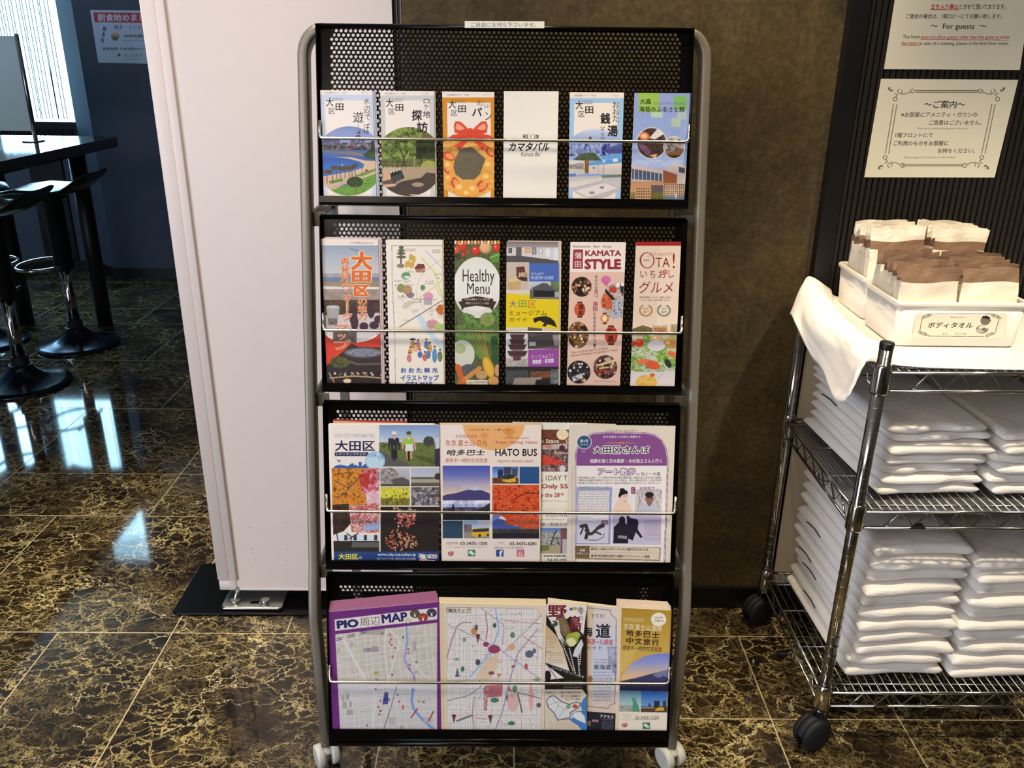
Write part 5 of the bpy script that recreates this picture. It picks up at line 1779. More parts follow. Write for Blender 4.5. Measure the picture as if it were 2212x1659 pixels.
for x, y, w, h, c in ((818, 800, 56, 74, (210, 86, 48)), (1072, 890, 44, 50, (226, 150, 96)), (1138, 1062, 66, 92, (206, 72, 46))):
    s.f(s.E(x, y, w, h), tuple(v * .85 for v in c)).f(s.E(x - 8, y, w * .75, h * .92), c).f(s.R(x - w * .45, y - h - 8, x + w * .45, y - h + 6), (40, 30, 30)).f(s.R(x - w * .45, y + h - 6, x + w * .45, y + h + 8), (40, 30, 30))
s.f(s.E(1072, 890, 22, 28), (250, 226, 180))
s.vt('酒処', 828, 742, 864, 50, (36, 20, 18), .03).vt('お酒', 1130, 985, 1135, 64, (60, 16, 16), .03)
s.vt('東京の玄関口、', 985, 446, 706, 32, (96, 66, 60)).vt('蒲田', 975, 714, 818, 48, KR, .005).vt('の商店街を歩こう！', 968, 826, 1190, 32, (96, 66, 60))
s.t('Take a stroll through the shopping', 722, 1205, 1106, 1232, (150, 112, 100), 0, 0, -.13).t('districts of Kamata, the gateway to Tokyo!', 724, 1228, 1206, 1258, (150, 112, 100), 0, 0, -.13).t('A guide to local shops and dining', 955, 1525, 1190, 1542, (150, 112, 100), 0, 0, .03)
s.sheet('leaflet', 'pink dining and shopping leaflet with red lanterns and a crimson title, fifth in tier two', 'leaflet', 'second tier leaflets')

cs = [(1393, 106), (1855, 104), (1787, 1582), (1333, 1575)]
s = rack_art(TD, cs)
s.im[:] = (232, 206, 184)
s.f(s.R(1300, 98, 1900, 146), (164, 34, 36)).f(s.P([(1640, 150), (1900, 150), (1900, 950), (1600, 950)]), (238, 214, 192))
BR = (140, 56, 40)
s.f(s.E(1506, 295, 76, 82) & ~s.E(1508, 295, 62, 74), BR).t('TA', 1594, 268, 1738, 366, BR).t('!', 1768, 222, 1790, 378, (150, 40, 36)).t('2019 selection', 1512, 208, 1760, 250, (206, 140, 120), 0, .3, -.06).t('おおた', 1470, 285, 1536, 304, (120, 60, 44), .02)
s.f(s.E(1690, 415, 25, 25), (206, 110, 90)).f(s.E(1690, 415, 12, 12), (232, 206, 184))
s.t('い', 1436, 405, 1505, 470, BR).t('ち', 1535, 395, 1590, 478, BR).t('お', 1622, 395, 1700, 478, BR).t('し', 1726, 392, 1780, 472, BR)
s.t('グルメ', 1425, 510, 1772, 632, BR, 0, .15)
s.t('料理や雰囲気、サービスが優れたお店や', 1428, 664, 1754, 684, (120, 84, 70)).t('こだわりを持ったお店が勢いました！', 1438, 692, 1740, 712, (120, 84, 70))
for x, c in ((1494, (176, 130, 76)), (1678, (116, 130, 110))):
    for k in range(26):
        a = math.radians(-60 + 300 * k / 25) + math.pi / 2 - math.radians(90)
        a = math.radians(120 + 300 * (k / 25) + 180) if False else math.radians(-60 + k * 300 / 25)
        s.f(s.E(x + 62 * math.cos(a), 808 + 56 * math.sin(a), 13, 5, a + .8), c)
    s.t('総合' if x < 1600 else 'こだわり', x - 30, 780, x + 30, 802, c).t('部門', x - 28, 812, x + 28, 838, c)
s.tex(s.P([(1350, 1000), (1460, 960), (1560, 990), (1560, 1060), (1350, 1060)]), [(70, 84, 44), (140, 110, 70), (52, 60, 36)], 26, 181).tex(s.R(1560, 940, 1715, 1040), [(214, 190, 166), (196, 150, 110), (226, 212, 196)], 30, 182).f(s.E(1640, 950, 78, 16), (226, 214, 200)).dots(s.R(1580, 985, 1700, 1030), 8, [(180, 120, 70), (150, 90, 50)], 20, 6).tex(s.R(1750, 950, 1820, 1040), [(150, 130, 84), (206, 190, 160)], 18, 183)
s.tex(s.R(1320, 1060, 1830, 1200), [(206, 190, 176), (150, 160, 96), (222, 214, 206)], 60, 184)
for x, y, r, c in ((1430, 1140, 42, (206, 66, 40)), (1360, 1150, 30, (196, 60, 40)), (1500, 1100, 40, (120, 140, 70)), (1740, 1160, 72, (196, 146, 80)), (1600, 1100, 44, (206, 160, 110))):
    s.f(s.E(x, y, r), c).f(s.E(x - r * .3, y - r * .3, r * .35, r * .25), tuple(min(v + 46, 250) for v in c))
s.f(s.E(1600, 1170, 90, 56), (214, 206, 214)).f(s.P([(1500, 1260), (1520, 1205), (1600, 1240), (1590, 1290)]), (232, 170, 140))
s.tex(s.P([(1345, 1200), (1500, 1180), (1810, 1200), (1810, 1440), (1345, 1440)]) & ~s.E(1600, 1170, 90, 56), [(96, 140, 50), (146, 176, 84), (210, 214, 200), (70, 104, 40)], 60, 185)
for x, y, rx, ry, q, c in ((1560, 1365, 80, 44, .3, (222, 96, 56)), (1460, 1330, 60, 26, -.2, (226, 120, 80)), (1770, 1260, 60, 30, .4, (214, 110, 70)), (1720, 1350, 50, 30, 1, (50, 60, 40))):
    s.f(s.E(x, y, rx, ry, q), c)
s.f(s.P([(1330, 1430), (1600, 1440), (1810, 1420), (1800, 1620), (1330, 1620)]), (226, 216, 206)).tex(s.E(1500, 1540, 110, 70), [(206, 150, 60), (240, 200, 110), (220, 170, 80)], 20, 186).l([(1620, 1510), (1680, 1430), (1800, 1390)], 14, (206, 200, 196)).f(s.E(1560, 1470, 26, 20), (214, 110, 60))
s.sheet('leaflet', 'beige gourmet leaflet with a dark red top stripe and salad photo, last in tier two', 'leaflet', 'second tier leaflets')

# row three (T = crop E, photo scale .211)
cs = [(112, 130), (1230, 132), (1225, 1525), (148, 1518)]
s = rack_art(TE, cs, -.0065)
s.f(s.R(612, 100, 1300, 1500), (236, 226, 212))
s.g(s.R(612, 134, 1230, 300), 134, 300, [(126, 150, 190), (158, 178, 206), (190, 200, 212)])
s.f(s.R(612, 285, 1230, 325), (190, 200, 210)).tex(s.R(612, 312, 1230, 560), [(84, 96, 48), (112, 122, 62), (66, 74, 40)], 44, 201).f(s.P([(612, 385), (660, 420), (960, 556), (612, 556)]), (92, 86, 90)).tex(s.P([(960, 440), (1190, 480), (1190, 540), (1000, 480)]), [(60, 70, 34), (100, 110, 56)], 26, 202)
s.tex(s.E(1120, 300, 56, 52), [(44, 50, 46), (84, 90, 76)], 20, 203).f(s.P([(1180, 360), (1200, 250), (1230, 250), (1230, 560), (1180, 560)]), (58, 50, 70)).f(s.P([(1190, 260), (1230, 250), (1230, 370), (1185, 380)]), (200, 204, 220)).l([(640, 250), (640, 300)], 8, (220, 220, 226))
for x, c1, c2, w in ((765, (44, 42, 50), (230, 226, 220), 50), (915, (150, 196, 70), (60, 80, 50), 60)):
    s.f(s.P([(x - w, 270), (x + w * .8, 265), (x + w * .7, 340), (x - w * .7, 345)]), c1).f(s.P([(x - 12, 255), (x + 14, 255), (x, 290)]), (226, 220, 216)).l([(x - w, 275), (x - w * 1.05, 370)], 18, c1 if w < 55 else (214, 160, 126)).l([(x + w * .8, 275), (x + w * 1.1, 380)], 18, c1 if w < 55 else (214, 160, 126))
    s.f(s.E(x, 232, 22, 28), (206, 150, 116)).f(s.E(x, 215, 26, 18), c2).l([(x - 20, 350), (x - 14, 470)], 24, (40, 40, 48) if w < 55 else (206, 150, 120)).l([(x + 18, 350), (x + 24, 470)], 22, (40, 40, 48) if w < 55 else (206, 150, 120)).f(s.E(x, 440, 13, 66), (30, 30, 34)).l([(x - 52, 385), (x + 52, 380)], 8, (60, 60, 64))
    if w > 55:
        s.f(s.P([(x - 30, 330), (x + 40, 330), (x + 50, 400), (x - 40, 400)]), (222, 226, 214))
s.t('OTA CITY MAP NAVITA', 155, 222, 565, 262, (168, 172, 182), .01).t('大田区', 160, 290, 568, 400, (40, 36, 74), .025)
s.f(s.R(157, 412, 500, 452), (48, 44, 80)).t('シティマップナビタ', 168, 420, 472, 446, (226, 224, 228))
s.f(s.P([(148, 560), (180, 545), (210, 540), (250, 545), (290, 555), (310, 540), (330, 525), (352, 525), (352, 545), (375, 540), (400, 560), (400, 512), (432, 512), (432, 560), (470, 530), (520, 545), (520, 575), (145, 575)]), (52, 92, 160)).l([(180, 490), (216, 508)], 8, (60, 80, 120)).l([(196, 515), (206, 486)], 6, (60, 80, 120))
s.f(s.E(570, 500, 102, 96), (150, 190, 220)).f(s.E(570, 500, 90, 84), (190, 214, 226)).t('OTA', 505, 425, 585, 462, (90, 130, 190), .02, rot=-.15).t('CITY', 600, 440, 655, 490, (90, 130, 190), .02, rot=.9)
s.tex(s.R(120, 575, 612, 1000), [(96, 62, 24), (206, 120, 32), (226, 150, 56), (120, 84, 30)], 40, 210)
s.tex(s.P([(440, 600), (612, 575), (612, 1000), (540, 960), (420, 780)]), [(150, 36, 50), (206, 96, 110), (236, 190, 190)], 40, 211).tex(s.P([(400, 640), (520, 620), (500, 780), (420, 760)]), [(170, 40, 40), (206, 70, 50)], 30, 212).tex(s.P([(480, 820), (612, 800), (612, 940), (480, 960)]), [(236, 216, 212), (214, 150, 160)], 26, 213)
for pts in ([(150, 700), (300, 780), (440, 640)], [(150, 880), (260, 840), (330, 700)], [(160, 640), (300, 620)]):
    s.l(pts, 8, (84, 60, 36))
s.tex(s.P([(130, 950), (300, 940), (340, 1050), (330, 1130), (250, 1220), (140, 1260)]), [(40, 30, 22), (84, 62, 40)], 30, 214)
s.tex(s.P([(300, 960), (612, 930), (612, 1240), (330, 1230)]), [(200, 110, 96), (232, 206, 190), (180, 60, 56), (222, 214, 214)], 36, 215).f(s.P([(440, 1190), (480, 1150), (600, 1130), (612, 1160), (600, 1205), (470, 1215)]), (156, 176, 206)).f(s.P([(170, 1255), (612, 1260), (612, 1330), (160, 1320)]), (216, 222, 226))
for x in (255, 350, 455, 560):
    s.f(s.R(x, 1258, x + 32, 1314), (60, 56, 60))
s.f(s.R(140, 1320, 612, 1430), (44, 38, 34))
for k in range(24):
    s.l([(330 + k * 12, 1385), (342 + k * 12, 1335)], 4, (170, 166, 160))
for pts in ([(190, 1320), (170, 1200), (240, 1215)], [(310, 1400), (330, 1280), (280, 1240)], [(300, 1300), (400, 1240)]):
    s.l(pts, 10, (46, 34, 28))
s.g(s.R(625, 574, 924, 760), 574, 700, [(190, 190, 196), (176, 170, 166)]).tex(s.E(700, 650, 112, 80), [(90, 80, 72), (150, 140, 132), (196, 188, 184)], 24, 220).f(s.P([(740, 690), (850, 665), (920, 700), (920, 755), (760, 750)]), (92, 84, 84)).f(s.R(625, 735, 924, 760), (84, 80, 62))
s.g(s.R(936, 574, 1228, 760), 574, 680, [(176, 184, 196), (196, 196, 200)]).tex(s.R(936, 665, 1228, 690), [(84, 76, 70), (120, 110, 100)], 16, 221).f(s.R(936, 688, 1228, 730), (170, 160, 146)).tex(s.R(936, 725, 1228, 760), [(74, 70, 50), (110, 100, 80)], 14, 222).tex(s.E(1210, 660, 30, 34), [(40, 34, 34), (80, 70, 66)], 12, 223)
s.tex(s.R(625, 770, 924, 958), [(60, 60, 26), (206, 196, 40), (226, 220, 90), (120, 120, 40)], 36, 224).tex(s.R(625, 880, 924, 958), [(44, 38, 22), (100, 90, 40), (206, 190, 60)], 20, 225, 3, .6, .8)
s.tex(s.R(936, 770, 1228, 958), [(52, 44, 46), (110, 100, 100), (206, 200, 200)], 26, 226)
s.f(s.R(626, 968, 1228, 1430), (38, 30, 28))
rng = random.Random(2)
for cx, cy, n, r, cols in ((880, 990, 60, 120, ((206, 160, 130), (150, 170, 130), (226, 196, 160))), (880, 1100, 110, 110, ((214, 96, 90), (236, 170, 140), (190, 70, 60))), (800, 1310, 90, 130, ((206, 120, 76), (226, 160, 120), (160, 60, 50))), (930, 1330, 40, 80, ((190, 120, 80), (220, 170, 130)))):
    for k in range(n):
        a, q = rng.uniform(0, 6.28), rng.uniform(.15, 1) ** .8
        x, y = cx + r * q * math.cos(a), cy + r * .85 * q * math.sin(a)
        if y < 972:
            continue
        s.f(s.R(620, 968, 1228, 1425) & s.E(x, y, 9, 7, a), cols[k % len(cols)])
s.l([(620, 570), (618, 1430)], 6, (230, 222, 210)).l([(620, 568), (1240, 568)], 6, (230, 222, 210)).l([(930, 568), (930, 962)], 6, (230, 222, 210)).l([(620, 764), (1240, 764)], 6, (230, 222, 210)).l([(620, 963), (1240, 963)], 6, (230, 222, 210))
s.g(s.R(100, 1428, 1300, 1640), 1428, 1520, [(40, 70, 124), (34, 58, 110)])
s.t('大田区', 195, 1448, 398, 1510, (236, 222, 60), .03).t('の', 400, 1478, 436, 1506, (230, 228, 220)).t('www.city.ota.tokyo.jp', 595, 1442, 988, 1480, (230, 232, 236), .01).t('区ホームページでは、区民の方向けの生活情報', 592, 1490, 985, 1512, (206, 212, 226))
for k, ch in enumerate('Unique'):
    s.t(ch, 1022 + k * 30, 1456 if ch in 'U' else 1464, 1048 + k * 30, 1492, [(40, 36, 60), (196, 60, 50), (70, 120, 70), (60, 90, 170), (40, 36, 60), (206, 70, 56)][k], .02, halo=(236, 232, 226), hw=.16)
s.t('Ota', 1025, 1505, 1190, 1560, (206, 60, 50), .02, halo=(236, 232, 226), hw=.1)
s.sheet('leaflet', 'city map booklet cover with cyclists, autumn leaves and fireworks photos, leftmost of tier three', 'leaflet', 'third tier leaflets')
backs(TE, [(112, 130), (1150, 130), (1150, 1525), (148, 1518)], 'booklet edge peeking out on the left behind the cyclist cover', 'copies behind the cyclist booklet', [(-22, -6), (-12, -14, 40)], n0=-.008)
backs(TE, [(140, 74), (900, 96), (900, 1525), (160, 1518)], 'red-topped leaflet peeking out above the cyclist booklet', 'red leaflet behind the cyclist booklet', [(0, 0)], n0=-.0135, col=(168, 46, 36))
backs(TE, [(140, 92), (1215, 122), (1215, 1525), (160, 1518)], 'tan-edged leaflet peeking out just above the cyclist booklet', 'tan leaflet behind the cyclist booklet', [(0, 0)], n0=-.0115, col=(206, 170, 140))

# bilingual bus tour leaflet: crop E coordinates, its right half measured in crop F (shift 1848)
O = 390 / TE[2]
cs = [(1238, 132), (425 + O, 132), (408 + O, 1531), (1258, 1527)]
s = rack_art(TE, cs, -.0065)
s.im[:] = (238, 226, 208)
s.f(s.E(1785, 110, 318, 282), (236, 176, 110))
s.f(s.E(1690, 250, 26, 30), (230, 160, 84)).f(s.E(1945, 215, 40, 46), (226, 156, 80)).l([(1945, 170), (1955, 290)], 6, (206, 140, 80))
for a in range(5):
    q = -1.57 + (a - 2) * .62
    s.f(s.E(1945 + 40 * math.cos(q), 225 + 44 * math.sin(q), 36, 12, q), (222, 148, 72)).f(s.E(1690 + 26 * math.cos(q), 255 + 28 * math.sin(q), 24, 8, q), (226, 150, 80))
RDB = (196, 92, 70)
s.t('2019年10月▶12月', 1535, 168, 1735, 194, (120, 84, 60)).t('Oct▶Dec.2019', 1782, 168, 117 + O, 194, (120, 84, 60))
s.t('东京观光伙伴', 1392, 230, 1618, 268, RDB).t('东京.富士山.日光', 1290, 285, 1720, 348, RDB, .008).t('哈多巴士', 1308, 384, 1695, 446, INKBLACK, .02, .25).t('感受不一样的东京旅游', 1288, 474, 1720, 518, RDB, .004)
s.t('With the best guides', 36 + O, 252, 298 + O, 278, RDB).t('Tokyo, Mt.Fuji, Nikko', 1796, 296, 386 + O, 334, RDB, .012).t('HATO BUS', 1800, 376, 380 + O, 450, INKBLACK, .02).t('Explore Autumn Japan', 1828, 488, 345 + O, 520, RDB, .004, .2)
s.g(s.R(1262, 550, 1744, 1025), 550, 850, [(70, 86, 170), (110, 118, 180), (190, 176, 186), (236, 206, 170)])
s.g(s.R(1262, 740, 1450, 860) & (s.Y < 850), 740, 860, [(170, 160, 186), (236, 206, 160)])
s.f(s.P([(1262, 860), (1300, 845), (1400, 830), (1500, 800), (1560, 775), (1590, 765), (1625, 775), (1660, 800), (1744, 835), (1744, 940), (1262, 940)]), (70, 66, 110)).f(s.P([(1515, 800), (1560, 772), (1592, 763), (1630, 775), (1665, 802), (1620, 798), (1590, 806), (1555, 796)]), (196, 200, 220))
s.tex(s.R(1262, 905, 1744, 980), [(140, 140, 176), (220, 218, 226)], 50, 231, 1, .5, 1.2).tex(s.R(1262, 975, 1744, 1028), [(44, 42, 66), (110, 108, 140)], 44, 232).f(s.P([(1345, 1010), (1368, 930), (1395, 1020)]), (30, 34, 44)).f(s.P([(1440, 1020), (1455, 975), (1472, 1020)]), (34, 38, 48)).f(s.P([(1262, 985), (1350, 1010), (1520, 1028), (1262, 1028)]), (36, 36, 44)).f(s.P([(1640, 1000), (1744, 930), (1744, 1028), (1600, 1028)]), (44, 44, 56)).f(s.R(1262, 1026, 1744, 1106), (26, 22, 24))
s.f(s.R(1262, 1112, 1468, 1294), (44, 70, 92)).g(s.R(1478, 1112, 1742, 1294), 1112, 1220, [(140, 170, 206), (206, 214, 220)]).f(s.R(1478, 1220, 1742, 1294), (150, 140, 130)).tex(s.R(1478, 1150, 1560, 1230), [(90, 76, 70), (150, 140, 136)], 20, 233).f(s.R(1620, 1112, 1742, 1170), (190, 196, 206))
BUSY = (222, 176, 44)
s.f(s.P([(1560, 1200), (1600, 1190), (1735, 1185), (1742, 1270), (1600, 1278), (1560, 1262)]), BUSY).f(s.P([(1568, 1200), (1735, 1190), (1735, 1222), (1600, 1230), (1565, 1228)]), (52, 56, 62)).f(s.E(1640, 1264, 14, 14), (30, 30, 30)).f(s.E(1725, 1258, 12, 12), (30, 30, 30))
X1, X2, X3 = 1770, 190 + O, 402 + O
s.g(s.R(X1, 560, X2, 735), 560, 690, [(64, 104, 170), (110, 160, 206), (176, 206, 220)]).f(s.R(1825, 590, 1880, 690), (36, 48, 80)).f(s.R(1890, 560, 1960, 670), (60, 66, 84)).f(s.R(125 + O, 580, 180 + O, 660), (70, 76, 90)).f(s.R(X1, 672, X2, 735), (104, 60, 44)).f(s.P([(1870, 660), (1930, 630), (150 + O, 640), (166 + O, 715), (1930, 722), (1870, 705)]), BUSY).f(s.P([(1872, 660), (1930, 632), (150 + O, 642), (155 + O, 672), (1930, 690), (1872, 690)]), (44, 52, 60)).f(s.R(X2 + 10, 560, X3, 735), (42, 84, 132))
s.tex(s.R(X1, 745, X3, 1160), [(150, 36, 20), (206, 66, 30), (232, 110, 60), (120, 30, 20)], 34, 234).l([(130 + O, 900), (260 + O, 830), (400 + O, 836)], 8, (90, 26, 16))
s.g(s.P([(X1, 1060), (1850, 1055), (60 + O, 1160), (X1, 1200)]), 1050, 1180, [(90, 120, 186), (130, 150, 200)]).f(s.P([(X1, 1130), (1850, 1070), (1880, 1075), (60 + O, 1150), (X3, 1200), (X3, 1230), (X1, 1230)]), (76, 92, 160)).f(s.P([(1830, 1090), (1856, 1066), (1886, 1074), (1920, 1110), (1870, 1100)]), (214, 218, 230)).tex(s.P([(90 + O, 1060), (X3, 1060), (X3, 1220), (220 + O, 1190), (120 + O, 1130)]), [(190, 56, 30), (232, 110, 70), (150, 40, 26)], 24, 235).f(s.R(X1, 1195, X3, 1296), (38, 34, 44)).tex(s.R(X1, 1195, X3, 1240), [(34, 40, 44), (84, 76, 60)], 20, 236)
s.f(s.R(X1 - 2, 735, X3, 745), (236, 226, 210)).f(s.R(X1, 1040, X3, 1050) & False, 0) if False else None
s.t('03-3435-1200', 1442, 1328, 1718, 1362, (50, 44, 44), .015).t('03-3435-6081', 98 + O, 1330, 372 + O, 1366, (50, 44, 44), .015).t('中文预约电话', 1300, 1330, 1418, 1348, (110, 96, 90)).t('English', 1825, 1330, 1895, 1346, (110, 96, 90))
s.micro(1290, 1350, 1420, 1362, 1, (150, 136, 126), 1).micro(1790, 1352, 75 + O, 1364, 1, (150, 136, 126), 2).micro(1290, 1376, 1720, 1392, 1, (130, 116, 110), 3).t('EMERGENCY CALL 03-3435-6064', 1790, 1380, 240 + O, 1396, (130, 116, 110))
s.f(s.E(1345, 1450, 30, 23), (196, 60, 50)).f(s.E(1348, 1452, 18, 13), (240, 230, 222)).f(s.E(1350, 1453, 10, 9), (40, 30, 30)).l([(1362, 1420), (1376, 1426), (1378, 1440)], 4, (222, 140, 60))
s.f(s.R(1520, 1408, 1596, 1478), (72, 140, 92)).f(s.E(1548, 1436, 20, 16), (236, 232, 222)).f(s.E(1570, 1452, 18, 14), (222, 226, 214))
s.f(s.R(1810, 1408, 1884, 1480), (50, 70, 140)).t('f', 1838, 1416, 1876, 1480, (240, 236, 228), .03)
IG = s.R(172 + O, 1408, 248 + O, 1482)
s.g(IG, 1408, 1482, [(150, 66, 150), (206, 66, 90), (226, 130, 70)]).f(s.R(184 + O, 1420, 236 + O, 1470) & ~s.R(190 + O, 1426, 230 + O, 1464), (240, 226, 222)).f(s.E(210 + O, 1445, 14, 14) & ~s.E(210 + O, 1445, 8, 8), (240, 226, 222))
s.sheet('leaflet', 'wide bilingual bus tour leaflet with mountain and red maple photos, middle of tier three', 'leaflet', 'third tier leaflets')
backs(TE, cs, 'tan copy peeking out above the bilingual bus tour leaflet', 'copies behind the bus tour leaflet', [(-8, -22)], n0=-.0085, col=(216, 190, 160))

cs = [(300, 104), (900, 112), (900, 1535), (300, 1530)]
s = rack_art(TF, cs, -.0115)
s.im[:] = (242, 230, 212)
s.tex(s.R(400, 180, 900, 350), [(60, 34, 26), (130, 76, 50), (90, 52, 36)], 40, 241).tex(s.E(640, 230, 60, 56), [(236, 206, 150), (250, 234, 200)], 16, 242)
s.tex(s.R(400, 350, 900, 610), [(84, 40, 36), (170, 130, 120), (60, 44, 44), (196, 176, 170)], 44, 243).f(s.P([(430, 340), (690, 320), (690, 375), (430, 385)]), (196, 180, 172)).tex(s.P([(430, 440), (560, 470), (690, 540), (690, 560), (430, 540)]), [(190, 40, 34), (226, 96, 76)], 24, 244).tex(s.R(430, 540, 690, 610), [(40, 34, 36), (140, 100, 96), (196, 180, 176)], 20, 245).f(s.E(640, 580, 30, 36), (216, 206, 206)).f(s.E(636, 372, 30, 34), (90, 40, 56)).t('春', 455, 340, 540, 372, (206, 80, 60))
s.t('o State', 414, 275, 604, 318, (240, 230, 214), .01).t('G', 674, 278, 720, 318, (240, 230, 214), .01).t('Asakusa', 548, 400, 720, 432, (230, 214, 206))
s.t('L 1DAY T', 408, 650, 690, 700, (60, 50, 44)).t('Only 550', 425, 736, 740, 796, (170, 50, 40), .025).t('y the 28', 418, 826, 612, 884, (180, 60, 44), .02).t('th', 620, 826, 656, 852, (180, 60, 44), .02).t('9AM from Tokyo Station', 414, 902, 740, 926, (206, 150, 90)).l([(410, 950), (720, 955)], 3, (206, 190, 170))
s.t('กรุงเทพ', 470, 1054, 700, 1082, (120, 100, 120)).micro(418, 1088, 690, 1116, 1, (130, 110, 100), 9).t('愛 | 郵遞品項目', 424, 1135, 740, 1172, (150, 60, 60))
s.g(s.R(414, 1190, 900, 1450), 1190, 1300, [(96, 130, 190), (196, 206, 216)]).tex(s.R(414, 1230, 615, 1380), [(70, 70, 64), (190, 190, 180), (110, 106, 96)], 30, 247).f(s.R(414, 1370, 690, 1450), (176, 160, 130)).tex(s.P([(414, 1370), (500, 1360), (510, 1410), (414, 1430)]), [(84, 96, 44), (130, 136, 70)], 20, 248).f(s.R(620, 1190, 690, 1450), (120, 84, 84)).f(s.R(640, 1300, 690, 1450), (190, 180, 190)).l([(520, 1370), (540, 1290), (580, 1210)], 10, (56, 52, 40))
s.t('www.hatobus.com', 444, 1456, 800, 1484, (44, 36, 36), .02).t('Tel: 03-3435-6081', 480, 1500, 770, 1524, (60, 50, 48), .015)
s.sheet('leaflet', 'day tour flyer half hidden behind the purple-headed newsletter', 'leaflet', 'third tier leaflets')

cs = [(706, 132), (1797, 142), (1742, 1557), (680, 1540)]
s = rack_art(TF, cs, -.0055)
s.im[:] = (226, 212, 192)
PU, PUD = (136, 78, 140), (118, 64, 124)
W2 = (240, 230, 226)
arch = lambda q: s.P([(768 + q, 1600), (768 + q, 545), (770 + q, 420), (800 + q, 330), (860 + q * .7, 260 + q * .3), (950 + q * .3, 215 + q), (1080, 203 + q), (1480, 208 + q), (1580 - q * .3, 225 + q), (1660 - q * .7, 285 + q * .3), (1705 - q, 370), (1722 - q, 470), (1725 - q, 545), (1690 - q, 1600)])
s.f(arch(0), PUD).f(arch(6), W2).f(arch(12), PU).f(arch(12) & (s.Y > 540), PUD).f(arch(15) & (s.Y > 545), W2).f(s.P([(735, 545), (768, 545), (750, 1600), (735, 1600)]) & False, 0) if False else s.f(arch(0), PUD).f(arch(6), W2).f(arch(12), PU).f(arch(12) & (s.Y > 540), PUD).f(arch(16) & (s.Y > 548), W2)
s.t('OtaKu SanPo', 1095, 180, 1405, 198, (130, 116, 110)).t('まちを知る 人を知る 体験する', 1058, 240, 1438, 268, (236, 224, 232), .01).t('～おでかけ情報マガジン～', 1068, 306, 1420, 330, (236, 160, 90), .005)
s.f(s.E(862, 308, 78, 74), (230, 226, 226)).f(s.E(862, 308, 70, 66), (58, 88, 120)).t('第6号', 820, 280, 904, 312, (230, 232, 236), .01).t('2019.04', 818, 324, 902, 342, (206, 214, 222))
for k, ch in enumerate('大田区さんぽ'):
    s.t(ch, 958 + k * 98, 350, 1038 + k * 98, 424, (44, 36, 44), .02, halo=(240, 234, 236), hw=.09)
s.t('相撲を描く日本画家・木村浩之さんと行く', 920, 480, 1658, 522, (240, 232, 238), .02).t('大田区', 835, 395, 878, 412, (222, 200, 220))
s.t('アート散歩', 1005, 575, 1385, 645, (240, 232, 240), .02, halo=(120, 66, 130), hw=.08).t('in 池上～大森', 1402, 614, 1642, 650, (110, 66, 120))
for k, ln in enumerate(('今回の大田区さんぽは、アートの視点から町を切り取るお散歩企画。大田区の池上に生まれ育った国内外', 'で活躍する日本画家の木村浩之さんをナビゲーターにお迎えし、池上～大森を歩きます。いままで何気な', 'く通り過ぎてきた町のスポットも、木村さんと一緒に歩けば好奇心をくすぐるクリエイティブなスポットに。')):
    s.t(ln, 792, 660 + k * 28, 1655 - 15 * (k == 2), 680 + k * 28, (90, 76, 84), .004)
s.f(s.P([(785, 770), (1150, 770), (1130, 1354), (775, 1354)]), (150, 164, 196)).f(s.P([(800, 806), (1120, 806), (1105, 1340), (790, 1340)]), (232, 224, 226)).t('日本画家が歩く池上～大森', 808, 760, 1112, 792, (72, 100, 140), .02, halo=(236, 232, 236), hw=.05)
s.micro(800, 806, 1110, 1030, 9, (110, 96, 100), 251, .7).micro(800, 1075, 940, 1090, 1, (110, 96, 100), 252, .7)
s.g(s.P([(790, 1110), (1110, 1110), (1102, 1330), (785, 1330)]), 1110, 1330, [(196, 196, 216), (216, 210, 216)])
for pts, w in (([(830, 1170), (880, 1160), (900, 1220), (880, 1290)], 34), ([(880, 1210), (920, 1250), (950, 1240), (1000, 1190), (1060, 1165)], 30), ([(850, 1190), (825, 1250)], 16), ([(960, 1220), (1030, 1250)], 18), ([(1000, 1180), (1045, 1150)], 20)):
    s.l(pts, w, (60, 54, 56))
s.l([(905, 1310), (1000, 1310), (1060, 1280), (1065, 1245)], 7, (80, 72, 76)).f(s.R(1042, 1108, 1105, 1150), (120, 60, 110)).t('作品', 1052, 1118, 1096, 1140, (236, 226, 232))
s.f(s.P([(1155, 780), (1375, 780), (1360, 1345), (1150, 1345)]), (232, 226, 226))
SK = (232, 204, 186)
s.f(s.P([(1160, 1010), (1180, 940), (1215, 900), (1300, 910), (1340, 960), (1358, 1050), (1160, 1050)]), SK).f(s.E(1262, 870, 50, 74), SK).f(s.P([(1212, 860), (1225, 810), (1260, 795), (1300, 805), (1312, 835), (1250, 850), (1225, 880)]), (30, 26, 28)).f(s.E(1252, 796, 26, 16), (30, 26, 28)).l([(1232, 790), (1245, 800)], 10, (30, 26, 28)).l([(1262, 862), (1308, 858)], 5, (90, 66, 60)).l([(1262, 915), (1290, 912)], 5, (190, 110, 100)).f(s.R(1342, 770, 1384, 838), (140, 60, 100)).t('作', 1352, 778, 1374, 796, W2).t('品', 1352, 805, 1374, 824, W2)
s.f(s.P([(1385, 790), (1658, 790), (1650, 1345), (1378, 1345)]), (206, 200, 204)).tex(s.P([(1385, 800), (1655, 800), (1648, 1040), (1380, 1040)]), [(176, 166, 164), (222, 216, 214), (130, 120, 120)], 40, 253, 2.5, .7)
s.f(s.P([(1400, 1050), (1420, 970), (1480, 945), (1580, 945), (1630, 985), (1645, 1050)]), (190, 190, 210)).f(s.E(1530, 885, 42, 58), (150, 104, 92)).f(s.E(1530, 846, 44, 28), (40, 34, 36)).l([(1496, 880), (1564, 880)], 6, (50, 40, 42)).f(s.P([(1500, 935), (1560, 935), (1530, 970)]), (146, 100, 90))
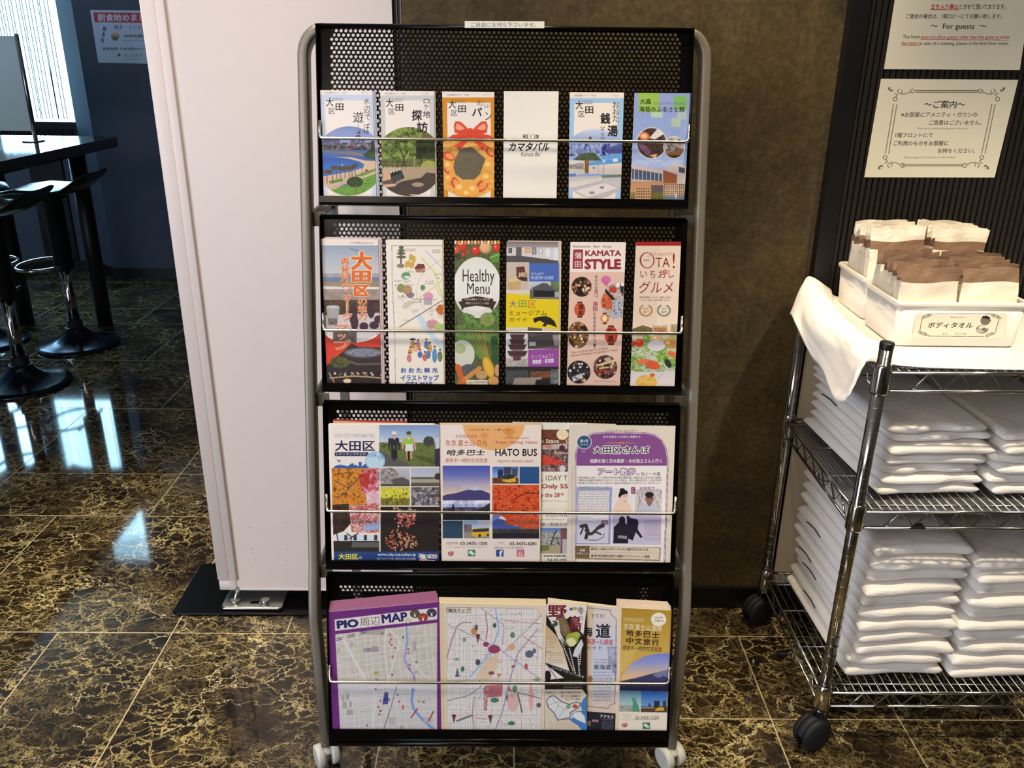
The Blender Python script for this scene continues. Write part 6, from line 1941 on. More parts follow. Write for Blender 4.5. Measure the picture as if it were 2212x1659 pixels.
s.t('木村浩之', 1424, 762, 1588, 806, (150, 84, 150), .02, halo=(240, 232, 236), hw=.07).t('さん', 1594, 784, 1636, 806, (150, 84, 150), .01, halo=(240, 232, 236), hw=.05)
s.g(s.P([(1150, 1056), (1652, 1060), (1645, 1362), (1148, 1352)]), 1060, 1352, [(190, 176, 200), (206, 196, 214)])
DK = (36, 34, 48)
s.f(s.P([(1165, 1180), (1215, 1130), (1280, 1130), (1320, 1180), (1310, 1345), (1160, 1345)]), DK).f(s.E(1250, 1108, 32, 40), DK).f(s.P([(1210, 1262), (1300, 1270), (1300, 1300), (1205, 1290)]), (150, 146, 150)).f(s.P([(1300, 1070), (1330, 1080), (1410, 1105), (1410, 1200), (1460, 1280), (1440, 1290), (1390, 1230), (1360, 1315), (1300, 1290)]), DK).f(s.E(1388, 1140, 30, 46), DK).l([(1310, 1075), (1330, 1150)], 28, DK)
s.micro(1480, 1100, 1640, 1320, 10, (110, 96, 120), 254, .7)
s.f(s.P([(772, 1368), (1648, 1385), (1640, 1526), (768, 1505)]), (150, 126, 96)).f(s.P([(918, 1375), (1635, 1390), (1628, 1512), (916, 1495)]), (226, 206, 186)).g(s.P([(772, 1368), (918, 1370), (914, 1494), (768, 1490)]), 1368, 1494, [(120, 96, 62), (56, 44, 34)], True)
s.t('体験', 816, 1402, 872, 1428, W2, .01).t('できること', 784, 1436, 900, 1460, W2, .01).t('■ 池上～大森エリアをアーティスト目線でまちなかさんぽ', 934, 1388, 1518, 1416, (90, 70, 66), .01, 0, .015).t('■ 国の有形登録文化財での墨絵ライブペインティング鑑賞', 934, 1460, 1530, 1488, (90, 70, 66), .01, 0, .015).l([(920, 1438), (1620, 1446)], 4, (196, 160, 130))
s.l([(742, 560), (738, 1600)], 5, (196, 166, 176))
s.sheet('leaflet', 'newsletter with a purple arched title and wrestler pictures, rightmost of tier three', 'leaflet', 'third tier leaflets')
backs(TF, [(128, 100), (1190, 122), (1190, 1540), (128, 1530)], 'cream sheet peeking out behind the newsletter and day tour flyer', 'cream sheet behind the newsletter', [(0, 0)], n0=-.0135, col=(238, 230, 206))

# row four
cs = [(80, 222), (1105, 128), (1125, 1302), (120, 1297)]
s = rack_art(TG, cs, -.0055)
s.im[:] = (112, 44, 118)
s.f(s.P([(140, 292), (1085, 180), (1085, 290), (145, 396)]), (232, 220, 208))
s.f(s.P([(145, 428), (1085, 320), (1085, 1400), (195, 1400)]), (206, 196, 180))
mp = s.P([(150, 428), (1080, 322), (1082, 1400), (198, 1400)])
s.tex(mp, [(200, 190, 172), (212, 204, 188)], 120, 261)
s.g(mp & (s.Y > 890), 890, 1300, [(214, 208, 202), (206, 200, 194)])
rng = random.Random(8)
RO = (226, 220, 208)


def road(pts, w, c=RO):
    d = s.im.copy()
    s.l(pts, w, c)
    s.im[~mp] = d[~mp]


for k in range(16):
    a = rng.uniform(-.25, .15)
    y = 420 + k * 55
    road([(150, y + rng.uniform(-20, 20) + 60), (620, y + rng.uniform(-20, 20)), (1090, y - 60 + 470 * a)], 6)
for k in range(15):
    x = 190 + k * 62
    road([(x - 30, 330), (x + rng.uniform(-20, 20), 700), (x + 60 + rng.uniform(-20, 20), 1310)], 6)
road([(190, 420), (300, 620), (400, 800), (440, 880)], 26)
road([(620, 360), (600, 560), (625, 780), (630, 890)], 14)
road([(740, 500), (690, 660), (640, 840)], 14)
road([(640, 370), (780, 540), (960, 800), (1080, 900)], 12)
road([(500, 900), (510, 1100), (490, 1300)], 18)
road([(170, 955), (620, 905), (1090, 930)], 26, (222, 216, 214))
road([(800, 345), (810, 470), (800, 560), (785, 660), (820, 740), (870, 800), (880, 850)], 20, (148, 164, 214))
road([(862, 930), (850, 1040), (870, 1120), (920, 1180), (980, 1240), (1060, 1310)], 24, (130, 160, 206))
road([(712, 905), (650, 1130), (590, 1310)], 5, (60, 56, 60))
for x0, y0, x1, y1, c in ((405, 550, 480, 592, (170, 162, 168)), (480, 540, 548, 588, (164, 156, 164)), (280, 500, 310, 545, (184, 176, 170)), (860, 490, 890, 580, (176, 170, 166)), (205, 985, 230, 1040, (176, 168, 162)), (245, 975, 275, 1030, (176, 168, 162)), (215, 1050, 250, 1110, (176, 168, 162)), (275, 1045, 300, 1100, (176, 168, 162)), (250, 1120, 310, 1170, (176, 168, 162)), (380, 380, 600, 430, (176, 170, 158)), (640, 1190, 700, 1260, (190, 184, 180)), (960, 1190, 1040, 1240, (190, 184, 180)), (500, 770, 545, 800, (160, 176, 90)), (900, 1030, 930, 1055, (170, 186, 140)), (160, 560, 190, 600, (176, 190, 140)), (740, 1270, 780, 1300, (170, 186, 120))):
    s.f(mp & s.R(x0, y0, x1, y1), c)
s.f(s.P([(600, 960), (636, 965), (632, 1070), (580, 1075)]), (84, 80, 150)).t('PiO', 590, 1015, 652, 1045, (44, 40, 90), .03)
for x, y in ((580, 420), (652, 432), (660, 470), (650, 498), (663, 525), (698, 552), (675, 635), (452, 566), (525, 842), (518, 935), (562, 1040), (543, 1095), (552, 1165), (735, 1048), (438, 1268), (820, 565), (820, 600), (830, 710), (830, 745), (890, 775), (870, 830), (770, 1090), (770, 1110)):
    s.f(s.E(x, y, 10, 11), (176, 66, 60)).f(s.E(x, y - 1, 4, 4), (230, 210, 200))
for x, y in ((772, 456), (893, 683), (720, 985), (960, 1050), (562, 1132), (672, 800)):
    s.f(s.E(x, y, 10, 11), (70, 70, 90)).f(s.E(x, y - 1, 4, 4), (220, 214, 206))
s.l([(905, 1112), (845, 1195)], 12, (170, 66, 56)).l([(1052, 1138), (1005, 1225)], 12, (170, 66, 56))
for x, y in ((160, 470), (265, 440), (375, 405)):
    s.l([(x, y), (x + 55, y - 15)], 6, (70, 64, 64)).l([(x, y + 16), (x + 55, y + 1)], 6, (70, 64, 64))
for x0, y0, x1 in ((240, 664, 330), (305, 780, 370), (440, 640, 470), (710, 595, 760), (830, 420, 950), (680, 470, 740), (905, 690, 1040), (540, 820, 620), (540, 935, 640), (760, 950, 900), (730, 985, 850), (545, 1005, 600), (380, 1090, 430), (390, 1140, 480), (940, 1030, 1050), (785, 1095, 830), (560, 610, 610), (230, 955, 270), (900, 750, 950), (905, 790, 1040), (640, 770, 700)):
    s.micro(x0, y0 - 6, x1, y0 + 6, 1, (120, 108, 104), x0, .6, -.05)
NB = (44, 40, 100)
s.t('PIO', 158, 292, 362, 370, NB, .06, 0, -.1).t('周辺', 372, 268, 562, 346, (120, 112, 110), -.01, 0, -.1).t('MAP', 572, 232, 812, 316, NB, .04, 0, -.1)
for x, y, rx, c in ((880, 238, 46, (84, 82, 60)), (954, 272, 46, (160, 62, 52)), (1034, 230, 46, (60, 58, 76)), (816, 300, 30, (206, 200, 160))):
    s.f(s.E(x, y, rx, rx * .86), c).f(s.E(x, y + rx * .35, rx * .2, rx * .36), (226, 218, 206)).micro(x - rx * .6, y - rx * .3, x + rx * .6, y, 1, (220, 212, 200), int(x), .7)
s.sheet('leaflet', 'purple-bordered area map leaflet at the front of its thick pile, leftmost in the bottom tier', 'leaflet', 'bottom tier leaflets')
backs(TG, [(80, 222), (1105, 128), (1125, 1302), (120, 1297)], 'purple-edged map copy fanned out behind the front area map', 'copies behind the purple area map', [(5, -30, -14), (10, -55, -24), (14, -80, -34), (18, -100, -46)], n0=-.007, step=.0016, col=(170, 108, 140), thick=.0012)

O4 = 390 / TG[2]
cs = [(1105, 142), (428 + O4, 160), (405 + O4, 1312), (1122, 1304)]
s = rack_art(TG, cs, -.0055)
s.im[:] = (226, 204, 160)
s.f(s.P([(1150, 150), (2300, 150), (2300, 1400), (1160, 1400)]), (230, 212, 184))
inner = s.P([(1170, 178), (2010, 185), (2025, 235), (2065, 270), (2040, 1400), (1225, 1400), (1215, 1290), (1175, 1255)])
s.f(inner, (240, 230, 220))
base = s.im.copy()
rng = random.Random(3)
GRID = (190, 184, 186)
for k in range(60):
    x = 1165 + k * 15.5
    a = .15 * math.sin(k * .35)
    s.l([(x, 180), (x + 60 * a + rng.uniform(-8, 8), 600), (x + 30 * a, 1310)], 2.4, GRID if k % 3 else (160, 154, 160))
for k in range(52):
    y = 190 + k * 22
    s.l([(1165, y + rng.uniform(-10, 10)), (1500, y + rng.uniform(-14, 14)), (2070, y + rng.uniform(-16, 16))], 2.4, GRID if k % 3 else (170, 160, 160))
for pts, w, c in (
        ([(1620, 180), (1655, 380), (1600, 540), (1500, 690), (1385, 825)], 16, (160, 190, 226)),
        ([(1165, 680), (1220, 480), (1270, 350), (1330, 315), (1400, 320)], 12, (176, 140, 144)),
        ([(1530, 230), (1550, 380), (1535, 470)], 10, (176, 130, 140)),
        ([(2060, 235), (1900, 400), (1700, 590), (1480, 470), (1190, 340)], 10, (180, 170, 176)),
        ([(1480, 180), (1700, 340), (1690, 520)], 6, (150, 144, 150)),
        ([(1690, 590), (1900, 740), (2060, 860)], 14, (190, 186, 210)),
        ([(2010, 380), (1830, 600), (1750, 860), (1690, 1130), (1620, 1310)], 12, (170, 156, 180)),
        ([(1165, 860), (1500, 850), (1800, 870), (2050, 890)], 8, (186, 176, 176)),
        ([(1180, 1040), (1380, 990), (1500, 900)], 8, (140, 130, 136)),
        ([(1430, 1000), (1410, 1150), (1430, 1310)], 10, (176, 150, 150)),
        ([(1440, 1200), (1540, 1210)], 6, (196, 90, 90)), ([(1880, 450), (2050, 560)], 6, (196, 110, 110)), ([(1700, 300), (2040, 330)], 6, (180, 120, 120))):
    s.l(pts, w, c)
s.f(inner & s.P([(1550, 640), (1660, 600), (1640, 740), (1560, 860), (1430, 830)]), (226, 196, 160), .8)
s.f(inner & s.P([(1530, 900), (1690, 890), (1680, 1000), (1560, 1010)]), (176, 80, 84), .75)
s.tex(inner & s.P([(1510, 920), (1560, 890), (1545, 1130), (1515, 1130)]), [(150, 70, 70), (226, 190, 180)], 16, 271, 1, 1, .9)
for x0, y0, x1, y1, c in ((1510, 500, 1560, 540, (140, 44, 90)), (1560, 530, 1660, 600, (150, 50, 90)), (1400, 370, 1450, 430, (196, 140, 60)), (1430, 340, 1460, 390, (90, 84, 90)), (1600, 325, 1630, 365, (40, 90, 70)), (1320, 460, 1350, 495, (120, 150, 110)), (1245, 645, 1285, 670, (120, 170, 100)), (1305, 725, 1335, 770, (50, 110, 80)), (1440, 660, 1480, 710, (70, 74, 80)), (1580, 1015, 1650, 1055, (60, 120, 90)), (1560, 770, 1610, 800, (130, 70, 84)), (1640, 790, 1670, 820, (226, 130, 70)), (1720, 990, 1750, 1040, (130, 76, 90)), (1740, 910, 1760, 950, (206, 110, 60)), (1735, 1050, 1760, 1110, (226, 130, 130)), (1900, 580, 1970, 640, (90, 86, 110)), (1965, 560, 1995, 600, (84, 96, 120)), (1760, 410, 1800, 460, (80, 130, 100)), (1890, 700, 1920, 750, (196, 80, 80)), (1770, 715, 1800, 735, (150, 70, 70)), (1745, 520, 1800, 570, (226, 160, 110)), (1780, 900, 1820, 960, (100, 140, 90)), (1735, 970, 1830, 1130, (222, 180, 170)), (1930, 900, 1970, 1120, (230, 170, 160)), (1740, 1230, 1800, 1265, (60, 110, 84)), (2000, 1060, 2040, 1100, (90, 80, 90)), (1980, 830, 2030, 860, (120, 150, 120))):
    s.f(inner & s.E((x0 + x1) / 2, (y0 + y1) / 2, (x1 - x0) * .56, (y1 - y0) * .56), c, .9)
for x, y in ((1460, 470), (1240, 1210), (1575, 1215)):
    s.f(inner & s.P([(x - 18, y - 35), (x + 18, y - 35), (x, y + 45)]), (110, 60, 60)).f(s.E(x, y - 32, 20, 14), (110, 60, 60))
s.f(inner & s.P([(1250, 820), (1290, 820), (1272, 730)]), (90, 96, 130))
for k in range(14):
    t = k / 13
    s.l([(1740 + 300 * t, 940 + 80 * t), (1752 + 300 * t, 943 + 80 * t)], 7, (44, 40, 40))
    if k < 10:
        s.f(inner & s.E(1830 + 4 * k, 980 + 18 * k, 9, 6, .6), (50, 60, 54))
s.l([(1270, 1225), (1405, 1175)], 18, (130, 120, 124))
rng = random.Random(9)
for k in range(120):
    x, y = rng.uniform(1180, 2030), rng.uniform(210, 1290)
    c = rng.choice(((150, 70, 70), (90, 84, 90), (226, 110, 80), (206, 90, 90), (84, 110, 90), (110, 100, 110)))
    if k % 3:
        s.micro(x, y, x + rng.uniform(24, 74), y + 10, 1, c, k, .75)
    else:
        s.f(inner & s.E(x, y, 5, 5), c)
s.im[~inner] = base[~inner]
s.l([(1172, 182), (2010, 188), (2022, 235), (2062, 270)], 4, (196, 160, 120)).l([(1172, 182), (1175, 1255), (1215, 1290), (1222, 1400)], 4, (206, 176, 140)).l([(2062, 270), (2040, 1300)], 4, (206, 176, 140))
s.f(s.R(1172, 180, 1394, 230), (90, 80, 76)).f(s.R(1177, 184, 1389, 226), (236, 222, 200)).t('蒲田マップ', 1182, 190, 1384, 222, (70, 60, 60), .03, -.2)
s.sheet('leaflet', 'cream street map leaflet with dense roads, second in the bottom tier', 'leaflet', 'bottom tier leaflets')
backs(TG, [(1105, 142), (428 + O4, 160), (405 + O4, 1312), (1122, 1304)], 'cream copy peeking out above the dense street map', 'copies behind the street map', [(-3, -30), (-4, -58)], n0=-.007, step=.0014, col=(240, 222, 180))

cs = [(430, 150), (800, 155), (803, 1320), (408, 1314)]
s = rack_art(TH, cs, -.0055)
s.im[:] = (34, 28, 26)
PB = (236, 226, 214)
s.f(s.P([(425, 130), (810, 130), (790, 260), (770, 430), (700, 360), (650, 260), (560, 330), (480, 330), (430, 250)]), PB).f(s.P([(425, 340), (520, 440), (580, 560), (640, 765), (420, 690)]), (226, 206, 170)).g(s.P([(425, 340), (520, 440), (580, 560), (640, 765), (420, 690)]), 340, 760, [(206, 170, 120), (236, 224, 206)])
s.f(s.P([(470, 280), (520, 280), (560, 450), (600, 520), (540, 470)]), (226, 222, 216)).f(s.P([(690, 560), (750, 470), (770, 520), (720, 640), (670, 630)]), (214, 218, 220)).f(s.P([(415, 700), (590, 830), (415, 850)]), PB).l([(420, 690), (560, 890)], 8, (90, 100, 130)).f(s.E(440, 810, 30, 50), (34, 28, 26))
BN = (150, 122, 88)
s.f(s.P([(525, 250), (575, 245), (620, 300), (670, 420), (640, 450), (580, 450), (540, 360), (515, 300)]), (96, 78, 58)).tex(s.P([(535, 265), (570, 260), (610, 310), (655, 410), (640, 440), (590, 440), (555, 360), (530, 300)]), [BN, (120, 96, 68), (176, 146, 104)], 24, 281).f(s.P([(512, 300), (540, 300), (560, 420), (610, 510), (570, 480), (530, 400)]), (226, 214, 190)).f(s.E(560, 262, 36, 26), (130, 104, 76)).l([(520, 268), (498, 262)], 7, (60, 50, 40))
s.f(s.E(664, 470, 64, 62), (44, 40, 30)).f(s.E(664, 470, 60, 58), (160, 170, 60)).f(s.E(655, 500, 46, 40), (222, 222, 170)).f(s.E(702, 436, 40, 32), (168, 176, 64)).f(s.E(712, 434, 11, 10), (236, 232, 220)).f(s.E(713, 434, 6, 6), (30, 26, 24)).l([(738, 436), (762, 440)], 7, (90, 80, 60)).f(s.P([(600, 490), (570, 480), (600, 530), (640, 530)]), (110, 110, 60)).f(s.E(572, 475, 12, 12), (130, 170, 210))
RB = (120, 40, 46)
s.t('野', 440, 158, 618, 275, RB, .03).t('鳥', 632, 255, 752, 400, RB, .03).t('冬', 712, 176, 780, 244, (70, 84, 90), .01).t('の', 722, 255, 766, 300, (70, 84, 90)).f(s.E(690, 190, 24, 14), (196, 160, 60)).f(s.E(655, 196, 16, 14), (70, 110, 160))
s.f(s.E(500, 330, 34, 28), (70, 78, 70)).f(s.E(485, 320, 14, 10), PB)
for k, (x0, y0, n) in enumerate(((570, 500, 14), (640, 560, 12), (712, 540, 14), (750, 520, 10))):
    for q in range(n):
        s.f(s.E(x0 + q * (8 - k * 3.2), y0 + q * 20, 7, 8), (216, 210, 200))
s.micro(430, 440, 510, 560, 5, (150, 130, 110), 282, .7).micro(440, 590, 600, 700, 5, (130, 116, 104), 283, .7).t('サガ', 424, 578, 470, 598, (80, 66, 56))
for q, ch in enumerate('この冬町で見つけてみる?'):
    s.t(ch, 480 + q * 25, 722 + q * 8, 500 + q * 25, 744 + q * 8, (206, 200, 196))
s.micro(590, 850, 760, 930, 3, (190, 180, 170), 284, .7)
s.f(s.P([(405, 935), (760, 935), (800, 990), (805, 1400), (405, 1400)]), (222, 208, 184))
s.t('大田区には、多摩川や東京湾があり', 418, 950, 750, 976, (60, 50, 44)).t('鳥たちの居場所が', 560, 985, 745, 1008, (60, 50, 44)).t('たくさんある', 606, 1012, 738, 1034, (60, 50, 44))
s.f(s.P([(800, 990), (770, 1020), (740, 1080), (760, 1130), (700, 1140), (660, 1160), (680, 1200), (560, 1215), (640, 1215), (720, 1270), (760, 1320), (805, 1330)]), (70, 130, 190)).f(s.P([(425, 1040), (460, 995), (500, 990), (540, 1020), (580, 1050), (640, 1070), (700, 1050), (745, 1060), (730, 1100), (690, 1130), (650, 1150), (650, 1195), (570, 1215), (530, 1225), (500, 1160), (440, 1100)]), (60, 80, 110)).f(s.P([(433, 1040), (464, 1003), (498, 998), (536, 1028), (578, 1058), (640, 1078), (700, 1058), (735, 1066), (722, 1096), (684, 1124), (643, 1146), (643, 1190), (566, 1207), (534, 1215), (508, 1158), (448, 1096)]), (226, 226, 220)).f(s.P([(680, 1150), (740, 1140), (780, 1180), (790, 1250), (700, 1210), (670, 1180)]), (232, 230, 226)).f(s.E(692, 1090, 24, 18), (200, 70, 60)).f(s.E(630, 1095, 22, 20), (130, 170, 130))
for pts in ([(480, 1010), (540, 1090), (620, 1130)], [(530, 1210), (600, 1110), (680, 1080)], [(450, 1080), (560, 1040)], [(500, 1150), (560, 1050)]):
    s.l(pts, 4, (150, 150, 156))
s.l([(560, 1215), (640, 1214)], 7, (206, 150, 90)).micro(460, 1235, 740, 1320, 4, (150, 136, 120), 285, .6)
s.sheet('leaflet', 'black and white wild bird leaflet with two birds, third in the bottom tier', 'leaflet', 'bottom tier leaflets')

cs = [(730, 152), (1118, 185), (1092, 1326), (700, 1318)]
s = rack_art(TH, cs, -.009)
s.g(s.all(), 150, 1130, [(230, 214, 196), (206, 206, 222), (200, 206, 226), (222, 200, 180)])
s.g(s.P([(700, 150), (870, 150), (850, 700), (860, 1150), (700, 1150)]), 780, 880, [(222, 190, 140), (206, 196, 190)], True)
s.l([(820, 185), (1015, 205), (1022, 245), (1072, 285), (1058, 1065), (1010, 1080), (1000, 1110), (800, 1090)], 5, (90, 84, 96))
s.tex(s.P([(990, 540), (1110, 560), (1100, 900), (1000, 700)]), [(190, 196, 220), (120, 124, 150)], 36, 291, 1, 1, .7).f(s.P([(985, 545), (1100, 540), (1100, 556), (985, 560)]), (150, 156, 176)).l([(1000, 560), (1000, 650)], 7, (150, 156, 176)).l([(1060, 560), (1060, 650)], 7, (150, 156, 176)).tex(s.E(1070, 730, 40, 60), [(80, 84, 110), (170, 176, 200)], 20, 292).f(s.E(830, 840, 24, 34), (150, 110, 80)).l([(870, 500), (1100, 545)], 4, (170, 180, 196))
s.t('すすめ！', 840, 238, 968, 276, (70, 60, 70)).t('海', 770, 360, 852, 450, INKBLACK, .02).t('道', 882, 330, 1018, 462, (44, 40, 50), .025).t('美原－川崎宿', 800, 470, 1038, 526, (196, 50, 50), .01, 0, .04).t('ガイド', 790, 535, 945, 568, (50, 46, 56))
s.micro(870, 650, 1000, 700, 2, (110, 104, 120), 293, .8).t('東海道', 862, 704, 1022, 754, (60, 56, 74), .01).micro(860, 765, 1035, 1050, 10, (110, 104, 120), 294, .75)
s.f(s.P([(690, 1128), (1100, 1160), (1100, 1420), (690, 1420)]), (40, 38, 52)).t('アクセス', 922, 1170, 1048, 1200, (230, 224, 226), .02, 0, .06).t('美原', 848, 1212, 908, 1236, (216, 150, 160), .02, 0, .05).micro(940, 1205, 1045, 1310, 6, (170, 166, 180), 295, .7).f(s.R(806, 1225, 836, 1270), (150, 110, 60))
s.sheet('leaflet', 'pale lavender old road guide leaflet tucked behind the bird leaflet', 'leaflet', 'bottom tier leaflets')
backs(TH, [(440, 90), (1118, 172), (1092, 1326), (440, 1318)], 'cream sheet rising behind the bird leaflet', 'cream sheet behind the bird leaflet', [(0, 0), (1, 12)], n0=-.0110, step=.0014, col=(240, 226, 190))

cs = [(1120, 182), (1582, 208), (1536, 1332), (1092, 1328)]
s = rack_art(TH, cs, -.0055)
s.g(s.all(), 180, 620, [(176, 140, 50), (192, 156, 66), (206, 170, 84)])
s.tex(s.P([(1100, 580), (1260, 560), (1200, 700), (1100, 800)]), [(206, 172, 90), (222, 190, 110)], 16, 301)
C2 = s.P([(1105, 870), (1140, 780), (1220, 690), (1330, 630), (1450, 605), (1600, 600), (1600, 900), (1105, 900)])
s.g(C2, 605, 860, [(120, 136, 206), (150, 156, 206), (206, 180, 170), (240, 190, 110)])
s.f(s.P([(1100, 862), (1250, 830), (1400, 790), (1500, 765), (1600, 740), (1600, 955), (1100, 945)]), (64, 62, 106)).f(s.P([(1400, 800), (1480, 768), (1560, 750), (1560, 830), (1500, 810), (1460, 830)]), (120, 120, 160)).f(s.P([(1090, 885), (1600, 885), (1600, 955), (1090, 945)]), (40, 40, 74))
s.g(s.P([(1098, 945), (1302, 950), (1300, 1140), (1096, 1135)]), 945, 1090, [(90, 140, 170), (190, 210, 200)]).g(s.P([(1302, 950), (1545, 955), (1540, 1150), (1300, 1142)]), 955, 1090, [(50, 100, 180), (110, 160, 210)])
GRN = (84, 150, 124)
s.f(s.P([(1225, 1040), (1250, 1035), (1275, 1080), (1290, 1140), (1215, 1140), (1222, 1080)]), GRN).f(s.E(1240, 1030, 14, 18), GRN).l([(1225, 1045), (1216, 1000)], 9, GRN).f(s.E(1214, 996, 7, 9), (120, 170, 140)).tex(s.R(1100, 1080, 1220, 1138), [(190, 196, 190), (120, 130, 124)], 18, 302)
s.f(s.R(1300, 1090, 1540, 1145), (90, 62, 52)).f(s.R(1420, 1040, 1470, 1100), (50, 50, 64)).f(s.P([(1365, 1100), (1378, 1050), (1392, 1100)]), (44, 60, 90)).f(s.R(1500, 1040, 1530, 1100), (56, 60, 76)).f(s.P([(1430, 1120), (1460, 1100), (1510, 1102), (1512, 1130), (1430, 1134)]), BUSY).l([(1300, 1105), (1420, 1105)], 6, (190, 190, 180))
s.f(s.P([(1090, 1138), (1545, 1150), (1545, 1420), (1090, 1420)]), (240, 228, 206))
s.f(s.E(1462, 290, 70, 62), (240, 230, 216)).t('2020年', 1424, 262, 1500, 284, (150, 110, 70), .01).t('1月▶3月', 1420, 292, 1506, 314, (150, 110, 70), .01)
WY2 = (236, 220, 180)
s.t('东京观光伙伴', 1140, 278, 1322, 312, WY2, .0, 0, .06).t('东京.富士山.箱根', 1142, 336, 1494, 392, WY2, .012, 0, .05)
for k, ch in enumerate('哈多巴士'):
    s.t(ch, 1168 + k * 78, 386 + k * 6, 1232 + k * 78, 444 + k * 6, INKBLACK, .02)
for k, ch in enumerate('中文旅行'):
    s.t(ch, 1164 + k * 78, 456 + k * 6, 1230 + k * 78, 514 + k * 6, INKBLACK, .02)
s.t('感受不一样的东京旅游', 1130, 536, 1490, 582, (70, 54, 24), .0, 0, .05)
s.t('03-3435-1200', 1244, 1180, 1464, 1212, (110, 96, 90), .0).micro(1130, 1160, 1210, 1200, 2, (150, 140, 130), 303, .7).micro(1125, 1208, 1440, 1222, 1, (150, 140, 130), 304, .7)
s.f(s.E(1148, 1265, 27, 18), (190, 60, 46)).f(s.E(1150, 1266, 16, 10), (240, 228, 210)).f(s.E(1152, 1267, 8, 7), (50, 34, 30)).l([(1160, 1240), (1174, 1244), (1178, 1256)], 4, (222, 150, 60)).f(s.R(1314, 1240, 1382, 1300), (64, 124, 90)).f(s.E(1340, 1264, 18, 14), (232, 232, 220)).f(s.E(1360, 1278, 16, 12), (222, 226, 214))
s.sheet('leaflet', 'gold bus tour leaflet with a snow-capped mountain, at the front of the bottom right pile', 'leaflet', 'bottom tier leaflets')
backs(TH, [(1120, 182), (1582, 208), (1536, 1332), (1092, 1328)], 'copy fanned out behind the gold bus tour leaflet', 'copies behind the gold bus tour leaflet', [(-14, -26, 10), (-30, -46, 22), (-40, -66, 18), (-46, -82, 10)], n0=-.007, step=.0016, col=(226, 208, 186), thick=.0012)

# ------------------------------------------------------------------ notices, poster, stickers
A4N = np.array([0, -1., 0])
TN = (1780, 0, 432 / 1629)
cs = [(465, 642), (1582, 650), (1390, 1446), (328, 1444)]
s = Art(TN, cs, (0, 1.9905, 0), A4N, 1.0, (242, 228, 196))
GY = (110, 98, 84)
for a, b in (((748, 738), (1252, 738)), ((748, 752), (1252, 752)), ((640, 1338), (1125, 1338)), ((640, 1352), (1125, 1352)), ((566, 850), (500, 1250)), ((594, 850), (526, 1250)), ((1368, 850), (1284, 1250)), ((1394, 850), (1312, 1250))):
    s.l([a, b], 6, GY)


def curl(x, y, fx, fy):
    def ring(cx, cy, r, a0, a1):
        s.l([(x + fx * (cx + r * math.cos(t)), y + fy * (cy + r * math.sin(t))) for t in np.linspace(a0, a1, 12)], 6, GY)
    ring(150, 18, 16, 0, 6.3)
    s.l([(x + fx * 136, y + fy * 22), (x + fx * 100, y + fy * 40), (x + fx * 60, y + fy * 44)], 6, GY)
    ring(48, 20, 18, -.5, 4.5)
    ring(10, 84, 16, 0, 6.3)
    s.l([(x + fx * 14, y + fy * 68), (x + fx * 28, y + fy * 50), (x + fx * 6, y + fy * 34)], 6, GY)
    s.f(s.E(x - fx * 28, y + fy * 4, 24, 13, .6 * fx * fy), GY).f(s.E(x - fx * 22, y + fy * 2, 14, 6, .6 * fx * fy), (242, 228, 196))


curl(570, 724, 1, 1)
curl(1425, 724, -1, 1)
curl(488, 1366, 1, -1)
curl(1295, 1366, -1, -1)
BK = (60, 52, 48)
s.t('～ご案内～', 815, 818, 1152, 882, BK, .015, .12).t('※お部屋にアメニティ・ガウンの', 628, 912, 1248, 954, BK, .01, .12).t('ご用意はございません。', 855, 978, 1282, 1018, BK, .01, .12).t('There are no amenities and gowns in the room', 755, 1038, 1175, 1058, (100, 90, 80), 0, .12).t('1階フロントにて', 582, 1082, 885, 1120, BK, .01, .12).t('ご利用のものをお部屋に', 566, 1146, 1012, 1186, BK, .01, .12).t('お持ちください。', 926, 1208, 1228, 1246, BK, .01, .12).t('Please bring it from the front on the 1st floor', 650, 1274, 1072, 1292, (100, 90, 80), 0, .12)
s.sheet('notice_sheet', 'landscape notice with an ornamental scroll border taped to the ribbed cladding', 'notice', 'notices on the ribbed cladding', thick=.0006)
cs = [(690, -720), (1790, -720), (1595, 570), (488, 563)]
s = Art(TN, cs, (0, 1.9905, 0), A4N, 1.0, (242, 228, 196))
s.im[(s.Y < -20)] = (242, 228, 196)
RE = (196, 60, 44)
for k, ln in enumerate(('お客様へのお願い', 'ご宿泊者以外の方の客室への')):
    s.t(ln, 800, -230 + k * 120, 1500, -170 + k * 120, BK, .015, .12)
s.l([(910, -4), (1410, -4)], 5, RE)
s.t('立ち入り禁止', 870, 32, 1098, 76, RE, .03, .12).t('とさせて頂いております。', 1102, 34, 1482, 78, BK, .015, .12).l([(868, 78), (1096, 80)], 5, RE).t('ご面会の場合は、1階ロビーにてお願い致します。', 668, 112, 1450, 152, BK, .012, .12).t('～  For guests  ～', 868, 192, 1322, 248, BK, .012, .1)
s.t('The hotel', 642, 284, 778, 312, (90, 80, 72), .012, .12).t('does not allow guests other than the guest to enter', 786, 288, 1514, 322, RE, .014, .12).l([(784, 322), (1506, 326)], 4, RE).t('the room.', 630, 338, 766, 364, RE, .014, .12).l([(628, 368), (774, 370)], 4, RE).t('In case of a meeting, please in the first floor lobby.', 776, 340, 1502, 374, (90, 80, 72), .01, .12)
s.sheet('notice_sheet', 'tall notice with red-underlined lines above the scroll-bordered one', 'notice', 'notices on the ribbed cladding', thick=.0006)

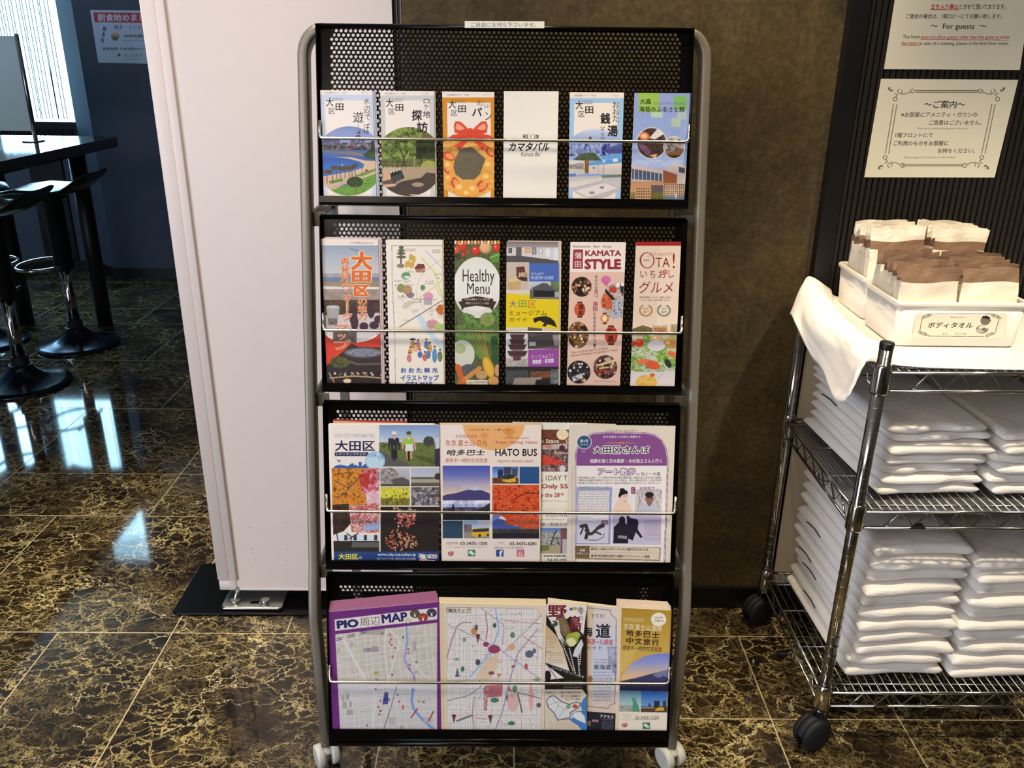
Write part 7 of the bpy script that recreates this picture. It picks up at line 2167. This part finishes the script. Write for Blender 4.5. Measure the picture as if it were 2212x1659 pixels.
TP = (0, 0, 420 / 1659)
cs = [(768, 84), (1408, 92), (1450, 548), (838, 534)]
s = Art(TP, cs, (0, FY - .001, 0), A4N, .8, (206, 214, 232))
s.f(s.P([(796, 106), (1400, 112), (1412, 196), (808, 190)]), (196, 70, 80))
s.t('朝食始めました', 832, 116, 1310, 182, (226, 222, 232), .03)
s.t('蕎麦・うどん ＋ごはん', 972, 214, 1380, 250, (70, 72, 90)).t('500円(税込)', 1056, 292, 1275, 326, (56, 60, 80), .02).t('営業時間  午前6時00分～午前9時30分', 874, 404, 1420, 430, (60, 64, 84), .015).micro(1050, 342, 1400, 356, 1, (60, 64, 84), 311, .8).t('すがきや', 1058, 458, 1222, 488, (120, 120, 150)).f(s.E(1016, 470, 12, 12), (150, 60, 70)).micro(1060, 498, 1225, 514, 1, (110, 114, 140), 312, .8)
s.f(s.E(983, 308, 36, 28), (150, 140, 130)).f(s.E(983, 300, 33, 20), (206, 170, 120)).f(s.P([(948, 310), (1018, 310), (1004, 345), (965, 345)]), (120, 110, 106))
for k, ch in enumerate('朝食処'):
    s.t(ch, 876 - k * 8, 225 + k * 48, 906 - k * 8, 268 + k * 48, (50, 52, 66), .02, 0, .2)
s.sheet('wall_poster', 'breakfast poster with a red headline on the dark slate wall', 'poster', thick=.0006)

TL = (1000, 30, 190 / 2212)
s = Art(TL, [(45, 178), (2050, 186), (2046, 360), (45, 352)], RK_P + RK_N * -.010, RK_N, .7, (250, 242, 214))
s.t('ご自由にお持ち下さいませ。', 198, 214, 1838, 328, (96, 84, 78), .0)
s.sheet('label_strip', None, None, parent=rack, thick=.0006)
ts = bpy.data.objects['label_strip']

TS_ = (1900, 600, 312 / 2212)
s = Art(TS_, [(570, 545), (1960, 545), (1905, 920), (510, 920)], (0, 1.6006, 0), A4N, .7, (236, 224, 196))
for a, b in (((850, 545), (1700, 550)), ((750, 893), (1600, 902)), ((652, 625), (616, 815)), ((1830, 635), (1775, 820))):
    s.l([a, b], 9, (70, 62, 56))
for x, y, q in ((720, 585, -.4), (1780, 590, .5), (665, 855, .5), (1690, 868, -.4)):
    for dx, dy, rx, ry in ((0, 0, 55, 22), (48, -12 if q < 0 else 12, 45, 16), (-40, 18 if q < 0 else -14, 36, 20)):
        s.f(s.E(x + dx, y + dy, rx, ry, q) & ~s.E(x + dx, y + dy, rx - 9, ry - 9, q), (110, 100, 88))
s.t('ボディタオル', 740, 680, 1432, 772, (60, 50, 46), .02, .25).t('Body towel', 1096, 592, 1296, 622, (80, 70, 62), 0, .1).t('毛巾', 960, 842, 1034, 872, (90, 80, 72)).t('바디 타올', 1156, 842, 1326, 872, (90, 80, 72))
s.f(s.E(1618, 660, 74, 66), (120, 110, 96)).f(s.P([(1560, 620), (1580, 588), (1640, 580), (1690, 604), (1692, 640), (1610, 622)]), (44, 36, 36)).f(s.E(1570, 790, 96, 66), (150, 140, 120)).f(s.E(1590, 760, 70, 30), (226, 214, 188)).f(s.E(1545, 810, 60, 26), (196, 186, 164)).f(s.E(1600, 790, 40, 26), (120, 112, 98)).f(s.E(1695, 655, 14, 14), (110, 100, 88))
s.sheet('sticker', None, None, parent=bpy.data.objects['plastic_bin'], thick=.0003)
